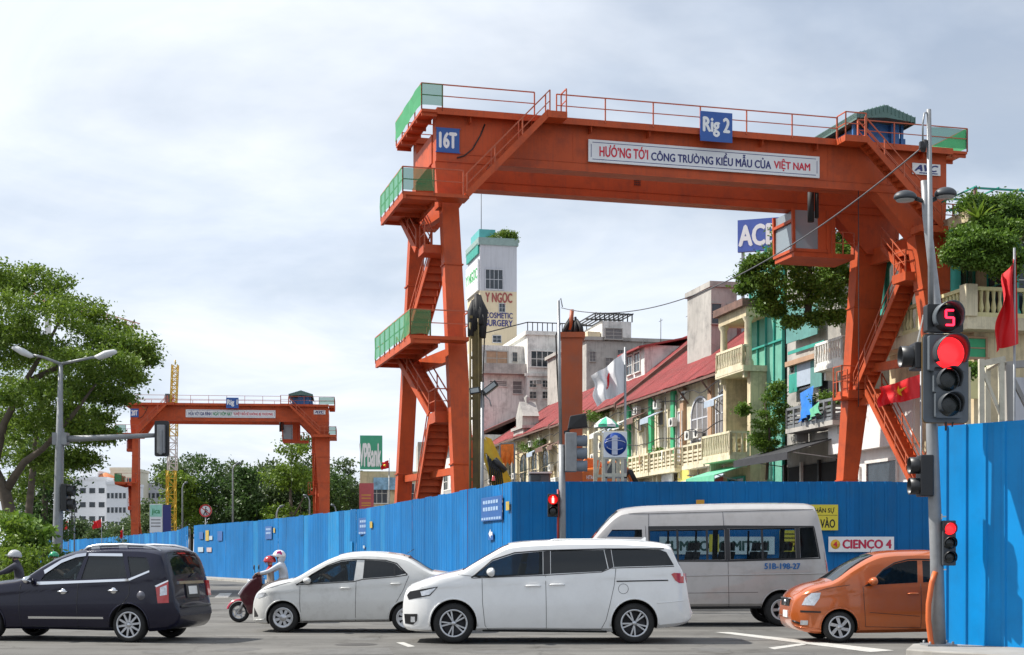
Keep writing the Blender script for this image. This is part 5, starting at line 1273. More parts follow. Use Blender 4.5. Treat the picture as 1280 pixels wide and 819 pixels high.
for u, y in ((-1.1, .4), (-1.1, -4), (-1.1, -8), (3, .4)): Jh.box('trellis_post', u-.06, u+.06, y-.06, y+.06, 16.7, 17.7, M_TILE)
# --- blue bank billboard behind the roof tree
bb = Bld((gx(949, 104), 104, 0), 'blue billboard with white letters behind the roof tree', 'billboard', 'billboard', rz=R(160))
w_ = 3.1; z0 = gz(314, 104); z1 = gz(274, 104)
bb.box('panel', -1.75, 1.5, -.15, .15, z0, z1, mat('blue_billboard', (.07, .12, .42), .5, var=.08)); 
for u in (-1.2, 1.2): bb.box('post', u-.1, u+.1, -.4, -.2, 0, z1-.3, M_STEEL)
o = lettering('ACB', M_WHT, -1.45, 1.25, z0+.35, z1-.35, bb.root, -.16, bold=.05); o.rotation_euler = (0, 0, math.pi)
# --- slim clinic tower
T = Bld((gx(600, 205), 205, 0), 'slim cream tower with clinic lettering on its blank wall', 'clinic_tower', 'tower')
ye, zt_ = T.e(646, 308); z_mid = T.e(620, 364)[1]
T.box('wall', 0, 9, ye, 0, 0, z_mid, M_TOWERY); T.box('upper_wall', 0, 9, ye, 0, z_mid, zt_, M_GREYW); T.box('parapet', -.2, 9.2, ye-.2, .25, zt_, zt_+1.0, mat('grey_green_trim', (.25, .34, .32), .7))
def ew(xa, xb, ya, yb, **k_): (a, z0), (b, z1) = T.e(xa, ya), T.e(xb, yb); return T.win(min(a, b), max(a, b), z0, z1, M_WIN, M_GREYW, d=0, side=True, **k_)
ew(607, 628, 361, 338, mull=4); ew(624, 631, 390, 380, mull=2); ew(616, 626, 428, 420, mull=2)
def eletter(b, s_, m, xa, xb, ya, yb, bold=.03, xl=-.06):
    (a, z0), (c, z1) = b.e(xa, ya, xl), b.e(xb, yb, xl); o_ = lettering(s_, m, 0, abs(c-a), z0, z1, b.root, 0, bold=bold); o_.location = (xl, max(a, c), 0); o_.rotation_euler = (0, 0, -math.pi/2); return o_
M_DRED = mat('dark_red_lettering', (.30, .07, .06), .6, var=.1)
eletter(T, 'Y NGỌC', M_DRED, 606.5, 640.5, 381, 366, .05); eletter(T, 'COSMETIC', M_NAVY, 606.5, 641, 397.5, 391.5, .03); eletter(T, 'SURGERY', M_NAVY, 606.5, 641, 407.5, 400.5, .03)
T.box('sign_board', .3, 8.7, .05, .3, gz(364, 206), gz(325, 206), M_SIGNW)
lo = lettering('Y NGỌC', mat('bright_green_lettering', (.05, .45, .12), .5, var=0), 0, 8, gz(352, 206), gz(334, 206), T.root, 0, bold=.03); lo.location = (8.5, .34, 0); lo.rotation_euler = (0, 0, math.pi)
T.box('side_sign', .3, 8.7, .05, .25, gz(318, 206), gz(305, 206), M_TEAL)
T.box('roof_room', 2, 8, ye*.5, -.3, zt_+1, zt_+2.6, mat('turquoise_room', (.10, .38, .38), .7)); MB().tube([(4, -1, zt_+1), (4, -1, zt_+8)], .05, 5).build('lightning_rod', M_DARK, T.root)
# --- stained white modernist block and the grey block beside it
Wm = Bld((gx(602, 188), 188, 0), 'stained white flat-roofed block with rooftop railings below the tower', 'apartment_block')
yb_, ztop = Wm.e(728, 424); ya_, zlow = Wm.e(655, 433)
Wm.box('wall', -2, 20, yb_, ya_, 0, ztop, M_WREND); Wm.box('wall', 0, 20, ya_, 0, 0, zlow, M_WREND); Wm.box('cornice', -2.3, 20.3, yb_-.3, ya_+.3, ztop, ztop+.5, M_WREND)
(yw0, zw0), (yw1, zw1) = Wm.e(664, 458, -2), Wm.e(691, 440, -2); Wm.win(min(yw0, yw1), max(yw0, yw1), zw0, zw1, M_WIN, M_FRAME, d=-2, mull=4, side=True)
for xa, xb, ya, yb in ((608, 634, 456, 440), (641, 646, 452, 441)):
    (a, z0), (b, z1) = Wm.e(xa, ya), Wm.e(xb, yb); Wm.win(min(a, b), max(a, b), z0, z1, M_BPIL if xa == 608 else M_WIN, M_GREND, d=0, mull=2, side=True)
for xa, xb, ya, yb in ((612, 633, 482, 477), (641, 652, 492, 477), (662, 672, 482, 478)):
    (a, z0), (b, z1) = Wm.e(xa, ya), Wm.e(xb, yb); Wm.win(min(a, b), max(a, b), z0, z1, M_SHUT, M_WREND, d=0 if xa < 650 else -2, mull=1, side=True, trans=2)
(a, z0), (b, z1) = Wm.e(602, 465), Wm.e(655, 458); Wm.box('balcony', -1.4, 0, min(a, b), max(a, b), z0-.3, z0, M_GREND); Wm.box('balcony_front', -1.4, -1.3, min(a, b), max(a, b), z0, z0+1.0, M_GREND)
(a, z0), (b, z1) = Wm.e(656, 470, -2), Wm.e(728, 466, -2); Wm.box('string_course', -2.2, -2, min(a, b), max(a, b), z0, z0+.35, M_WREND)
rr_ = MB()
for i in range(13):
    y = ya_+(yb_-ya_)*i/12; rr_.bar((-2, y, ztop+.4), (-2, y, ztop+1.6), .1)
rr_.bar((-2, ya_, ztop+1.6), (-2, yb_, ztop+1.6), .12); rr_.bar((-2, ya_, ztop+1.6), (0, 0, zlow+1.4), .12); rr_.build('roof_railing', M_DARK, Wm.root)
Gm = Bld((gx(733, 168), 168, 0), 'grey concrete block with open rooftop frame behind the red roofs', 'apartment_block')
yb_, zt1 = Gm.e(842, 429); yc_, zt2 = Gm.e(788, 403)
Gm.box('wall', 0, 18, yb_, 0, 0, zt1, M_GREND); Gm.box('wall', -.3, 14, yc_, Gm.e(752, 0)[0], zt1, zt2, M_WREND); Gm.box('wall', .2, 8, Gm.e(751, 0)[0], -.2, zt1, gz(414, 168), M_TOWERY); Gm.box('cornice', -.3, 18.3, yb_-.2, .3, zt1, zt1+.4, M_GREND)
pg = MB(); y0, y1 = Gm.e(744, 0)[0], yc_-.2
for i in range(9): y = y0+(y1-y0)*i/8; pg.bar((0, y, zt2), (0, y, zt2+.9), .12); pg.bar((-.4, y, zt2+.9), (9, y, zt2+.9), .12)
for u in (-.3, 4, 8.8): pg.bar((u, y0, zt2+.85), (u, y1, zt2+.85), .16)
pg.build('roof_frame', M_DARK, Gm.root)
for xa, xb, ya, yb in ((756, 776, 424, 412), (757, 766, 462, 448), (737, 744, 452, 440)):
    (a, z0), (b, z1) = Gm.e(xa, ya), Gm.e(xb, yb); Gm.win(min(a, b), max(a, b), z0, z1, M_SHUT, M_GREND, d=0 if ya > 430 else -.3, mull=2, side=True, trans=2)
for j_ in range(2):
    for i_ in range(4):
        xa = 662+i_*16; (a, z0), (b, z1) = Wm.e(xa, 484+j_*14, -2), Wm.e(xa+8, 476+j_*14, -2); Wm.win(min(a, b), max(a, b), z0, z1, M_WIN, M_WREND, d=-2, mull=2, side=True)
for i_ in range(5):
    xa = 772+i_*13; (a, z0), (b, z1) = Gm.e(xa, 446), Gm.e(xa+6, 438); Gm.win(min(a, b), max(a, b), z0, z1, M_WIN, M_GREND, d=0, mull=2, side=True)
# --- bank corner building with green billboard, and hoardings, far left of the row
V = Bld((gx(450, 230), 230, 0), 'bank building with green billboard left of the crane leg', 'bank_building', rz=RANG-R(8))
vz = lambda y: gz(y, 232)
V.box('wall', 0, 16, -22, 0, 0, vz(590), M_CREAM); V.box('wall', 2, 16, -26, -9, 0, vz(552), M_GREND)
for i in range(3):
    for z0 in (3, 9.6): V.win(-3-i*4.2-1.2, -3-i*4.2+1.2, z0, z0+3, M_WIN, M_FRAME, d=0, mull=3, side=True)
y0, y1 = V.e(450, 0, -.5)[0], V.e(478, 0, -.5)[0]
gb = MB().box(-.6, -.3, min(y0, y1), max(y0, y1), vz(588), vz(546)).build('billboard', mat('green_billboard', (.05, .34, .20), .5, var=.06), V.root)
eletter(V, 'VPBank', M_WHT, 449, 476.5, 584, 554, .05, -.66)
gx0, gx1 = V.e(479, 0, 0)[0], V.e(491, 0, 0)[0]; V.box('shop_board', -.7, -.4, min(gx0, gx1)-2.5, max(gx0, gx1)+1.5, vz(613), vz(598), mat('blue_yellow_board', (.20, .36, .50), .5, var=.5, vscale=1.2))
rb_ = Bld((gx(449, 190), 190, 0), 'small red notice board on posts behind the long fence', 'notice_board', 'sign', rz=0)
rb_.box('panel', 0, gx(467, 190)-gx(449, 190), 0, .15, gz(640, 190), gz(604, 190), mat('pink_red_board', (.50, .10, .11), .5, var=.1)); rb_.box('post', .3, .45, .15, .3, 0, gz(606, 190), M_STEEL); rb_.box('post', 1.4, 1.55, .15, .3, 0, gz(606, 190), M_STEEL)
for q in (619, 623, 629, 632): rb_.box('text_line', .3, 1.5, -.012, 0, gz(q, 190)-.05, gz(q, 190)+.07, mat('yellow_print', (.65, .40, .05), .6))
# --- far white buildings on the left
def far_block(xa, xb, ytop, Y, depth, label, m, rows, cols, rz=0., wm=None):
    b = Bld((gx(xa, Y), Y, 0), label, 'office_block', rz=rz, group='far white buildings'); w = gx(xb, Y)-gx(xa, Y); z = gz(ytop, Y)
    b.box('wall', 0, w, 0, depth, 0, z, m); b.box('parapet', -.2, w+.2, -.2, depth, z, z+.8, m)
    for j in range(rows):
        for i in range(cols):
            u = w*(i+.5)/cols; zz_ = z-2.2-j*3.8; ww = w/cols*.3
            o = b.box('window', u-ww, u+ww, -.12, 0, zz_-1.4, zz_, wm or M_WIN); b.box('frame', u-ww-.1, u+ww+.1, -.16, -.02, zz_, zz_+.15, m, parent=o)
    return b
M_FARW = mat('far_white_wall', (.74, .75, .77), .8, var=.05)
far_block(86, 133, 600, 400, 20, 'white stepped block with small square windows far left', M_FARW, 4, 4)
far_block(100, 122, 592, 405, 18, 'taller white block with orange rooftop room far left', M_FARW, 2, 3)
far_block(133, 158, 606, 392, 18, 'white office block with tall vertical windows far left', M_FARW, 3, 5)
far_block(138, 166, 588, 412, 18, 'cream upper block behind the tall-window offices far left', mat('far_cream_wall', (.62, .58, .46), .8, var=.05), 4, 3)
far_block(166, 206, 607, 430, 20, 'pale grey block behind the far crane leg', M_GREYW, 5, 7)
MB().lathe([(3.2, 0), (2.2, 1.3), (.1, 2.2)], (gx(122, 400), 408, gz(599, 400)), 'z', 12).build('roof_dome', mat('orange_roof', (.6, .2, .08), .7), None)
tag(bpy.data.objects['roof_dome'], 'small orange domed roof on the far white block', 'roof')
s24 = Bld((gx(82, 260), 260, 0), 'dark shop sign on a low roof below the white blocks', 'shop_sign', 'sign', rz=0)
s24.box('panel', 0, 2.0, 0, .3, gz(641, 260), gz(634, 260), M_TRIM); lettering('4/7', M_WHT, .2, 1.8, gz(639.7, 260), gz(635, 260), s24.root, -.02, bold=.04); s24.box('post', .9, 1.1, .3, .5, 0, gz(640, 260), M_DARK)
# ------------------------------------------------------------------ foliage
def leaf_mesh(name, P, size, m, up=.4, flat=.5):
    n = len(P); a = rng.normal(size=(n, 3)); a[:, 2] += up; a /= np.linalg.norm(a, axis=1)[:, None]
    t = rng.normal(size=(n, 3)); t -= a*(t*a).sum(1)[:, None]; t /= np.linalg.norm(t, axis=1)[:, None]; b = np.cross(a, t)
    s = (size*rng.uniform(.6, 1.3, n))[:, None]
    v = np.empty((n, 4, 3)); v[:, 0] = P-t*s*.5; v[:, 1] = P+b*s*flat*.5+a*s*.06; v[:, 2] = P+t*s*.5; v[:, 3] = P-b*s*flat*.5+a*s*.06
    me = bpy.data.meshes.new(name); me.vertices.add(n*4); me.vertices.foreach_set('co', v.reshape(-1)); me.loops.add(n*4); me.loops.foreach_set('vertex_index', np.arange(n*4, dtype=np.int32))
    me.polygons.add(n); me.polygons.foreach_set('loop_start', np.arange(0, n*4, 4, dtype=np.int32)); me.polygons.foreach_set('loop_total', np.full(n, 4, dtype=np.int32))
    me.update(calc_edges=True); me.validate(); me.materials.append(m); return me
def cloud(ells, per, leaves, cl_r, shell=.55):
    """points in clumps through ellipsoids: uneven outline with gaps"""
    out = []
    for c, r_ in ells:
        k_ = max(3, int(per*r_[0]*r_[1]*r_[2])) if per < 0 else per
        d = rng.normal(size=(k_, 3)); d /= np.linalg.norm(d, axis=1)[:, None]; rad = rng.uniform(shell, 1.05, k_)[:, None]
        q = np.array(c)+d*rad*np.array(r_)
        for p in q:
            nl = int(leaves*rng.uniform(.5, 1.4)); e = rng.normal(size=(nl, 3))*cl_r*np.array([1, 1, .55])*rng.uniform(.6, 1.3); out.append(p+e)
    return np.concatenate(out)
M_BARK = mat('grey_brown_bark', (.10, .08, .06), .95, var=.3, vscale=3, bump=.5, bscale=12)
M_LEAF = leafmat('tree_leaves', (.055, .115, .012), (.20, .29, .030))
M_LEAFY = leafmat('yellow_green_leaves', (.08, .15, .02), (.20, .28, .035), .45)
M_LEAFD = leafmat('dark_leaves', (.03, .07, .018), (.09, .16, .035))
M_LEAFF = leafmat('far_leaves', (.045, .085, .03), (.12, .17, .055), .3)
M_LEAFV = leafmat('vine_leaves', (.05, .115, .015), (.17, .28, .035))
def tree(name, loc, label, trunk_paths, ells, per, leaves, size, cl_r, m, group=None, shell=.55, name_cat='tree'):
    root = empty(name, loc, 0, label, name_cat, group); L = Vector(loc); tb = MB()
    for pts, rs in trunk_paths: tb.tube([Vector(p)-L for p in pts], rs, 8)
    if trunk_paths: tb.build('trunk', M_BARK, root)
    P = cloud([(Vector(c)-L, r_) for c, r_ in ells], per, leaves, cl_r, shell)
    o = inst('crown', leaf_mesh('crown', P, size, m), root); return root
# big street tree at the left edge
TY = 60.0; base = (gx(24, TY), TY, 0)
q = lambda x, y, dy=0: px(x, y, TY+dy)
paths = [([base, q(22, 690), q(14, 650), q(6, 615), q(-8, 585)], [.36, .32, .28, .25, .22]), ([q(6, 615), q(30, 578), q(55, 560, -1), q(90, 520, -2), q(120, 480, -2)], [.2, .15, .12, .09, .04]),
         ([q(-8, 585), q(5, 530), q(30, 480), q(60, 430, 1), q(80, 390, 1)], [.2, .16, .12, .08, .04]), ([q(-8, 585), q(-30, 520), q(-20, 440), q(0, 380)], [.26, .2, .15, .08]), ([q(30, 480), q(80, 455, 2), q(140, 440, 2), q(175, 440, 2)], [.14, .10, .07, .03])]
E = []
for x, y, rx, rz_, dy in ((5, 345, 1.4, .8, 0), (45, 352, 1.5, .8, 2), (-40, 350, 2.0, 1.0, -1), (25, 385, 2.0, .9, -3), (85, 385, 1.5, .7, 1), (70, 415, 2.0, .8, -2), (125, 412, 1.4, .6, 2), (150, 432, 1.2, .5, 0), (172, 447, .55, .3, 1), (120, 450, 1.7, .6, -3), (60, 450, 2.0, .7, 3), (10, 430, 2.0, .9, 0), (-30, 420, 2.0, 1.2, 2), (150, 470, 1.2, .45, -2), (95, 485, 1.7, .55, 0), (135, 495, .9, .35, 2), (40, 495, 1.6, .6, -3), (100, 520, 1.4, .5, 3), (70, 535, 1.5, .5, -1), (20, 525, 1.3, .5, 2), (120, 545, .7, .4, 0), (95, 575, .8, .45, 2), (45, 572, 1.0, .4, 3)):
    p = q(x, y, dy); E.append((p, (rx*1.08, rx*1.0, rz_*.72)))
tree('street_tree', base, 'large spreading street tree behind the street lamp at left edge', paths, E, 36, 85, .165, .27, M_LEAF, 'street trees on the left')
b2 = (gx(38, 74), 74, 0); E2_ = [(px(x, y, 74+d), (r_, r_, r_*.6)) for x, y, r_, d in ((20, 480, 1.8, 0), (70, 470, 1.8, 2), (85, 525, 1.4, 0), (30, 530, 1.6, -2), (0, 560, 1.6, 1), (55, 590, 1.4, 1), (20, 610, 1.3, 2))]
tree('street_tree', b2, 'yellow-green tree seen through gaps behind the large street tree', [([b2, px(36, 640, 74), px(44, 560, 74), px(50, 500, 74)], [.25, .2, .15, .08])], E2_, 24, 55, .22, .34, M_LEAFY, 'street trees on the left')
b3 = (gx(56, 84), 84, 0); E3_ = [(px(x, y, 84+d), (r_, r_, r_*.75)) for x, y, r_, d in ((72, 600, 1.2, 0), (50, 610, 1.6, 1), (60, 560, 1.4, 0), (45, 575, 1.6, 2), (60, 630, 1.2, 1), (40, 645, 1.4, 0), (66, 660, .9, 0))]
tree('street_tree', b3, 'dark leafy tree low behind the street lamp pole', [([b3, px(56, 620, 84), px(58, 570, 84)], [.22, .16, .08])], E3_, 26, 50, .24, .36, M_LEAFD, 'street trees on the left')
def shrub(x, y, Y, r_, label, m, n=18, size=.16, h=None):
    c = px(x, y, Y); b = (c.x, Y, 0); hh = c.z
    tree('shrub', b, label, [([b, (c.x, Y, hh*.7)], [.05, .02]), ([b, (c.x+.3, Y, hh*.6)], [.04, .02])], [((c.x+random.uniform(-.6, .6)*r_, Y+random.uniform(-.5, .5), max(.35, hh*f_)), (r_, r_*.8, r_*.7)) for f_ in (.35, .7, 1.)], n, 42, size, .2, m, 'shrubs on the left verge', name_cat='shrub')
shrub(14, 700, 46, .7, 'green shrub behind the rider at left edge', M_LEAF); shrub(40, 665, 52, 1.3, 'tall fan-leaved shrub right of the tree trunk', M_LEAFV, size=.3); shrub(0, 665, 50, 1.2, 'dense shrub left of the tree trunk', M_LEAF)
shrub(150, 672, 150, 1.6, 'low dark bush beyond the far fence', M_LEAFD)
# trees beyond the far crane
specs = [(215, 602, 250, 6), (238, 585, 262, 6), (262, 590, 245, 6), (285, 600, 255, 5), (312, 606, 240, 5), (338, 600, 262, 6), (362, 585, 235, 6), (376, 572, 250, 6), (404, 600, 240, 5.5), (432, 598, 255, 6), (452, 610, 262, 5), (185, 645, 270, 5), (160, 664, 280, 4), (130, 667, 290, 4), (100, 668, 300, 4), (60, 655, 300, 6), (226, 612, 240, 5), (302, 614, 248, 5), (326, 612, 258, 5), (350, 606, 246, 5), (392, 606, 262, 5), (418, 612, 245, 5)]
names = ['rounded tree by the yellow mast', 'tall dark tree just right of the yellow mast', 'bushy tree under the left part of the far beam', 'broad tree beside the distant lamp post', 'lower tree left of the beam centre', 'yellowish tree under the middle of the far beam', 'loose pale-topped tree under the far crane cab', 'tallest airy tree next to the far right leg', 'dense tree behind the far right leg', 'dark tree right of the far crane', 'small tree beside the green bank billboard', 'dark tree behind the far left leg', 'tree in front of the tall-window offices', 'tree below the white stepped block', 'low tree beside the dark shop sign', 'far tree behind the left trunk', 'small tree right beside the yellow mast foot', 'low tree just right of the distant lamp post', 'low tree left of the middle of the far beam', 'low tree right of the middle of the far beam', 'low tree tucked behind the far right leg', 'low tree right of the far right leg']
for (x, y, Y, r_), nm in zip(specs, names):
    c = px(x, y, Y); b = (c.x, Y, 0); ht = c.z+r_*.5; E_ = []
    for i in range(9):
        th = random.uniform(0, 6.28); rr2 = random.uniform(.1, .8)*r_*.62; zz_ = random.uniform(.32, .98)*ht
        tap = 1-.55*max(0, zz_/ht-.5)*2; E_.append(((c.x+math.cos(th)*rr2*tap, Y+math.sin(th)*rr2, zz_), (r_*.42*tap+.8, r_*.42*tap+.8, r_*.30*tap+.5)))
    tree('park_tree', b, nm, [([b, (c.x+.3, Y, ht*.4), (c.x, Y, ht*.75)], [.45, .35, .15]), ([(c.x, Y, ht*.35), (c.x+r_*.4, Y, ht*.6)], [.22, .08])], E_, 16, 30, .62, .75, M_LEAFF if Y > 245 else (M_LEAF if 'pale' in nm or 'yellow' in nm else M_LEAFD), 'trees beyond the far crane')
# roof tree over the netted houses
RY = 78.0; rt = px(1010, 372, RY); RT = []
for x, y, r_, d in ((995, 295, .7, 0), (984, 288, .55, 1), (1000, 280, .6, 1), (1022, 285, .8, 1), (1010, 275, 1.0, 1), (1035, 262, .9, 2), (975, 320, .7, -1), (948, 326, .35, -1), (990, 320, 1.2, 0), (1020, 310, 1.2, 2), (975, 345, 1.1, -1), (950, 352, .55, -1), (1010, 345, 1.2, 1), (1045, 340, 1.0, 2), (960, 370, .6, 0), (1000, 370, 1.0, 0), (1040, 370, .9, 1), (1058, 300, .8, 2), (970, 388, .35, 0), (1060, 265, .8, 2), (940, 332, .3, -1), (935, 345, .3, 0), (932, 360, .25, 0), (1000, 262, .4, 1), (1045, 395, .5, 0), (1022, 398, .4, -.5), (990, 402, .35, -.5), (955, 384, .3, -.5), (1065, 345, .5, 0), (1030, 350, .9, -1), (1050, 320, .8, -1)):
    RT.append((px(x, y, RY+d), (r_, r_, r_*.7)))
tree('roof_tree', (rt.x, RY, rt.z-1.0), 'leafy tree spilling over the roof of the netted houses', [([(rt.x, RY, rt.z-1), px(1012, 340, RY), px(1015, 300, RY)], [.2, .15, .08]), ([px(1012, 350, RY), px(980, 320, RY)], [.12, .05])], RT, 34, 55, .19, .22, M_LEAFV)
vy = 85.0; tree('climbing_vine', px(958, 560, vy), 'leafy climber growing up the green sheeting', [([px(958, 600, vy), px(962, 540, vy), px(955, 500, vy)], [.08, .06, .03])], [(px(x, y, vy+d), (r_, r_, r_*.9)) for x, y, r_, d in ((965, 500, .6, 0), (955, 525, .7, 0), (970, 535, .7, .5), (948, 550, .5, 0), (962, 558, .6, 0), (978, 515, .5, .5), (930, 512, .3, 0), (972, 485, .3, 0))], 26, 40, .17, .18, M_LEAFV, name_cat='climber')
# roof garden of the corner house: palm-like tuft, hanging creepers, leafy branch
gy = 64.5; RG = [(px(x, y, gy+d), (r_, r_, r_*.6)) for x, y, r_, d in ((1215, 255, .7, 1), (1240, 262, .8, 1), (1268, 258, .8, 1), (1225, 300, .8, -1), (1200, 310, .5, -1), (1250, 305, .7, -1), (1270, 320, .6, -1), (1215, 325, .5, -1), (1290, 270, 1., 1), (1232, 282, .6, 0), (1205, 292, .4, 0), (1258, 285, .6, 0), (1240, 330, .35, -1), (1195, 322, .3, -1), (1262, 338, .35, -1))]
tree('roof_garden', px(1245, 300, 66), 'overgrown roof garden above the green columns', [], RG, 26, 55, .19, .24, M_LEAFV, name_cat='plants')
hang = []
for i in range(130):
    x = random.uniform(1218, 1290); p0_ = px(x, random.uniform(240, 262), gy+random.uniform(0, 1.5)); ln = random.uniform(.6, 2.6)
    for j in range(int(ln*22)): hang.append((p0_.x+random.gauss(0, .07), p0_.y+random.gauss(0, .07), p0_.z-ln*j/(ln*22)))
hc = empty('hanging_creeper', px(1260, 250, gy), 0, 'dark hanging creeper over the roof edge at right', 'plants'); P = np.array(hang)-np.array(hc.location); inst('foliage', leaf_mesh('foliage', P, .13, M_LEAFD, 0), hc)
pt = empty('palm', px(1222, 275, gy), 0, 'spiky palm tuft on the roof garden beside the crane', 'palm'); fr_ = MB()
for i in range(34):
    th = random.uniform(0, 6.28); el = random.uniform(.2, 1.4); L_ = random.uniform(.9, 1.5); d = Vector((math.cos(th)*math.cos(el), math.sin(th)*math.cos(el), math.sin(el))); s_ = d.cross(Vector((0, 0, 1))).normalized()*.05
    pts = [d*L_*t-Vector((0, 0, .5*t*t*L_*.5)) for t in (0, .35, .7, 1)]; wv = (1., 1.5, 1.1, .1)
    vs = [v for p_, w_ in zip(pts, wv) for v in (p_-s_*w_, p_+s_*w_)]; fr_.add(vs, [(2*j, 2*j+1, 2*j+3, 2*j+2) for j in range(3)])
fr_.build('fronds', M_LEAFY, pt); MB().tube([(0, 0, -1.2), (0, 0, 0)], .1, 6).build('stem', M_BARK, pt)
# tower roof plants, balcony plants
tp = px(630, 296, 207); tree('roof_garden', px(630, 306, 207), 'clipped green bushes on top of the slim tower', [], [(px(x, y, 207), (r_, r_, r_*.8)) for x, y, r_ in ((627, 294, .9), (637, 294, .9), (641, 298, .6), (616, 299, .6))], 22, 30, .35, .3, M_LEAF, name_cat='plants')
for x, y, Y, r_, lb in ((662, 560, 148, .9, 'potted plants on the far shophouse balcony'), (678, 556, 143, .8, 'bushy plants beside the air conditioners on the balcony'), (746, 520, 122, 1.0, 'tall leafy plant behind the green parasol'), (1035, 502, 80, .7, 'potted plants on the cluttered balcony'), (826, 566, 108, .4, 'little plant on the slotted balcony'), (935, 510, 92, .35, 'sprig of leaves on the cream house'), (1212, 462, 62, .4, 'leafy plants above the yellow pierced panel')):
    tree('balcony_plant', px(x, y+6, Y), lb, [], [(px(x+dx, y, Y), (r_, r_, r_*.7)) for dx in (-3, 3)], 16, 26, .2, .2, M_LEAFV, 'balcony plants', name_cat='plants')
# ------------------------------------------------------------------ street furniture
M_POLE = mat('grey_painted_pole', (.25, .26, .27), .5, metal=.2, var=.12, vscale=3, streak=.3, dirt_amt=.2)
M_SIG = mat('signal_housing', (.045, .052, .06), .5, var=.1)
M_SIGF = mat('signal_plate_grey', (.10, .115, .13), .5, var=.1)
M_SIGB = mat('black_signal', (.012, .013, .015), .4, var=.1)
M_LENSR = mat('lit_red_lens', (.6, .01, .01), .3, var=0, emit=(1, .015, .02, 1.6))
M_LENSD = mat('unlit_lens', (.012, .016, .016), .25, var=.2, vscale=30)
M_ORANGEC = mat('orange_conduit', (.62, .13, .03), .5, var=.1)
M_YEDGE = mat('brass_edge', (.22, .13, .04), .5, var=.1)
M_LEDR = mat('lit_red_digit', (.8, .02, .05), .4, var=0, emit=(1, .02, .06, 2.2))
def lens(mb_v, x, z, r_, y, root, m, visor=True, vis_m=None, name='lamp', mirror=False):
    o = MB().lathe([(.001, -.015), (r_*.6, -.008), (r_, 0), (r_, .03)], (x, y, z), 'y', 28).build(name, m, root)
    if visor:
        v = MB(); n = 20; L = r_*1.3; vs = []
        for i in range(n+1):
            th = R(-35)+R(250)*i/n; ll = L*(.55+.45*math.sin(max(0, min(math.pi, th))))
            for rr_, yy in ((r_*1.04, 0), (r_*1.04, -ll), (r_*1.09, -ll), (r_*1.09, 0)): vs.append((x+rr_*math.cos(th), y+yy, z+rr_*math.sin(th)))
        fs = []
        for i in range(n):
            for j in range(4): a = i*4+j; b = i*4+(j+1) % 4; fs.append((a, b, b+4, a+4))
        fs += [(0, 1, 2, 3), (n*4+3, n*4+2, n*4+1, n*4)]
        v.add(vs, fs, 0, True); v.build('visor', vis_m or M_SIGB, o)
    return o
def rrect(x0, x1, z0, z1, r_, n=5):
    out = []
    for cx, cz, a in ((x1-r_, z1-r_, 0), (x0+r_, z1-r_, 90), (x0+r_, z0+r_, 180), (x1-r_, z0+r_, 270)):
        for i in range(n+1): t = R(a+90*i/n); out.append((cx+r_*math.cos(t), cz+r_*math.sin(t)))
    return out
# --- the near traffic light pole
PY = 22.4; PXX = gx(1173, PY); S = F/PY
root = empty('traffic_light', (PXX, PY, .13), 0, 'tall grey traffic light pole with red light and countdown five', 'traffic light')
lx = lambda x: (x-1173)/S
lz = lambda y: gz(y, PY)-.13
MB().tube([(0, 0, 0), (lx(1171), 0, lz(700)), (lx(1165), 0, lz(540)), (lx(1164), 0, lz(420))], [.115, .10, .088, .08], 16).build('pole', M_POLE, root)
MB().tube([(lx(1164), 0, lz(425)), (lx(1163), 0, lz(300)), (lx(1161), 0, lz(137))], [.045, .042, .036], 12).build('upper_pole', M_STEEL, root)
bs = MB().box(-.22, .22, -.22, .22, 0, .03)
for i in (-1, 1):
    for j in (-1, 1): bs.lathe([(.02, .03), (.02, .07), (.001, .075)], (i*.17, j*.17, 0), 'z', 6)
bs.build('base_plate', M_POLE, root)
MB().tube([(lx(1161), 0, lz(140)), (lx(1155), -.02, lz(142)), (lx(1153), -.02, lz(155)), (lx(1153), -.02, lz(178))], .014, 6).build('cable_loop', M_STEEL, root)
MB().tube([(lx(1153), -.03, lz(190)), (lx(1156), -.03, lz(176))], .04, 8).box(lx(1149), lx(1157), -.06, .02, lz(186), lz(178)).build('cable_clamp', M_DARK, root)
hd = empty('signal_head', (lx(1177), -.22, 0), R(6), parent=root)
hx = lambda x: (x-1177)/S
MB().prism(rrect(hx(1148), hx(1206), lz(530), lz(421), .07), XZ, 0, .05).build('back_plate', M_SIGF, hd)
MB().prism(rrect(hx(1147), hx(1207), lz(531), lz(420), .075), XZ, .02, .035).build('plate_edge', M_YEDGE, hd)
for (xa, xb, ya, yb), (cx, cy), rr_, m in (((1157, 1189, 462, 426), (1177, 445), 19.5/S, M_LENSR), ((1160, 1187, 494, 463), (1176, 478), 14/S, M_LENSD), ((1161, 1186, 526, 495), (1178, 509), 14/S, M_LENSD)):
    hs = MB().prism(rrect(hx(cx)-rr_*1.25, hx(cx)+rr_*1.2, lz(cy)-rr_*1.12, lz(cy)+rr_*1.12, .03), XZ, -.10, .0).build('lamp_housing', M_SIGF, hd)
    lens(None, hx(cx), lz(cy), rr_, -.115, hd, m, True, M_SIG)
cd_ = MB().prism(rrect(hx(1150), hx(1196), lz(419), lz(385), .03), XZ, -.10, .06).build('countdown_housing', M_SIGB, hd)
o = lens(None, hx(1174), lz(402), 17/S, -.11, hd, M_SIGB, True, M_SIGF, 'countdown_lens')
sg = MB(); w5, h5 = .060, .22; c5 = (hx(1177), lz(402)); t5 = .028
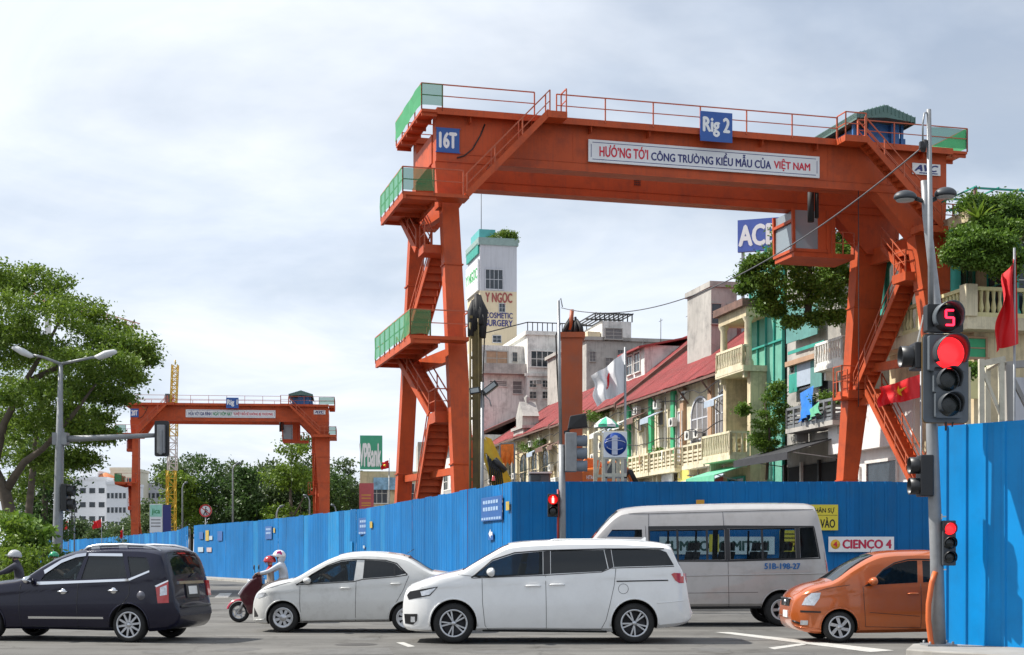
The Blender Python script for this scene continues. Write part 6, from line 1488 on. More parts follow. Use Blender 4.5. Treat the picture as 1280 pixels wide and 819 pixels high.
for a, b in (((1, 1), (-1, 1)), ((-1, 1), (-1, 0)), ((-1, 0), (1, 0)), ((1, 0), (1, -1)), ((1, -1), (-1, -1))):
    sg.bar((c5[0]+a[0]*w5, -.15, c5[1]+a[1]*h5/2), (c5[0]+b[0]*w5, -.15, c5[1]+b[1]*h5/2), .02, t5) if a[1] == b[1] else sg.bar((c5[0]+a[0]*w5, -.15, c5[1]+a[1]*h5/2), (c5[0]+b[0]*w5, -.15, c5[1]+b[1]*h5/2), t5, .02)
sg.build('countdown_digit', M_LEDR, hd)
MB().bar((hx(1185), .0, lz(535)), (hx(1186), .0, lz(529)), .02).bar((hx(1177), 0, lz(540)), (hx(1177), 0, lz(529)), .025).build('bracket', M_DARK, hd)
def side_head(root, x, y, dxx, n, rr_, name='side_signal', m=M_SIGB, face=-1, dy=.0):
    """signal box turned edge-on, its visors pointing left or right"""
    e = empty(name, (x, dy, y), R(90)*face*-1 if False else 0, parent=root)
    MB().box(-.10, .10, -rr_*1.2, rr_*1.2, -rr_*2.5*n/2, rr_*2.5*n/2).build('housing', m, e, bevel=.02)
    for i in range(n):
        z = rr_*2.5*((n-1)/2-i); v = MB()
        v.lathe([(rr_, .10), (rr_*1.02, .10+rr_*1.1), (rr_*.96, .10+rr_*1.1), (rr_*.9, .10)] if face > 0 else [(rr_, -.10), (rr_*1.02, -.10-rr_*1.1), (rr_*.96, -.10-rr_*1.1), (rr_*.9, -.10)], (0, 0, z), 'x', 20)
        v.lathe([(.001, .11*face), (rr_*.9, .11*face)], (0, 0, z), 'x', 20); v.build('visor', m, e)
    return e
side_head(root, lx(1148), lz(446), 0, 1, .16, face=-1); side_head(root, lx(1156), lz(595), 0, 2, .125, face=-1)
MB().bar((lx(1150), 0, lz(445)), (lx(1165), 0, lz(445)), .05).bar((lx(1158), 0, lz(585)), (lx(1168), 0, lz(585)), .05).build('bracket', M_DARK, root)
MB().bar((lx(1143), -.05, lz(440)), (lx(1152), -.1, lz(395)), .02).build('antenna', M_FRAME, root)
pd2 = empty('pedestrian_signal', (lx(1183), -.16, lz(679)), 0, parent=root)
MB().box(-.10, .10, 0, .1, -.34, .34).build('housing', M_SIG, pd2, bevel=.015)
for i, m in ((1, M_LENSR), (0, M_LENSD), (-1, M_LENSD)): lens(None, .0, i*.215, .088, -.02, pd2, m, True, M_SIGB)
MB().bar((-.09, .1, .36), (-.09, .1, .44), .02).bar((-.17, .12, .40), (-.02, .1, .40), .02).bar((-.17, .12, -.40), (-.02, .1, -.40), .02).bar((-.09, .1, -.34), (-.09, .1, -.44), .02).build('bracket', M_FRAME, pd2)
MB().tube([(lx(1167), -.10, lz(715)), (lx(1162), -.12, lz(728)), (lx(1157.5), -.14, lz(755)), (lx(1157), -.15, lz(775)), (lx(1160), -.15, lz(800)), (lx(1166), -.14, lz(820))], .042, 10).build('conduit', M_ORANGEC, root)
# --- twin street lamp behind the near fence
LY = 27.0; root = empty('street_lamp', (gx(1177, LY), LY, 0), 0, 'twin dark street lamp just behind the traffic light', 'street lamp')
fx = lambda x: gx(x, LY)-gx(1177, LY)
fz = lambda y: gz(y, LY)
MB().tube([(0, 0, 0), (fx(1172), 0, fz(390)), (fx(1158), 0, fz(270)), (fx(1155), 0, fz(226))], [.10, .085, .07, .06], 10).build('pole', M_STEEL, root)
MB().tube([(fx(1160), 0, fz(268)), (fx(1155), 0, fz(252)), (fx(1142), 0, fz(247))], .045, 8).tube([(fx(1160), 0, fz(262)), (fx(1162), 0, fz(252)), (fx(1170), 0, fz(248))], .045, 8).build('arm', M_DARK, root)
for xa, xb, ya in ((1117, 1146, 247), (1168, 1196, 243)):
    c = (fx((xa+xb)/2), 0, fz(ya)); w = fx(xb)-fx(xa)
    bm = bmesh.new(); bmesh.ops.create_uvsphere(bm, u_segments=20, v_segments=12, radius=1)
    for v in bm.verts: v.co = Vector((c[0]+v.co.x*w/2, c[1]+v.co.y*.16, c[2]+(v.co.z*.13 if v.co.z > 0 else v.co.z*.06)))
    for f_ in bm.faces: f_.smooth = True
    me = bpy.data.meshes.new('lamp_head'); bm.to_mesh(me); bm.free(); me.materials.append(M_SIG); o = inst('lamp_head', me, root)
    MB().lathe([(.001, -.07), (w*.36, -.065), (w*.40, -.045)], c, 'z', 20).build('lamp_cover', mat('pale_diffuser', (.34, .36, .36), .3), o)
# --- middle pole with pedestrian light, and the overhead cable
MY = 38.7; root = empty('traffic_light', (gx(703, MY), MY, 0), 0, 'grey pole with red standing-man light above the white minivan', 'traffic light')
mx_ = lambda x: gx(x, MY)-gx(703, MY)
mz = lambda y: gz(y, MY)
MB().tube([(0, 0, 0), (0, 0, mz(640)), (mx_(702), 0, mz(556))], [.105, .09, .085], 14).build('pole', M_POLE, root)
MB().tube([(mx_(701), 0, mz(560)), (mx_(698), 0, mz(376))], [.045, .04], 10).tube([(mx_(698), 0, mz(378)), (mx_(701), -.02, mz(373)), (mx_(703), -.02, mz(384))], .015, 6).build('upper_pole', M_STEEL, root)
MB().tube([(mx_(697.5), -.03, mz(680)), (mx_(697.5), -.03, mz(612))], .028, 8).build('conduit', mat('red_conduit', (.42, .05, .04), .6), root)
pd3 = empty('pedestrian_signal', (mx_(691), -.14, mz(632)), 0, parent=root); MB().box(-.14, .14, 0, .14, -.30, .30).build('housing', M_SIGB, pd3, bevel=.02)
lens(None, 0, .15, .125, -.02, pd3, mat('dim_red_lens', (.45, .008, .008), .3, var=0, emit=(1, .01, .01, .55)), True); lens(None, 0, -.15, .12, -.02, pd3, M_LENSD, True)
mn = MB().lathe([(.001, .115), (.02, .10), (.022, .085), (.001, .07)], (0, -.05, .125), 'z', 10).box(-.03, .03, -.052, -.048, .11, .19).box(-.028, -.006, -.052, -.048, .06, .11).box(.006, .028, -.052, -.048, .06, .11).build('standing_figure', mat('lit_figure', (1, .5, .4), .4, var=0, emit=(1, .55, .45, 1.5)), pd3)
MB().box(-.02, .12, 0, .06, -.04, .04).build('bracket', M_DARK, pd3)
hd2 = empty('side_signal', (mx_(714), .0, mz(566)), 0, parent=root); MB().box(-.16, .14, -.16, .16, -.50, .52).build('housing', M_POLE, hd2, bevel=.02)
for i in (-1, 0, 1):
    v = MB().lathe([(.14, .14), (.145, .42), (.135, .42), (.12, .14)], (0, 0, i*.33-.02), 'x', 18); v.build('visor', mat('blue_grey_visor', (.16, .19, .23), .5), hd2)
MB().bar((mx_(705), 0, mz(540)), (mx_(712), 0, mz(540)), .06).build('bracket', M_DARK, root)
fl = empty('flood_lamp', (mx_(722), 0, mz(530)), 0, parent=root); MB().hexa([(-.26, -.12, -.14), (-.2, -.14, .20), (-.2, .14, .20), (-.26, .12, -.14)], [(.26, -.2, -.10), (.20, -.24, .26), (.20, .24, .26), (.26, .2, -.10)]).build('housing', M_SIGB, fl, bevel=.02)
MB().bar((-.35, 0, -.25), (-.1, 0, -.05), .05).build('bracket', M_DARK, fl)
ca_ = MB(); a = px(1153, 184, PY); b = px(702, 385, MY); pts = []
for i in range(41): t = i/40; p = a.lerp(b, t); p.z -= .95*4*t*(1-t); pts.append(p)
ca_.tube(pts, .012, 5); o = ca_.build('overhead_cable', mat('grey_cable', (.10, .10, .11), .6)); tag(o, 'thin sagging cable strung between the two light poles', 'cable')
# --- left street lamp with double arm and mast arm signal
AY = 55.0; root = empty('street_lamp', (gx(70, AY), AY, 0), 0, 'tall double-armed street lamp with long signal arm at left', 'street lamp')
ax_ = lambda x: gx(x, AY)-gx(70, AY)
az = lambda y: gz(y, AY)
MB().tube([(0, 0, 0), (ax_(71), 0, az(690)), (ax_(74), 0, az(560)), (ax_(76), 0, az(456))], [.20, .17, .14, .08], 14).build('pole', M_POLE, root)
MB().tube([(ax_(71), .22, 0), (ax_(73), .2, az(620)), (ax_(75), .16, az(535))], [.13, .12, .11], 10).build('mast', M_POLE, root)
MB().tube([(ax_(76), 0, az(455)), (ax_(55), 0, az(447)), (ax_(38), 0, az(443))], [.06, .05, .045], 8).tube([(ax_(76), 0, az(455)), (ax_(100), 0, az(450)), (ax_(125), 0, az(445))], [.06, .05, .045], 8).build('arm', M_POLE, root)
for xa, xb, ya, yb in ((15, 42, 435, 445), (118, 146, 446, 440)):
    o = MB().tube([(ax_(xa), 0, az(ya)), (ax_(xa+5), 0, az(ya+.5)), (ax_((xa+xb)/2), 0, az((ya+yb)/2)), (ax_(xb-3), 0, az(yb)), (ax_(xb), 0, az(yb))], [.04, .11, .14, .10, .05], 10).build('lamp_head', mat('pale_lamp_head', (.55, .56, .56), .4), root)
MB().tube([(ax_(70), .1, az(549)), (ax_(120), 0, az(547.5)), (ax_(206), -.1, az(544))], [.13, .11, .08], 10).box(ax_(66), ax_(84), -.1, .3, az(556), az(541)).build('signal_arm', M_POLE, root)
sh = empty('signal_head', (ax_(204), -.25, az(549)), 0, parent=root); MB().prism(rrect(-.27, .27, -.66, .66, .08), XZ, .02, .07).build('back_plate', M_SIGB, sh)
MB().box(-.14, .14, -.16, .02, -.55, .5).box(-.06, .06, -.22, -.16, -.6, .3).build('housing', M_POLE, sh, bevel=.02)
side_head(root, ax_(82), az(622), 0, 2, .2, face=1)
# --- site floodlight mast
WY = 47.0; root = empty('floodlight_mast', (gx(602, WY), WY, 0), 0, 'slim mast with two tilted floodlights beside the drill', 'floodlight')
wx = lambda x: gx(x, WY)-gx(602, WY)
MB().tube([(0, 0, 0), (wx(603), 0, gz(478, WY))], .055, 8).tube([(wx(604), 0, gz(492, WY)), (wx(612), 0, gz(500, WY)), (wx(614), 0, gz(508, WY))], .02, 6).build('pole', M_STEEL, root)
for p0_, p1_ in (((604, 492), (621, 479)), ((587, 490), (600, 488))):
    a, b = Vector((wx(p0_[0]), 0, gz(p0_[1], WY))), Vector((wx(p1_[0]), 0, gz(p1_[1], WY))); o = MB().bar(a, b, .42, .2).build('flood_lamp', M_SIGB, root, bevel=.02)
    n_ = (b-a).normalized(); MB().bar(a.lerp(b, .12)+Vector((0, -.215, 0)), a.lerp(b, .88)+Vector((0, -.215, 0)), .012, .13).build('lamp_glass', mat('pale_diffuser', (.34, .36, .36), .3), o)
# --- distant lamp posts, no-walking sign, poster
def post(x, ytop, Y, label, dx=6):
    root = empty('lamp_post', (gx(x, Y), Y, 0), 0, label, 'lamp post', 'distant lamp posts'); z = gz(ytop, Y)
    MB().tube([(0, 0, 0), (0, 0, z-.5), (dx*Y/F*.4, 0, z-.1), (dx*Y/F, 0, z)], [.1, .07, .06, .05], 8).build('pole', M_POLE, root)
    MB().tube([(dx*Y/F*.7, 0, z), (dx*Y/F*1.6, 0, z+.1)], [.12, .09], 8).build('lamp_head', M_SIGF, root)
post(291, 580, 140, 'distant lamp post under the middle of the far beam'); post(228, 604, 150, 'distant lamp post right of the yellow mast', 4); post(346, 634, 120, 'small lamp post peeping over the long fence', 5); post(387, 620, 150, 'lamp post left of the far right leg', -5); post(420, 632, 135, 'short lamp post right of the far crane', -4); post(93, 630, 170, 'thin post behind the red flags', 3)
for x, lb in ((38, 'left of two pale posts seen under the street tree'), (43, 'right of two pale posts seen under the street tree')):
    o = MB().tube([(0, 0, 0), (0, 0, gz(585, 95))], .1, 8).build('post', M_FRAME, None, (gx(x, 95), 95, 0)); tag(o, lb, 'post', 'pale posts under the tree')
NYs = 102; root = empty('road_sign', (gx(257, NYs), NYs, 0), 0, 'round red-bordered no-walking sign above the long fence', 'road sign')
cz = gz(638.5, NYs); MB().lathe([(.001, -.03), (.44, -.03), (.44, .02)], (0, 0, cz), 'y', 28).build('sign_face', M_SIGNW, root)
rg_ = MB().lathe([(.44, -.05), (.35, -.05), (.35, -.02), (.44, -.02), (.44, -.05)], (0, 0, cz), 'y', 28).build('red_border', mat('sign_red', (.55, .03, .03), .5), root)
MB().bar((-.30, -.045, cz+.24), (.30, -.045, cz-.24), .01, .06).build('red_slash', MATS['sign_red'], root)
wf = MB().lathe([(.001, .06), (.06, 0), (.001, -.06)], (.02, -.04, cz+.22), 'z', 8); wf.bar((.0, -.04, cz+.15), (-.02, -.04, cz-.05), .02, .1); wf.bar((-.02, -.04, cz-.05), (.12, -.04, cz-.28), .02, .05); wf.bar((-.02, -.04, cz-.05), (-.14, -.04, cz-.28), .02, .05); wf.bar((0, -.04, cz+.12), (.16, -.04, cz), .02, .04); wf.build('walking_figure', M_BLK, root)
MB().tube([(0, .03, 0), (0, .03, cz+.3)], .04, 8).build('post', M_POLE, root)
ps_ = Bld((gx(187, 160), 160, 0), 'white and green poster board between the far crane leg and yellow mast', 'poster_board', 'sign', rz=0)
w = gx(203, 160)-gx(187, 160); ps_.box('panel', 0, w, 0, .15, gz(666, 160), gz(630, 160), M_SIGNW); ps_.box('upper_band', .05, w-.05, -.01, 0, gz(646, 160), gz(631, 160), mat('mint_print', (.30, .62, .50), .5)); lettering('jica', M_GRN, .25, w-.25, gz(644, 160), gz(636, 160), ps_.root, -.02, bold=.03)
for q_ in (650, 654, 658): ps_.box('text_line', .15, w-.2, -.01, 0, gz(q_, 160)-.04, gz(q_, 160)+.06, M_SHUT)
for u in (.2, w-.3): ps_.box('post', u, u+.12, .15, .27, 0, gz(640, 160), M_STEEL)
ps_.box('navy_side', w+.05, w+.9, 0, .15, gz(666, 160), gz(631, 160), M_NAVY)
# --- notices on the hoardings
def on_left(x, y, off=.05):          # point on the long left fence
    k_ = (x-640)/F
    for (a, b) in zip(LF[:-1], LF[1:]):
        d = (b[0]-a[0], b[1]-a[1]); t = (k_*a[1]-a[0])/(d[0]-k_*d[1])
        if -.001 <= t <= 1.001:
            Y = a[1]+t*d[1]; n_ = Vector((d[1], -d[0], 0)).normalized(); n_ = n_ if n_.x < 0 else -n_
            return Vector((a[0]+t*d[0], Y, gz(y, Y)))+n_*off, math.atan2(-d[1], -d[0])
M_NOT = mat('dark_blue_notice', (.012, .09, .30), .4, var=.1); M_NOTL = mat('notice_print', (.30, .42, .58), .5, var=.3, vscale=25); M_YEL = mat('faded_yellow_sticker', (.42, .30, .06), .7, var=.3, vscale=12)
M_STKW = mat('faded_white_sticker', (.34, .42, .48), .7, var=.3, vscale=15)
def notice(x0, x1, y0, y1, m, label, lines=(), lm=None, name='notice'):
    a, rz_ = on_left(x0, y1); b, _ = on_left(x1, y1); w = (Vector((b.x, b.y))-Vector((a.x, a.y))).length; mid = (a.y+b.y)/2; z0, z1 = gz(y1, mid), gz(y0, mid)
    root = empty(name, (a.x, a.y, 0), rz_, label, 'notice', 'notices on the long fence')
    MB().box(0, w, -.012, .0, z0, z1).build('panel', m, root)
    for l0, l1, u0, u1 in lines:
        n_ = max(1, int(9*(u1-u0))); 
        for i in range(n_):
            ua = u0+(u1-u0)*i/n_; MB().box(w*ua, w*(ua+(u1-u0)/n_*.72), -.016, -.012, z0+(z1-z0)*l0, z0+(z1-z0)*l1).build('print', lm or M_NOTL, root)
    return root
notice(604, 630, 621, 651, M_NOT, 'dark blue printed notice near the fence corner', ((.72, .86, .1, .85), (.42, .58, .1, .85), (.05, .15, .02, .98)))
notice(613, 619, 666.5, 675, M_NOT, 'small arrow notice under the printed notice by the corner')
a, rz_ = on_left(613, 672, .064); r_ = bpy.data.objects.new('arrow', MB().prism([(.05, .13), (.25, .26), (.25, .18), (.46, .18), (.46, .08), (.25, .08), (.25, 0)], XZ, -.006, 0).mesh('arrow', M_WHT)); COL.objects.link(r_); r_.parent = [o for o in bpy.data.objects if o.name.startswith('notice') and o.get('label', '').startswith('small arrow')][0]; r_.location = (.02, -.012, gz(673, a.y))
notice(635, 639, 627, 638, M_YEL, 'small yellow sticker beside the printed notice'); 
notice(450, 463, 647, 668, M_NOT, 'printed notice halfway along the long fence', ((.72, .86, .1, .85), (.42, .58, .1, .85), (.05, .15, .02, .98))); notice(464, 467, 652, 660, M_YEL, 'yellow sticker halfway along the long fence')
notice(455.5, 457.5, 682, 685.5, M_STKW, 'tiny white sticker halfway along the long fence'); notice(333, 341, 658, 674, M_NOT, 'printed notice above the scooter rider', ((.7, .85, .1, .85), (.4, .55, .1, .85))); notice(343, 345, 660, 666, M_YEL, 'yellow sticker above the scooter rider')
for x0, x1, y0, y1, m, lb in ((250, 255, 665, 674, M_NOT, 'dark sticker at the far end of the long fence'), (258, 262, 663, 676, M_YEL, 'yellow warning sticker at the far end of the long fence'), (262.5, 266.5, 670, 675, M_STKW, 'white sticker beside the yellow warning'), (248.5, 255, 684, 690, M_STKW, 'pale square poster low on the far fence end'), (259.5, 265.5, 684.5, 690, mat('pinkish_poster', (.42, .34, .34), .7, var=.3, vscale=15), 'pinkish square poster low on the far fence end'), (273, 279, 664, 676, M_NOT, 'faded blue emblem at the far end of the long fence')): notice(x0, x1, y0, y1, m, lb)
o = notice(436, 442, 677, 690, M_BLUE2, 'pale repair patch on the long fence')
FYm = 40.22
def mid_sign(x0, x1, y0, y1, m, label, name='sign_board'):
    root = empty(name, (gx(x0, FYm), FYm-.05, 0), R(.8), label, 'sign', 'signs on the shaded fence'); w = gx(x1, FYm)-gx(x0, FYm); MB().box(0, w, -.02, 0, gz(y1, FYm), gz(y0, FYm)).build('panel', m, root); return root, w
M_YSIGN = mat('yellow_sign', (.66, .55, .04), .5, var=.08)
r_, w = mid_sign(1007, 1047, 631, 663, M_YSIGN, 'yellow sign with black letters behind the minibus tail'); lettering('NHÂN SỰ', M_BLK, .12, w-.1, gz(642.5, FYm), gz(634, FYm), r_, -.024, bold=.02); lettering('RA VÀO', M_BLK, .10, w-.08, gz(660, FYm), gz(646.5, FYm), r_, -.024, bold=.03); MB().box(.02, w-.02, -.023, -.02, gz(644.5, FYm), gz(644, FYm)).build('rule_line', M_BLK, r_)
r_, w = mid_sign(1035, 1117, 671, 690, M_SIGNW, 'white company sign with red letters right of the minibus'); lettering('CIENCO 4', mat('crimson_lettering', (.50, .015, .06), .5, var=0), w*.21, w*.965, gz(686, FYm), gz(674.5, FYm), r_, -.024, bold=.05)
MB().lathe([(.001, -.026), (.13, -.026), (.13, -.02)], (w*.105, 0, gz(680.5, FYm)), 'y', 20).build('emblem', mat('emblem_yellow', (.75, .42, .02), .5), r_); lettering('4', M_RED, w*.07, w*.135, gz(684, FYm), gz(677, FYm), r_, -.03, bold=.05); 
r_, w = mid_sign(824, 968, 671, 693, mat('pale_blue_sign', (.60, .70, .74), .5), 'long pale sign with dark letters behind the minibus windows'); lettering('SUMITOMO MITSUI', mat('dark_green_lettering', (.015, .07, .06), .5, var=0), .15, w-.15, gz(689, FYm), gz(676, FYm), r_, -.024, bold=.05)
r_, w = mid_sign(974, 1000, 663, 690, M_YSIGN, 'yellow notice seen through the rear minibus window'); 
for q_ in (667, 672, 677, 682): MB().box(.08, w-.08, -.023, -.02, gz(q_, FYm)-.03, gz(q_, FYm)).build('print', M_BLK, r_)
r_, w = mid_sign(886, 898, 668, 690, M_YSIGN, 'small yellow notice overlapping the long pale sign'); r_.location.y -= .03
mid_sign(870, 880, 625, 633, mat('orange_sticker', (.60, .30, .03), .6), 'small orange sticker above the minibus roof')
# ------------------------------------------------------------------ things standing inside the site
M_YMACH = mat('yellow_machine_paint', (.66, .44, .03), .5, var=.2, vscale=1.5, streak=.3, dirt=(.22, .15, .05), dirt_amt=.3)
M_OLIVE = mat('muddy_yellow_steel', (.15, .11, .035), .7, var=.35, vscale=1, streak=.5, dirt=(.08, .06, .04), dirt_amt=.6)
M_OMACH = mat('orange_machine_paint', (.68, .17, .02), .45, var=.12, dirt_amt=.2)
M_FRAMEW = mat('cream_angle_steel', (.58, .54, .42), .6, var=.12, streak=.4, dirt_amt=.3)
M_ORCOL = mat('bright_orange_steel', (.38, .070, .012), .5, var=.15, vscale=.8, streak=.4, dirt_amt=.25)
M_FRED = mat('red_flag_cloth', (.66, .008, .012), .6, var=.06); M_FYEL = mat('yellow_star_cloth', (.75, .48, .02), .6, var=0); M_FWHT = mat('white_flag_cloth', (.74, .73, .74), .6, var=.03)
# orange steel column with dark head
CY = 50.0; cc = px(715, 605, CY); root = empty('steel_column', (cc.x, CY, 0), 0, 'square orange steel column with black hoses on top', 'column')
hw = 12.5*CY/F; zt_ = gz(424, CY)
MB().box(-hw, hw, -hw, hw, 0, zt_).build('shaft', M_ORCOL, root); MB().box(-hw*1.25, hw*1.25, -hw*1.25, hw*1.25, zt_, zt_+.18).build('cap', M_ORCOL, root)
fl_ = MB()
for z in (2.2, 3.6, 5.0, 6.4, 7.6): fl_.box(-hw-.05, -hw, -hw*.6, hw*.6, z, z+.12)
fl_.box(-hw-.04, -hw, -hw, -hw+.06, 0, zt_); fl_.build('flange', M_ORCOL, root)
hz_ = MB()
for i in range(14):
    a_ = random.uniform(-.3, .3); b_ = random.uniform(-.2, .2); h_ = random.uniform(.3, .85); hz_.tube([(a_*1.2, b_, zt_+.15), (a_*.9+.05, b_, zt_+h_*.6), (a_*.3+.08, b_*.4, zt_+h_)], [.09, .08, .04], 6)
hz_.tube([(-.05, 0, zt_+.3), (0, 0, zt_+1.0)], .07, 8, 1); hz_.tube([(-.4, -.1, zt_+.5), (-.55, -.1, zt_+.1), (-.5, -.1, zt_-1.2), (-.42, -.2, zt_-2.6)], .03, 6); hz_.build('hose_bundle', [M_BLK, M_ORCOL], root)
# drill mast
DY = 55.0; root = empty('drill_mast', (gx(597, DY), DY, 0), 0, 'muddy yellow drilling mast with dark rope head', 'drill mast')
dx = lambda x: gx(x, DY)-gx(597, DY)
dz = lambda y: gz(y, DY)
MB().hexa([(dx(592), -.25, 0), (dx(605), -.25, 0), (dx(605), .3, 0), (dx(592), .3, 0)], [(dx(590), -.25, dz(398)), (dx(602), -.25, dz(398)), (dx(602), .3, dz(398)), (dx(590), .3, dz(398))]).build('mast', M_OLIVE, root)
rd = MB()
for i in range(12): z = 2+i*.75; rd.box(dx(587), dx(591), -.33, -.25, z, z+.1)
rd.tube([(dx(588), -.3, .5), (dx(588), -.3, dz(405))], .05, 6); rd.tube([(dx(600), -.32, .5), (dx(598), -.32, dz(400))], .035, 6); rd.build('guide_rail', M_OLIVE, root)
hb = MB()
for i in range(9): a_ = random.uniform(588, 604); hb.tube([(dx(a_), random.uniform(-.3, .1), dz(random.uniform(405, 425))), (dx(a_+1), -.1, dz(390)), (dx(a_*.5+298), 0, dz(random.uniform(368, 376)))], [.11, .16, .09], 7)
hb.tube([(dx(604), -.3, dz(395)), (dx(606), -.3, dz(420)), (dx(604), -.3, dz(470)), (dx(605), -.3, dz(510))], .025, 5); hb.build('rope_head', M_BLK, root)
# yellow excavator: boom, stick, cylinders over the fence, body hidden behind it
EY = 58.0; root = empty('excavator', (gx(630, EY), EY, 0), 0, 'yellow excavator arm rising behind the fence corner', 'excavator')
ex = lambda x: gx(x, EY)-gx(630, EY)
ez = lambda y: gz(y, EY)
MB().prism([(ex(600), ez(560)), (ex(592), ez(548)), (ex(596), ez(538)), (ex(612), ez(556)), (ex(634), ez(612)), (ex(618), ez(616))], XZ, -.35, .15).build('boom', M_YMACH, root)
MB().prism([(ex(606), ez(545)), (ex(614), ez(548)), (ex(644), ez(610)), (ex(632), ez(612))], XZ, .25, .6).build('stick', M_YMACH, root)
MB().tube([(ex(594), -.45, ez(540)), (ex(603), -.45, ez(570))], .07, 8).tube([(ex(590), -.45, ez(525)), (ex(598), -.45, ez(548))], .05, 8, 1).tube([(ex(618), -.4, ez(575)), (ex(632), -.4, ez(590))], .12, 8, 2).build('ram', [M_YMACH, M_FRAME, M_DARK], root)
for k_ in range(7): MB().tube([(ex(608+k_*2.5), -.40, ez(568+k_*3)), (ex(612+k_*2.5), -.42, ez(585+k_)), (ex(613+k_*2.6), -.40, ez(608))], .03, 5).build('hydraulic_hose', M_DARK, root)
MB().box(-1.2, 2.4, -1.2, 1.2, .9, 2.2).build('body', M_YMACH, root, bevel=.1)
for y in (-1.3, .8): MB().prism(rrect(-1.6, 2.4, 0, .9, .42), XZ, y, y+.5).build('track', M_DARK, root)
# orange mesh tarpaulin
o = cloth('orange_tarpaulin', mat('orange_mesh_cloth', (.75, .20, .03), .7, var=.25, vscale=6), [px(626, 556, 60), px(642, 555, 60)], .95, None, .15, 8, 6); tag(o, 'orange mesh cloth hung beside the yellow excavator arm', 'cloth')
MB().tube([px(625, 555, 60.1), px(643, 554, 60.1)], .03, 6).tube([px(643, 554, 60.1), (gx(643, 60.1), 60.1, 0)], .04, 6).tube([px(625, 555, 60.1), (gx(625, 60.1), 60.1, 0)], .04, 6).build('cloth_frame', M_STEEL, None); tag(bpy.data.objects['cloth_frame'], 'thin steel frame carrying the orange mesh cloth', 'frame')
# orange excavator behind the logo tower
HY = 52.0; root = empty('excavator', (gx(755, HY), HY, 0), 0, 'orange excavator body behind the round blue logo', 'excavator')
ox = lambda x: gx(x, HY)-gx(755, HY)
oz = lambda y: gz(y, HY)
MB().prism([(ox(716), oz(612)), (ox(718), oz(598)), (ox(728), oz(588)), (ox(750), oz(586)), (ox(752), oz(612))], XZ, -1.2, 1.2).build('body', M_OMACH, root, bevel=.08)
MB().prism([(ox(722), oz(588)), (ox(730), oz(574)), (ox(748), oz(576)), (ox(752), oz(586))], XZ, -.9, .3).build('engine_cover', M_OMACH, root, bevel=.05)
MB().prism([(ox(752), oz(612)), (ox(752), oz(580)), (ox(770), oz(578)), (ox(774), oz(612))], XZ, -1.1, -.1).build('cab', M_OMACH, root, bevel=.06); MB().prism([(ox(754), oz(600)), (ox(754), oz(583)), (ox(768), oz(581)), (ox(771), oz(600))], XZ, -1.13, -1.1).build('cab_window', M_WIN, root)
MB().prism([(ox(770), oz(612)), (ox(776), oz(590)), (ox(783), oz(584)), (ox(792), oz(594)), (ox(799), oz(612)), (ox(792), oz(612)), (ox(784), oz(596)), (ox(778), oz(600)), (ox(776), oz(614))], XZ, -.3, .3).build('boom', M_OMACH, root, bevel=.03)
for k_ in range(4): MB().tube([(ox(776+k_), -.34, oz(600)), (ox(784+k_*1.5), -.36, oz(588)), (ox(793+k_*1.5), -.34, oz(606))], .03, 5).build('hydraulic_hose', M_DARK, root)
lettering('HITACHI', M_WHT, ox(731), ox(744), oz(601.5), oz(596.5), root, -1.22, bold=.04)
for y in (-1.3, .8): MB().prism(rrect(-1.6, 1.8, 0, .9, .42), XZ, y, y+.5).build('track', M_DARK, root)
# logo tower (angle-steel frame with the round emblem board)
GYs = 42.0; root = empty('logo_tower', (gx(764, GYs), GYs, 0), 0, 'cream steel frame tower carrying a round blue emblem board', 'sign tower')
tx = lambda x: gx(x, GYs)-gx(764, GYs)
tz = lambda y: gz(y, GYs)
fr = MB()
for x0 in (745, 754.5, 767, 778): fr.bar((tx(x0), .0 if x0 > 750 else .5, 0), (tx(x0), 0 if x0 > 750 else .5, tz(541)), .09)
for x0 in (747, 776): fr.bar((tx(x0), 1.0, 0), (tx(x0), 1.0, tz(541)), .09)
for y in (541, 572, 594): fr.bar((tx(744), .5, tz(y)), (tx(756), .5, tz(y)), .08); fr.bar((tx(755), 0, tz(y)), (tx(783), 0, tz(y)), .1)
fr.bar((tx(747), .5, tz(598)), (tx(754), .5, tz(556)), .05); fr.bar((tx(757), .05, tz(590)), (tx(766), .05, tz(574)), .05); fr.bar((tx(781), .05, tz(594)), (tx(770), .05, tz(574)), .05)
fr.build('frame', M_FRAMEW, root)
MB().box(tx(754.3), tx(759), -.04, .04, tz(603), tz(572)).box(tx(778), tx(783.6), -.04, .04, tz(603), tz(572)).box(tx(754.3), tx(783.6), -.04, .04, tz(598), tz(594)).build('board_leg', mat('grey_sheet', (.30, .27, .25), .6), root)
bo = MB().box(tx(754.3), tx(783.7), -.07, -.02, tz(572), tz(540)).build('board', M_SIGNW, root)
cxe, cze, re = tx(769), tz(555.5), 14.3*GYs/F
MB().lathe([(.001, -.078), (re, -.078), (re, -.07)], (cxe, 0, cze), 'y', 36).build('emblem_disc', mat('emblem_blue', (.008, .05, .26), .4, var=.1), bo)
em = MB().prism([(cxe-.10, cze-.30), (cxe-.10, cze+.20), (cxe-.02, cze+.26), (cxe+.06, cze+.24), (cxe+.06, cze-.30)], XZ, -.084, -.078)
for x0 in (-.05, .0): em.box(cxe+x0, cxe+x0+.008, -.086, -.084, cze-.3, cze+.2)
em.build('emblem_tower', mat('emblem_silver', (.55, .57, .66), .5), bo)
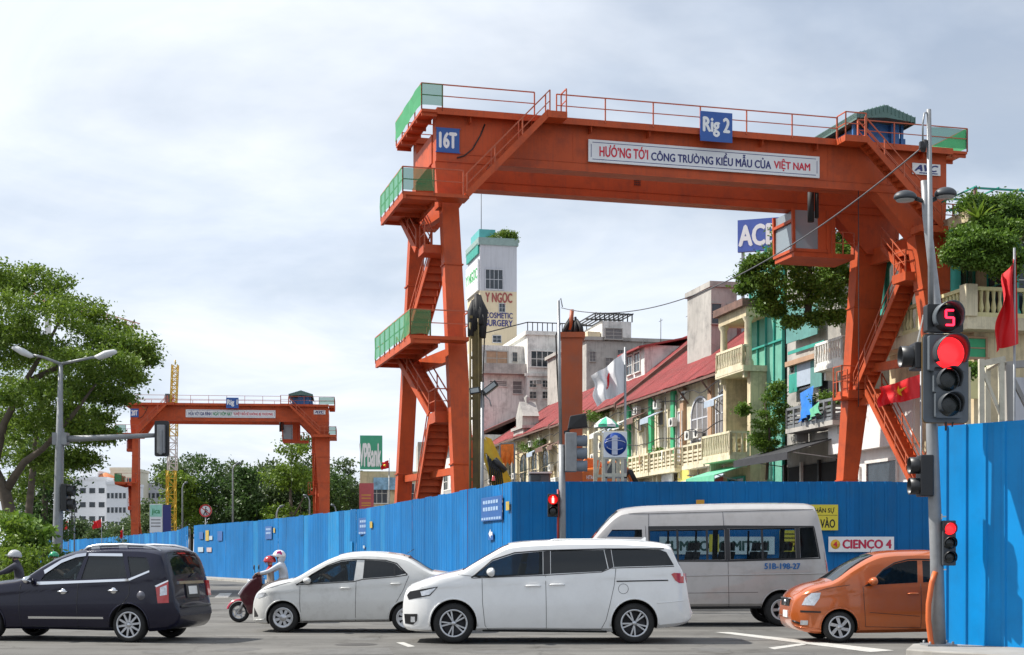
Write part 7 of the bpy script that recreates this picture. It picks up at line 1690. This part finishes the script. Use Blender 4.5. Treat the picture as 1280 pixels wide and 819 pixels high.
for a0, a1, rx, rz_, dzz in ((R(170), R(20), .30, .11, .0), (R(185), R(330), .24, .09, -.07), (R(60), R(160), .26, .1, .08)):
    MB().tube([(cxe+rx*math.cos(t), -.085, cze+dzz+rz_*math.sin(t)) for t in np.linspace(a0, a1, 14)], .011, 5).build('emblem_swoosh', MATS['emblem_silver'], bo)
# parasol
UY = 45.0; root = empty('parasol', (gx(758, UY), UY, 0), 0, 'green and white parasol above the logo tower', 'parasol'); c = gz(521, UY); rr_ = 15.5*UY/F; pb = MB()
for k_ in range(8):
    a0, a1 = 2*math.pi*k_/8, 2*math.pi*(k_+1)/8; am = (a0+a1)/2
    pb.add([(0, 0, c), (rr_*.55*math.cos(a0), rr_*.55*math.sin(a0), c-.10), (rr_*.55*math.cos(a1), rr_*.55*math.sin(a1), c-.10), (rr_*math.cos(a0), rr_*math.sin(a0), c-.26), (rr_*math.cos(a1), rr_*math.sin(a1), c-.26), (rr_*.96*math.cos(am), rr_*.96*math.sin(am), c-.24), (rr_*math.cos(a0), rr_*math.sin(a0), c-.33), (rr_*math.cos(a1), rr_*math.sin(a1), c-.33)], [(0, 1, 2), (1, 3, 5), (1, 5, 2), (2, 5, 4), (3, 6, 7, 4)], 0 if k_ % 2 else 1)
pb.build('canopy', [mat('parasol_green', (.05, .42, .25), .7), M_FWHT], root); MB().tube([(0, 0, 0), (0, 0, c)], .03, 6).build('pole', M_FRAME, root)
# flags
def flag(poly_fn, nu, nv, name, label, m, polepts, pole_r=.03, cat='flag', extra=None, loc=(0, 0, 0), pm_=None):
    root = empty(name, loc, 0, label, cat, 'flags round the site'); vs = []; L_ = Vector(loc)
    for i in range(nu+1):
        for j in range(nv+1): vs.append(Vector(poly_fn(i/nu, j/nv))-L_)
    MB().add(vs, [(i*(nv+1)+j, i*(nv+1)+j+1, (i+1)*(nv+1)+j+1, (i+1)*(nv+1)+j) for i in range(nu) for j in range(nv)], 0, True).build('cloth', m, root)
    if polepts: MB().tube([Vector(p)-L_ for p in polepts], pole_r, 8).build('pole', pm_ or M_STEEL, root)
    return root
def quadmap(c, Y, ampy=.15, fold=3., Yr=0.):   # corner pixels: hoist top, hoist bottom, fly bottom, fly top
    (ax0, ay0), (bx0, by0), (cx0, cy0), (dx0, dy0) = c
    def fn(u, v):
        x = (ax0*(1-v)+bx0*v)*(1-u)+(dx0*(1-v)+cx0*v)*u; y = (ay0*(1-v)+by0*v)*(1-u)+(dy0*(1-v)+cy0*v)*u
        Yv = Y+ampy*math.sin(fold*2*math.pi*u+v*2.4)*min(1, u*3)+Yr*u
        p = px(x, y, Y); return (p.x+.05*math.sin(9*v+5*u)*u, Yv, p.z+.04*math.sin(7*u+3*v)*u)
    return fn
fY = 44.0
fw = flag(quadmap(((781, 440), (781, 490), (744, 508), (741, 470)), fY, .22, 2.2), 16, 12, 'flag', 'large white flag with red disc on a thin pole', M_FWHT, [(gx(782, fY), fY, 0), px(781.5, 434, fY)], .035, loc=(gx(782, fY), fY, 0))
fn = quadmap(((781, 440), (781, 490), (744, 508), (741, 470)), fY-.03, .22, 2.2); L_ = Vector((gx(782, fY), fY, 0)); vs = [Vector(fn(.52, .48))-L_]+[Vector(fn(.54+.045*math.cos(t)+.07*math.sin(t), .46+.22*math.sin(t)))-L_ for t in np.linspace(0, 2*math.pi, 24, endpoint=False)]
MB().add(vs, [(0, i+1, (i+1) % 24+1) for i in range(24)], 0, True).build('red_disc', M_FRED, fw)
vY = 50.0; vc = ((1150, 468), (1150, 497), (1094, 510), (1102, 484)); vl = (gx(1152, vY), vY, 0)
fv = flag(quadmap(vc, vY, .2, 2.4), 16, 10, 'flag', 'red flag with yellow star waving below the crane ties', M_FRED, [vl, px(1151, 462, vY)], .03, loc=vl)
fn = quadmap(vc, vY-.04, .2, 2.4); st_ = []
for i in range(10): t = math.pi/2+i*math.pi/5; r0 = .30 if i % 2 == 0 else .12; st_.append((.50+r0*.62*math.cos(t), .46-r0*math.sin(t)))
vs = [Vector(fn(.50, .46))-Vector(vl)]+[Vector(fn(u, v))-Vector(vl) for u, v in st_]; MB().add(vs, [(0, i+1, (i+1) % 10+1) for i in range(10)], 0, True).build('star', M_FYEL, fv)
rY = 23.4; rl_ = (gx(1268, rY), rY, 0); rp = px(1268, 310, rY)
flag(quadmap(((1270, 314), (1273, 430), (1240, 440), (1256, 345)), rY, .10, 1.5), 8, 14, 'flag', 'limp red flag hanging on a pole at the right edge', M_FRED, [rl_, rp], .02, loc=rl_)
for x, y, Y, w_, lb in ((80, 651, 110, 9, 'small red flag left of the pair behind the navy car'), (121, 649, 115, 10, 'small red flag right of the pair behind the navy car'), (481, 575, 90, 9, 'little red flag with yellow star by the bank sign'), (146+6, 661, 140, 3, 'tiny red and white flag under the poster board')):
    l_ = (gx(x+w_*.6, Y), Y, 0); f_ = flag(quadmap(((x+w_*.6, y), (x+w_*.6, y+10), (x-w_*.5, y+13), (x-w_*.4, y+3)), Y, .12, 1.5), 8, 6, 'flag', lb, M_FRED, [l_, px(x+w_*.6, y-2, Y)], .03, loc=l_)
    if 'star' in lb: q_ = px(x, y+7, Y-.3)-Vector(l_); MB().lathe([(.001, -.02), (.09, -.01), (.001, .02)], q_, 'y', 5).build('star', M_FYEL, f_)
# angle-steel frame behind the near fence
TYr = 25.0; root = empty('steel_frame', (gx(1250, TYr), TYr, 0), 0, 'cream steel frame with diagonal brace behind the near fence', 'frame')
hx_ = lambda x: gx(x, TYr)-gx(1250, TYr)
hz2 = lambda y: gz(y, TYr)
fr = MB()
for x, dy in ((1228, 0), (1253, 0), (1262, 1.1), (1236, 1.1)): fr.bar((hx_(x), dy, 0), (hx_(x-1.5), dy, hz2(449)), .085)
fr.bar((hx_(1225), 0, hz2(455)), (hx_(1256), 0, hz2(449)), .09, .1); fr.bar((hx_(1227), 0, hz2(460)), (hx_(1253), 0, hz2(525)), .05); fr.bar((hx_(1253), 0, hz2(449)), (hx_(1262), 1.1, hz2(449)), .08); fr.build('frame', M_FRAMEW, root)
fr2 = MB(); fr2.bar((hx_(1266), .2, hz2(525)), (hx_(1264), .2, hz2(455)), .12, .2); fr2.bar((hx_(1262), .2, hz2(455)), (hx_(1300), .2, hz2(452)), .1, .12); fr2.bar((hx_(1266), .2, hz2(462)), (hx_(1290), .2, hz2(510)), .07); fr2.build('grey_bracing', M_GREND, root)
# tower crane far left, yellow lattice
KY = 195.0; root = empty('tower_crane', (gx(215, KY), KY, 0), 0, 'yellow lattice tower crane behind the far gantry', 'tower crane')
kz = lambda y: gz(y, KY)
def lattice(name, x0, x1, z0, z1, dep, n, m, lean=0., th=.12):
    mb = MB(); 
    def P(i, sx, sy): t = i/n; return Vector(((x0 if sx else x1)+lean*t, -dep/2 if sy else dep/2, z0+(z1-z0)*t))
    for sx in (0, 1):
        for sy in (0, 1): mb.bar(P(0, sx, sy), P(n, sx, sy), th)
    for i in range(n):
        for sy in (0, 1): mb.bar(P(i, i % 2, sy), P(i+1, 1-i % 2, sy), th*.6); mb.bar(P(i, 0, sy), P(i, 1, sy), th*.6)
        for sx in (0, 1): mb.bar(P(i, sx, i % 2), P(i+1, sx, 1-i % 2), th*.6); mb.bar(P(i, sx, 0), P(i, sx, 1), th*.6)
    return mb.build(name, m, root)
kx = lambda x: gx(x, KY)-gx(215, KY)
lattice('mast', kx(209), kx(219), 0, kz(588), 1.1, 12, M_YMACH); lattice('mast', kx(210.5), kx(220.5), kz(588), kz(545), 1.1, 5, M_FRAME); lattice('mast', kx(211), kx(221), kz(545), kz(503), 1.1, 5, M_YMACH)
lattice('jib', kx(213.5), kx(220.5), kz(503), kz(456), .8, 9, M_YMACH, kx(219)-kx(217)); MB().box(kx(208), kx(213), -.8, .8, kz(503), kz(493)).build('cab', M_SIGF, root); MB().tube([(kx(219), 0, kz(456)), (kx(219), 0, kz(450))], .1, 5).build('tip', M_YMACH, root)
JY = 420.0; root = empty('tower_crane', (gx(163, JY), JY, 0), 0, 'far red and white crane jib tip above the street tree', 'tower crane')
jx = lambda x: gx(x, JY)-gx(163, JY)
mb = MB(); a, b = Vector((jx(40), 0, gz(372, JY))), Vector((jx(175), 0, gz(411, JY)))
for dz_, dy in ((0, -.6), (0, .6), (1.4, 0)): mb.bar(a+Vector((0, dy, dz_)), b+Vector((0, dy, dz_)), .25)
for i in range(26): p = a.lerp(b, i/26); q_ = a.lerp(b, (i+.5)/26); mb.bar(p+Vector((0, -.6, 0)), q_+Vector((0, 0, 1.4)), .16, mi=i % 2); mb.bar(q_+Vector((0, 0, 1.4)), a.lerp(b, (i+1)/26)+Vector((0, .6, 0)), .16, mi=i % 2)
mb.build('jib', [mat('pale_red_steel', (.55, .22, .18), .6), M_FRAME], root); MB().bar((jx(60), 0, 0), (jx(60), 0, gz(370, JY)), 1.4).build('mast', M_FRAME, root)
# parked dark pickup roof and site office roof peeping over the fence
SY = 52.0; root = empty('site_cabin', (gx(672, SY), SY, 0), 0, 'dark site cabin roof just above the fence left of the pole', 'cabin')
MB().box(gx(662, SY)-gx(672, SY), gx(688, SY)-gx(672, SY), 0, 2, 0, gz(592, SY)).build('wall', M_SIGF, root, bevel=.05); MB().box(gx(664, SY)-gx(672, SY), gx(676, SY)-gx(672, SY), -.02, 0, gz(601, SY), gz(594, SY)).build('window', M_WIN, root); MB().box(gx(661, SY)-gx(672, SY), gx(690, SY)-gx(672, SY), -.15, 2.1, gz(592, SY), gz(590, SY)).build('roof', M_WSHOP, root)
o = MB().lathe([(.001, .12), (.04, .10), (.05, 0), (.06, -.02)], px(617, 600, 41.5), 'z', 10).build('warning_lamp', M_LAMPR); tag(o, 'little red warning lamp on the fence top near the corner', 'lamp')
# ------------------------------------------------------------------ people (one skinned body each) and motor scooters
M_SKIN = mat('skin', (.42, .24, .16), .6, var=.05); M_HAIR = mat('dark_hair', (.012, .010, .009), .6)
M_JWHITE = mat('pale_grey_hoodie', (.52, .55, .60), .8, var=.08, vscale=9); M_JDARK = mat('dark_jacket', (.04, .04, .055), .8); M_PANTS = mat('beige_trousers', (.38, .33, .29), .8, var=.08); M_JEAN = mat('dark_trousers', (.03, .035, .06), .8)
M_HELW = mat('white_helmet', (.74, .73, .73), .2, coat=.6, var=.03); M_HELM = mat('magenta_decal', (.55, .03, .22), .4, var=0); M_HELR = mat('red_helmet', (.40, .015, .02), .25, coat=.6); M_HELG = mat('grey_helmet', (.42, .43, .44), .25, coat=.6); M_HELGN = mat('green_helmet', (.02, .30, .14), .25, coat=.6); M_RJ = mat('red_cloth', (.42, .02, .03), .8)
def figure(parent, J, mats, region, name='body'):
    """J: name -> (x, y, z, r); body grown with a skin modifier along a joint tree"""
    edges = [('pelvis', 'waist'), ('waist', 'chest'), ('chest', 'neck'), ('neck', 'chin'), ('chin', 'crown')]
    for s_ in 'LR': edges += [('chest', 'shoulder'+s_), ('shoulder'+s_, 'elbow'+s_), ('elbow'+s_, 'wrist'+s_), ('wrist'+s_, 'palm'+s_), ('pelvis', 'hip'+s_), ('hip'+s_, 'knee'+s_), ('knee'+s_, 'ankle'+s_), ('ankle'+s_, 'toe'+s_)]
    edges = [(a, b) for a, b in edges if a in J and b in J]; ks = list(J); idx = {k_: i for i, k_ in enumerate(ks)}
    me = bpy.data.meshes.new('f'); me.from_pydata([J[k_][:3] for k_ in ks], [(idx[a], idx[b]) for a, b in edges], [])
    ob = bpy.data.objects.new('f', me); COL.objects.link(ob); md = ob.modifiers.new('s', 'SKIN'); md.use_smooth_shade = True
    for i, k_ in enumerate(ks):
        sv = me.skin_vertices[0].data[i]; r_ = J[k_][3]; sv.radius = (r_, r_) if not isinstance(r_, tuple) else r_; sv.use_root = (k_ == 'pelvis')
    ss = ob.modifiers.new('d', 'SUBSURF'); ss.levels = 2; ss.render_levels = 2
    dg = bpy.context.evaluated_depsgraph_get(); dg.update(); nm = bpy.data.meshes.new_from_object(ob.evaluated_get(dg)); bpy.data.objects.remove(ob)
    nm.materials.clear()
    for m in mats: nm.materials.append(m)
    for p in nm.polygons: p.material_index = region(p.center); p.use_smooth = True
    nm.name = name; return inst(name, nm, parent)
def fingers(parent, palm, d, side, m=None):
    """four curled fingers and a thumb closing on a grip at palm, pointing along d"""
    for i in range(4):
        o_ = Vector((0, side*(i-1.5)*.02, 0)); p = Vector(palm)+o_; L_ = (.032, .036, .034, .026)[i]
        MB().tube([p, p+Vector(d)*L_, p+Vector(d)*L_*1.5+Vector((0, 0, -L_*.7)), p+Vector(d)*L_*.9+Vector((0, 0, -L_*1.3))], [.010, .010, .009, .007], 6).build('finger', m or M_SKIN, parent)
    p = Vector(palm)+Vector((0, -side*.03, -.01)); MB().tube([p, p+Vector(d)*.03+Vector((0, -side*.01, -.02)), p+Vector(d)*.045+Vector((0, 0, -.035))], [.011, .010, .008], 6).build('thumb', m or M_SKIN, parent)
def face(parent, c, r_, fwd=(-1, 0, 0), m=None):
    """nose, eyes and mouth on the front of the head"""
    c = Vector(c); f_ = Vector(fwd).normalized(); s_ = f_.cross(Vector((0, 0, 1))).normalized()
    MB().tube([c+f_*r_*.88+Vector((0, 0, r_*.15)), c+f_*r_*1.12-Vector((0, 0, r_*.18)), c+f_*r_*.9-Vector((0, 0, r_*.25))], [.010, .016, .008], 6).build('nose', m or M_SKIN, parent)
    for e in (-1, 1): MB().lathe([(.001, .012), (.012, 0), (.001, -.012)], c+f_*r_*.90+s_*e*r_*.36+Vector((0, 0, r_*.18)), 'z', 8).build('eye', M_HAIR, parent); MB().lathe([(.001, .03), (.016, 0), (.001, -.03)], c+s_*e*r_*.95, 'z', 6).build('ear', m or M_SKIN, parent)
    MB().bar(c+f_*r_*.92+s_*-.025-Vector((0, 0, r_*.5)), c+f_*r_*.92+s_*.025-Vector((0, 0, r_*.5)), .012, .012).build('mouth', M_RJ, parent)
def helmet(parent, c, r_, m, brim=.07, tilt=0., deco=None):
    bm = bmesh.new(); bmesh.ops.create_uvsphere(bm, u_segments=22, v_segments=14, radius=r_)
    bmesh.ops.delete(bm, geom=[v for v in bm.verts if v.co.z < -r_*.25], context='VERTS')
    for v in bm.verts: v.co.x *= 1.14; v.co.z *= 1.02
    for f_ in bm.faces: f_.smooth = True
    me = bpy.data.meshes.new('helmet'); bm.to_mesh(me); bm.free(); me.materials.append(m); o = inst('helmet', me, parent, c, (0, tilt, 0)); sd = o.modifiers.new('s', 'SOLIDIFY'); sd.thickness = .012; sd.offset = 1
    vs = []
    for i in range(9): t = R(-60)+R(120)*i/8; vs += [(-r_*1.1*math.cos(t), r_*.98*math.sin(t), r_*.12), (-(r_*1.14+brim*math.cos(t)*1.3)*math.cos(t), r_*1.02*math.sin(t), r_*.02), (-r_*1.1*math.cos(t), r_*.98*math.sin(t), r_*.05)]
    MB().add(vs, [f_ for i in range(8) for f_ in ((3*i, 3*i+1, 3*i+4, 3*i+3), (3*i+1, 3*i+2, 3*i+5, 3*i+4))], 0, True).build('visor', m, o)
    MB().tube([(0, -r_*1.0, -r_*.2), (-r_*.15, -r_*.8, -r_*.75), (-r_*.25, 0, -r_*1.1), (-r_*.15, r_*.8, -r_*.75), (0, r_*1.0, -r_*.2)], .009, 5).build('chin_strap', M_DARK, o)
    if deco:
        for k_ in range(5): a_ = 2*math.pi*k_/5; MB().lathe([(.001, -.006), (.032, -.002), (.032, .006)], (.01+.035*math.cos(a_), -r_*.985, r_*.45+.035*math.sin(a_)), 'y', 10).build('decal', deco, o)
    return o
def scooter(loc, rz, label, body_m, accent_m):
    root = empty('motor_scooter', loc, rz, label, 'motor scooter', 'motor scooters')
    ty = MB().lathe([(.15, -.04), (.19, -.05), (.222, -.035), (.232, 0), (.222, .035), (.19, .05), (.15, .04)], (0, 0, 0), 'y', 32).mesh('wheel', M_TYRE)
    rim = MB().lathe([(.155, -.035), (.14, -.03), (.14, .03), (.155, .035)], (0, 0, 0), 'y', 32).lathe([(.001, -.05), (.04, -.05), (.045, .05), (.001, .05)], (0, 0, 0), 'y', 14).lathe([(.085, -.03), (.05, -.032), (.05, -.028), (.085, -.026)], (0, 0, 0), 'y', 24)
    for k_ in range(5): a_ = 2*math.pi*k_/5; rim.bar((.03*math.cos(a_), 0, .03*math.sin(a_)), (.148*math.cos(a_+.15), 0, .148*math.sin(a_+.15)), .03, .03)
    rim = rim.mesh('rim', M_ALLOY)
    for x in (0, 1.25): o = inst('wheel', ty, root, (x, 0, .232)); inst('rim', rim, o)
    fen = MB(); n = 12
    vs = []
    for i in range(n+1):
        t = R(25)+R(140)*i/n
        for yy, rr2 in ((-.065, .25), (-.05, .285), (0, .30), (.05, .285), (.065, .25)): vs.append((rr2*math.cos(t), yy, .232+rr2*math.sin(t)))
    fen.add(vs, [(i*5+j, i*5+j+1, (i+1)*5+j+1, (i+1)*5+j) for i in range(n) for j in range(4)], 0, True); fen.build('front_mudguard', accent_m, root)
    for y in (-.09, .09): MB().tube([(0, y, .232), (.12, y, .48), (.2, y*.8, .66)], [.022, .026, .03], 8).build('fork', M_ALLOY, root)
    cowl = [(.0, .60), (.10, .76), (.28, .95), (.40, 1.02), (.52, 1.0), (.52, .86), (.46, .66), (.40, .42), (.38, .22), (.22, .18), (.14, .36), (.05, .50)]
    mb = MB()
    for (w0, s_) in ((.20, 1.),):
        for a, b in ((-1, 0), (0, 1)):
            pass
    mb.prism(cowl, lambda u, v, d: (u+.10*abs(d)*1.2, d, v), -.20, .20); mb.build('front_cowl', body_m, root, bevel=.03)
    MB().prism([(-.02, .62), (.09, .78), (.27, .97), (.31, .95), (.19, .74), (.08, .60)], XZ, -.12, .12).build('front_panel', mat('scooter_silver', (.5, .5, .5), .3, metal=.3), root, bevel=.02)
    MB().prism([(.36, .93), (.30, 1.0), (.36, 1.08), (.50, 1.10), (.54, 1.02), (.48, .95)], XZ, -.16, .16).build('handlebar_cover', body_m, root, bevel=.03)
    MB().lathe([(.001, -.02), (.06, -.01), (.07, .03)], (.20, 0, .90), 'x', 16).build('headlight', M_LAMPW, root)
    MB().tube([(.44, -.34, 1.07), (.40, -.2, 1.06), (.40, .2, 1.06), (.44, .34, 1.07)], .018, 8).build('handlebar', M_DARK, root)
    for y in (-.25, .25): MB().tube([(.40, y, 1.07), (.39, y*1.15, 1.18)], .008, 6).build('mirror_stem', M_DARK, root); MB().lathe([(.001, -.012), (.055, -.008), (.06, .008), (.001, .012)], (.385, y*1.2, 1.23), 'x', 14).build('mirror', M_DARK, root)
    MB().prism([(.36, .30), (.75, .28), (.80, .36), (.40, .38)], XZ, -.15, .15).build('footboard', M_DARK, root)
    MB().prism([(.72, .34), (.80, .66), (.98, .70), (1.55, .80), (1.66, .74), (1.5, .55), (1.1, .42), (.95, .30)], lambda u, v, d: (u, d, v), -.15, .15).build('rear_body', body_m, root, bevel=.05)
    MB().prism([(.74, .72), (.80, .79), (1.1, .80), (1.5, .87), (1.56, .83), (1.45, .76), (.95, .70)], XZ, -.13, .13).build('seat', M_BLK, root, bevel=.03)
    MB().prism([(1.58, .74), (1.66, .70), (1.64, .62), (1.56, .64)], XZ, -.08, .08).build('tail_lamp', M_LAMPR, root); MB().tube([(1.0, .16, .30), (1.5, .17, .34)], [.04, .05], 10).build('exhaust', M_DARK, root)
    return root
def rider(root_loc, rz, label, jacket, pants, hel, deco=None, hood=False, dx=0., name='person'):
    p = empty(name, root_loc, rz, label, 'person', 'riders on motor scooters')
    J = {'pelvis': (1.02+dx, 0, .90, .135), 'waist': (1.00+dx, 0, 1.04, .125), 'chest': (.955+dx, 0, 1.22, .145), 'neck': (.925+dx, 0, 1.375, .055), 'chin': (.905+dx, 0, 1.42, .07), 'crown': (.895+dx, 0, 1.515, .088)}
    for s_, y in (('L', -1), ('R', 1)):
        J.update({'shoulder'+s_: (.935+dx, y*.185, 1.285, .066), 'elbow'+s_: (.70+dx*.6, y*.29, 1.14, .046), 'wrist'+s_: (.50+dx*.2, y*.30, 1.095, .034), 'palm'+s_: (.45, y*.305, 1.088, .030), 'hip'+s_: (.98+dx, y*.10, .88, .10), 'knee'+s_: (.56+dx, y*.17, .80, .07), 'ankle'+s_: (.60+dx, y*.14, .42, .045), 'toe'+s_: (.47+dx, y*.15, .39, .04)})
    def reg(c):
        if c.z > 1.40 and abs(c.y) < .12 and c.x < 1.02+dx: return 0
        if abs(c.y) > .2 and c.x < .515: return 0
        if c.z < .46: return 3
        if c.z < .99: return 2
        return 1
    figure(p, J, [M_SKIN, jacket, pants, M_DARK], reg)
    hc_ = (.895+dx, 0, 1.485); face(p, (.875+dx, 0, 1.455), .085)
    for s_, y in (('L', -1), ('R', 1)): fingers(p, (.445, y*.305, 1.09), (-.9, 0, .1), y)
    if hood:
        bm = bmesh.new(); bmesh.ops.create_uvsphere(bm, u_segments=18, v_segments=12, radius=.115)
        for v in bm.verts: v.co.z *= 1.25
        bmesh.ops.delete(bm, geom=[v for v in bm.verts if v.co.x < -.05 and v.co.z > -.08], context='VERTS')
        for f_ in bm.faces: f_.smooth = True
        me = bpy.data.meshes.new('hood'); bm.to_mesh(me); bm.free(); me.materials.append(jacket); inst('hood', me, p, (.915+dx, 0, 1.44))
    else: MB().lathe([(.09, -.03), (.095, .05), (.06, .10)], (.92+dx, 0, 1.46), 'z', 14).build('hair', M_HAIR, p)
    helmet(p, hc_, .118, hel, tilt=R(4), deco=deco); return p
SYs = 32.9; sl_ = (gx(298, SYs), SYs+.1, 0)
M_MAROON = carpaint('maroon_scooter_paint', (.06, .008, .012), .25, dirt=.1); M_REDS = carpaint('red_scooter_paint', (.32, .010, .03), .25, dirt=.05)
scooter(sl_, 0, 'maroon motor scooter with red front mudguard beside the white saloon', M_MAROON, M_REDS)
rider(sl_, 0, 'person in pale hooded jacket and flowered white helmet riding the maroon scooter', M_JWHITE, M_PANTS, M_HELW, M_HELM, True)
ch = empty('person', (sl_[0], sl_[1], .08), 0, 'child in red standing in front of the scooter rider', 'person', 'riders on motor scooters')
J = {'pelvis': (.70, 0, .82, .10), 'waist': (.70, 0, .94, .095), 'chest': (.695, 0, 1.08, .10), 'neck': (.69, 0, 1.185, .045), 'chin': (.685, 0, 1.22, .062), 'crown': (.68, 0, 1.305, .078)}
for s_, y in (('L', -1), ('R', 1)): J.update({'shoulder'+s_: (.69, y*.12, 1.12, .05), 'elbow'+s_: (.60, y*.17, 1.0, .038), 'wrist'+s_: (.50, y*.14, 1.02, .028), 'palm'+s_: (.46, y*.13, 1.03, .025), 'hip'+s_: (.70, y*.07, .79, .075), 'knee'+s_: (.63, y*.09, .60, .055), 'ankle'+s_: (.68, y*.08, .42, .04), 'toe'+s_: (.59, y*.08, .40, .035)})
figure(ch, J, [M_SKIN, M_RJ, M_PANTS], lambda c: 0 if (c.z > 1.2 or c.x < .49) else (2 if c.z < 1.05 else 1))
face(ch, (.67, 0, 1.255), .075); helmet(ch, (.685, 0, 1.285), .112, M_HELR, .05)
for y in (-1, 1): fingers(ch, (.455, y*.13, 1.03), (-.8, 0, .1), y)
SH2 = (gx(-36, 31.5), 31.5, 0)
scooter(SH2, R(8), 'dark motor scooter mostly hidden behind the navy car', carpaint('black_scooter_paint', (.02, .02, .022), .25), M_ALLOYD)
rider(SH2, R(8), 'person in dark jacket and grey helmet at the left edge', M_JDARK, M_JEAN, M_HELG)
SH3 = (gx(30, 46), 46, 0)
scooter(SH3, R(20), 'far motor scooter beside the street lamp base', carpaint('blue_scooter_paint', (.03, .06, .2), .3), M_ALLOYD)
rider(SH3, R(20), 'person in green helmet near the street lamp base', M_FRAME, M_JEAN, M_HELGN)
# drivers seated in the cars
def driver(car, x, y, z, label, top):
    ca, sa = math.cos(car.root.rotation_euler.z), math.sin(car.root.rotation_euler.z); L_ = car.root.location
    p = empty('person', (L_.x+x*ca-y*sa, L_.y+x*sa+y*ca, z), car.root.rotation_euler.z, label, 'person', 'drivers')
    J = {'pelvis': (.0, 0, -.02, .13), 'waist': (.02, 0, .14, .12), 'chest': (.05, 0, .34, .14), 'neck': (.04, 0, .50, .055), 'chin': (.02, 0, .55, .068), 'crown': (.02, 0, .66, .088)}
    for s_, yy in (('L', -1), ('R', 1)): J.update({'shoulder'+s_: (.04, yy*.18, .41, .06), 'elbow'+s_: (-.16, yy*.22, .26, .044), 'wrist'+s_: (-.33, yy*.15, .36, .032), 'palm'+s_: (-.38, yy*.14, .38, .03), 'hip'+s_: (-.05, yy*.09, -.04, .09), 'knee'+s_: (-.36, yy*.12, .0, .07), 'ankle'+s_: (-.52, yy*.12, -.2, .045)})
    figure(p, J, [M_SKIN, top, M_JEAN], lambda c: 0 if (c.z > .52 or (c.x < -.2 and c.z > .2)) else (2 if c.z < .03 else 1))
    face(p, (-.005, 0, .60), .085); MB().lathe([(.092, -.02), (.10, .04), (.085, .10), (.04, .14), (.001, .15)], (.035, 0, .60), 'z', 14).build('hair', M_HAIR, p)
    for yy in (-1, 1): fingers(p, (-.385, yy*.14, .38), (-.8, 0, .1), yy)
driver(CAR_SALOON, CAR_SALOON.c(705, 0)[0], -.34, .74, 'driver with arm on the wheel of the white saloon', M_JEAN)
driver(CAR_ESTATE, CAR_ESTATE.c(345, 0)[0], -.38, .86, 'driver at the wheel of the navy estate', M_JWHITE)
driver(CAR_HATCH, CAR_HATCH.c(640, 0)[0], -.32, .76, 'driver with forearm raised in the orange hatchback', M_JDARK)
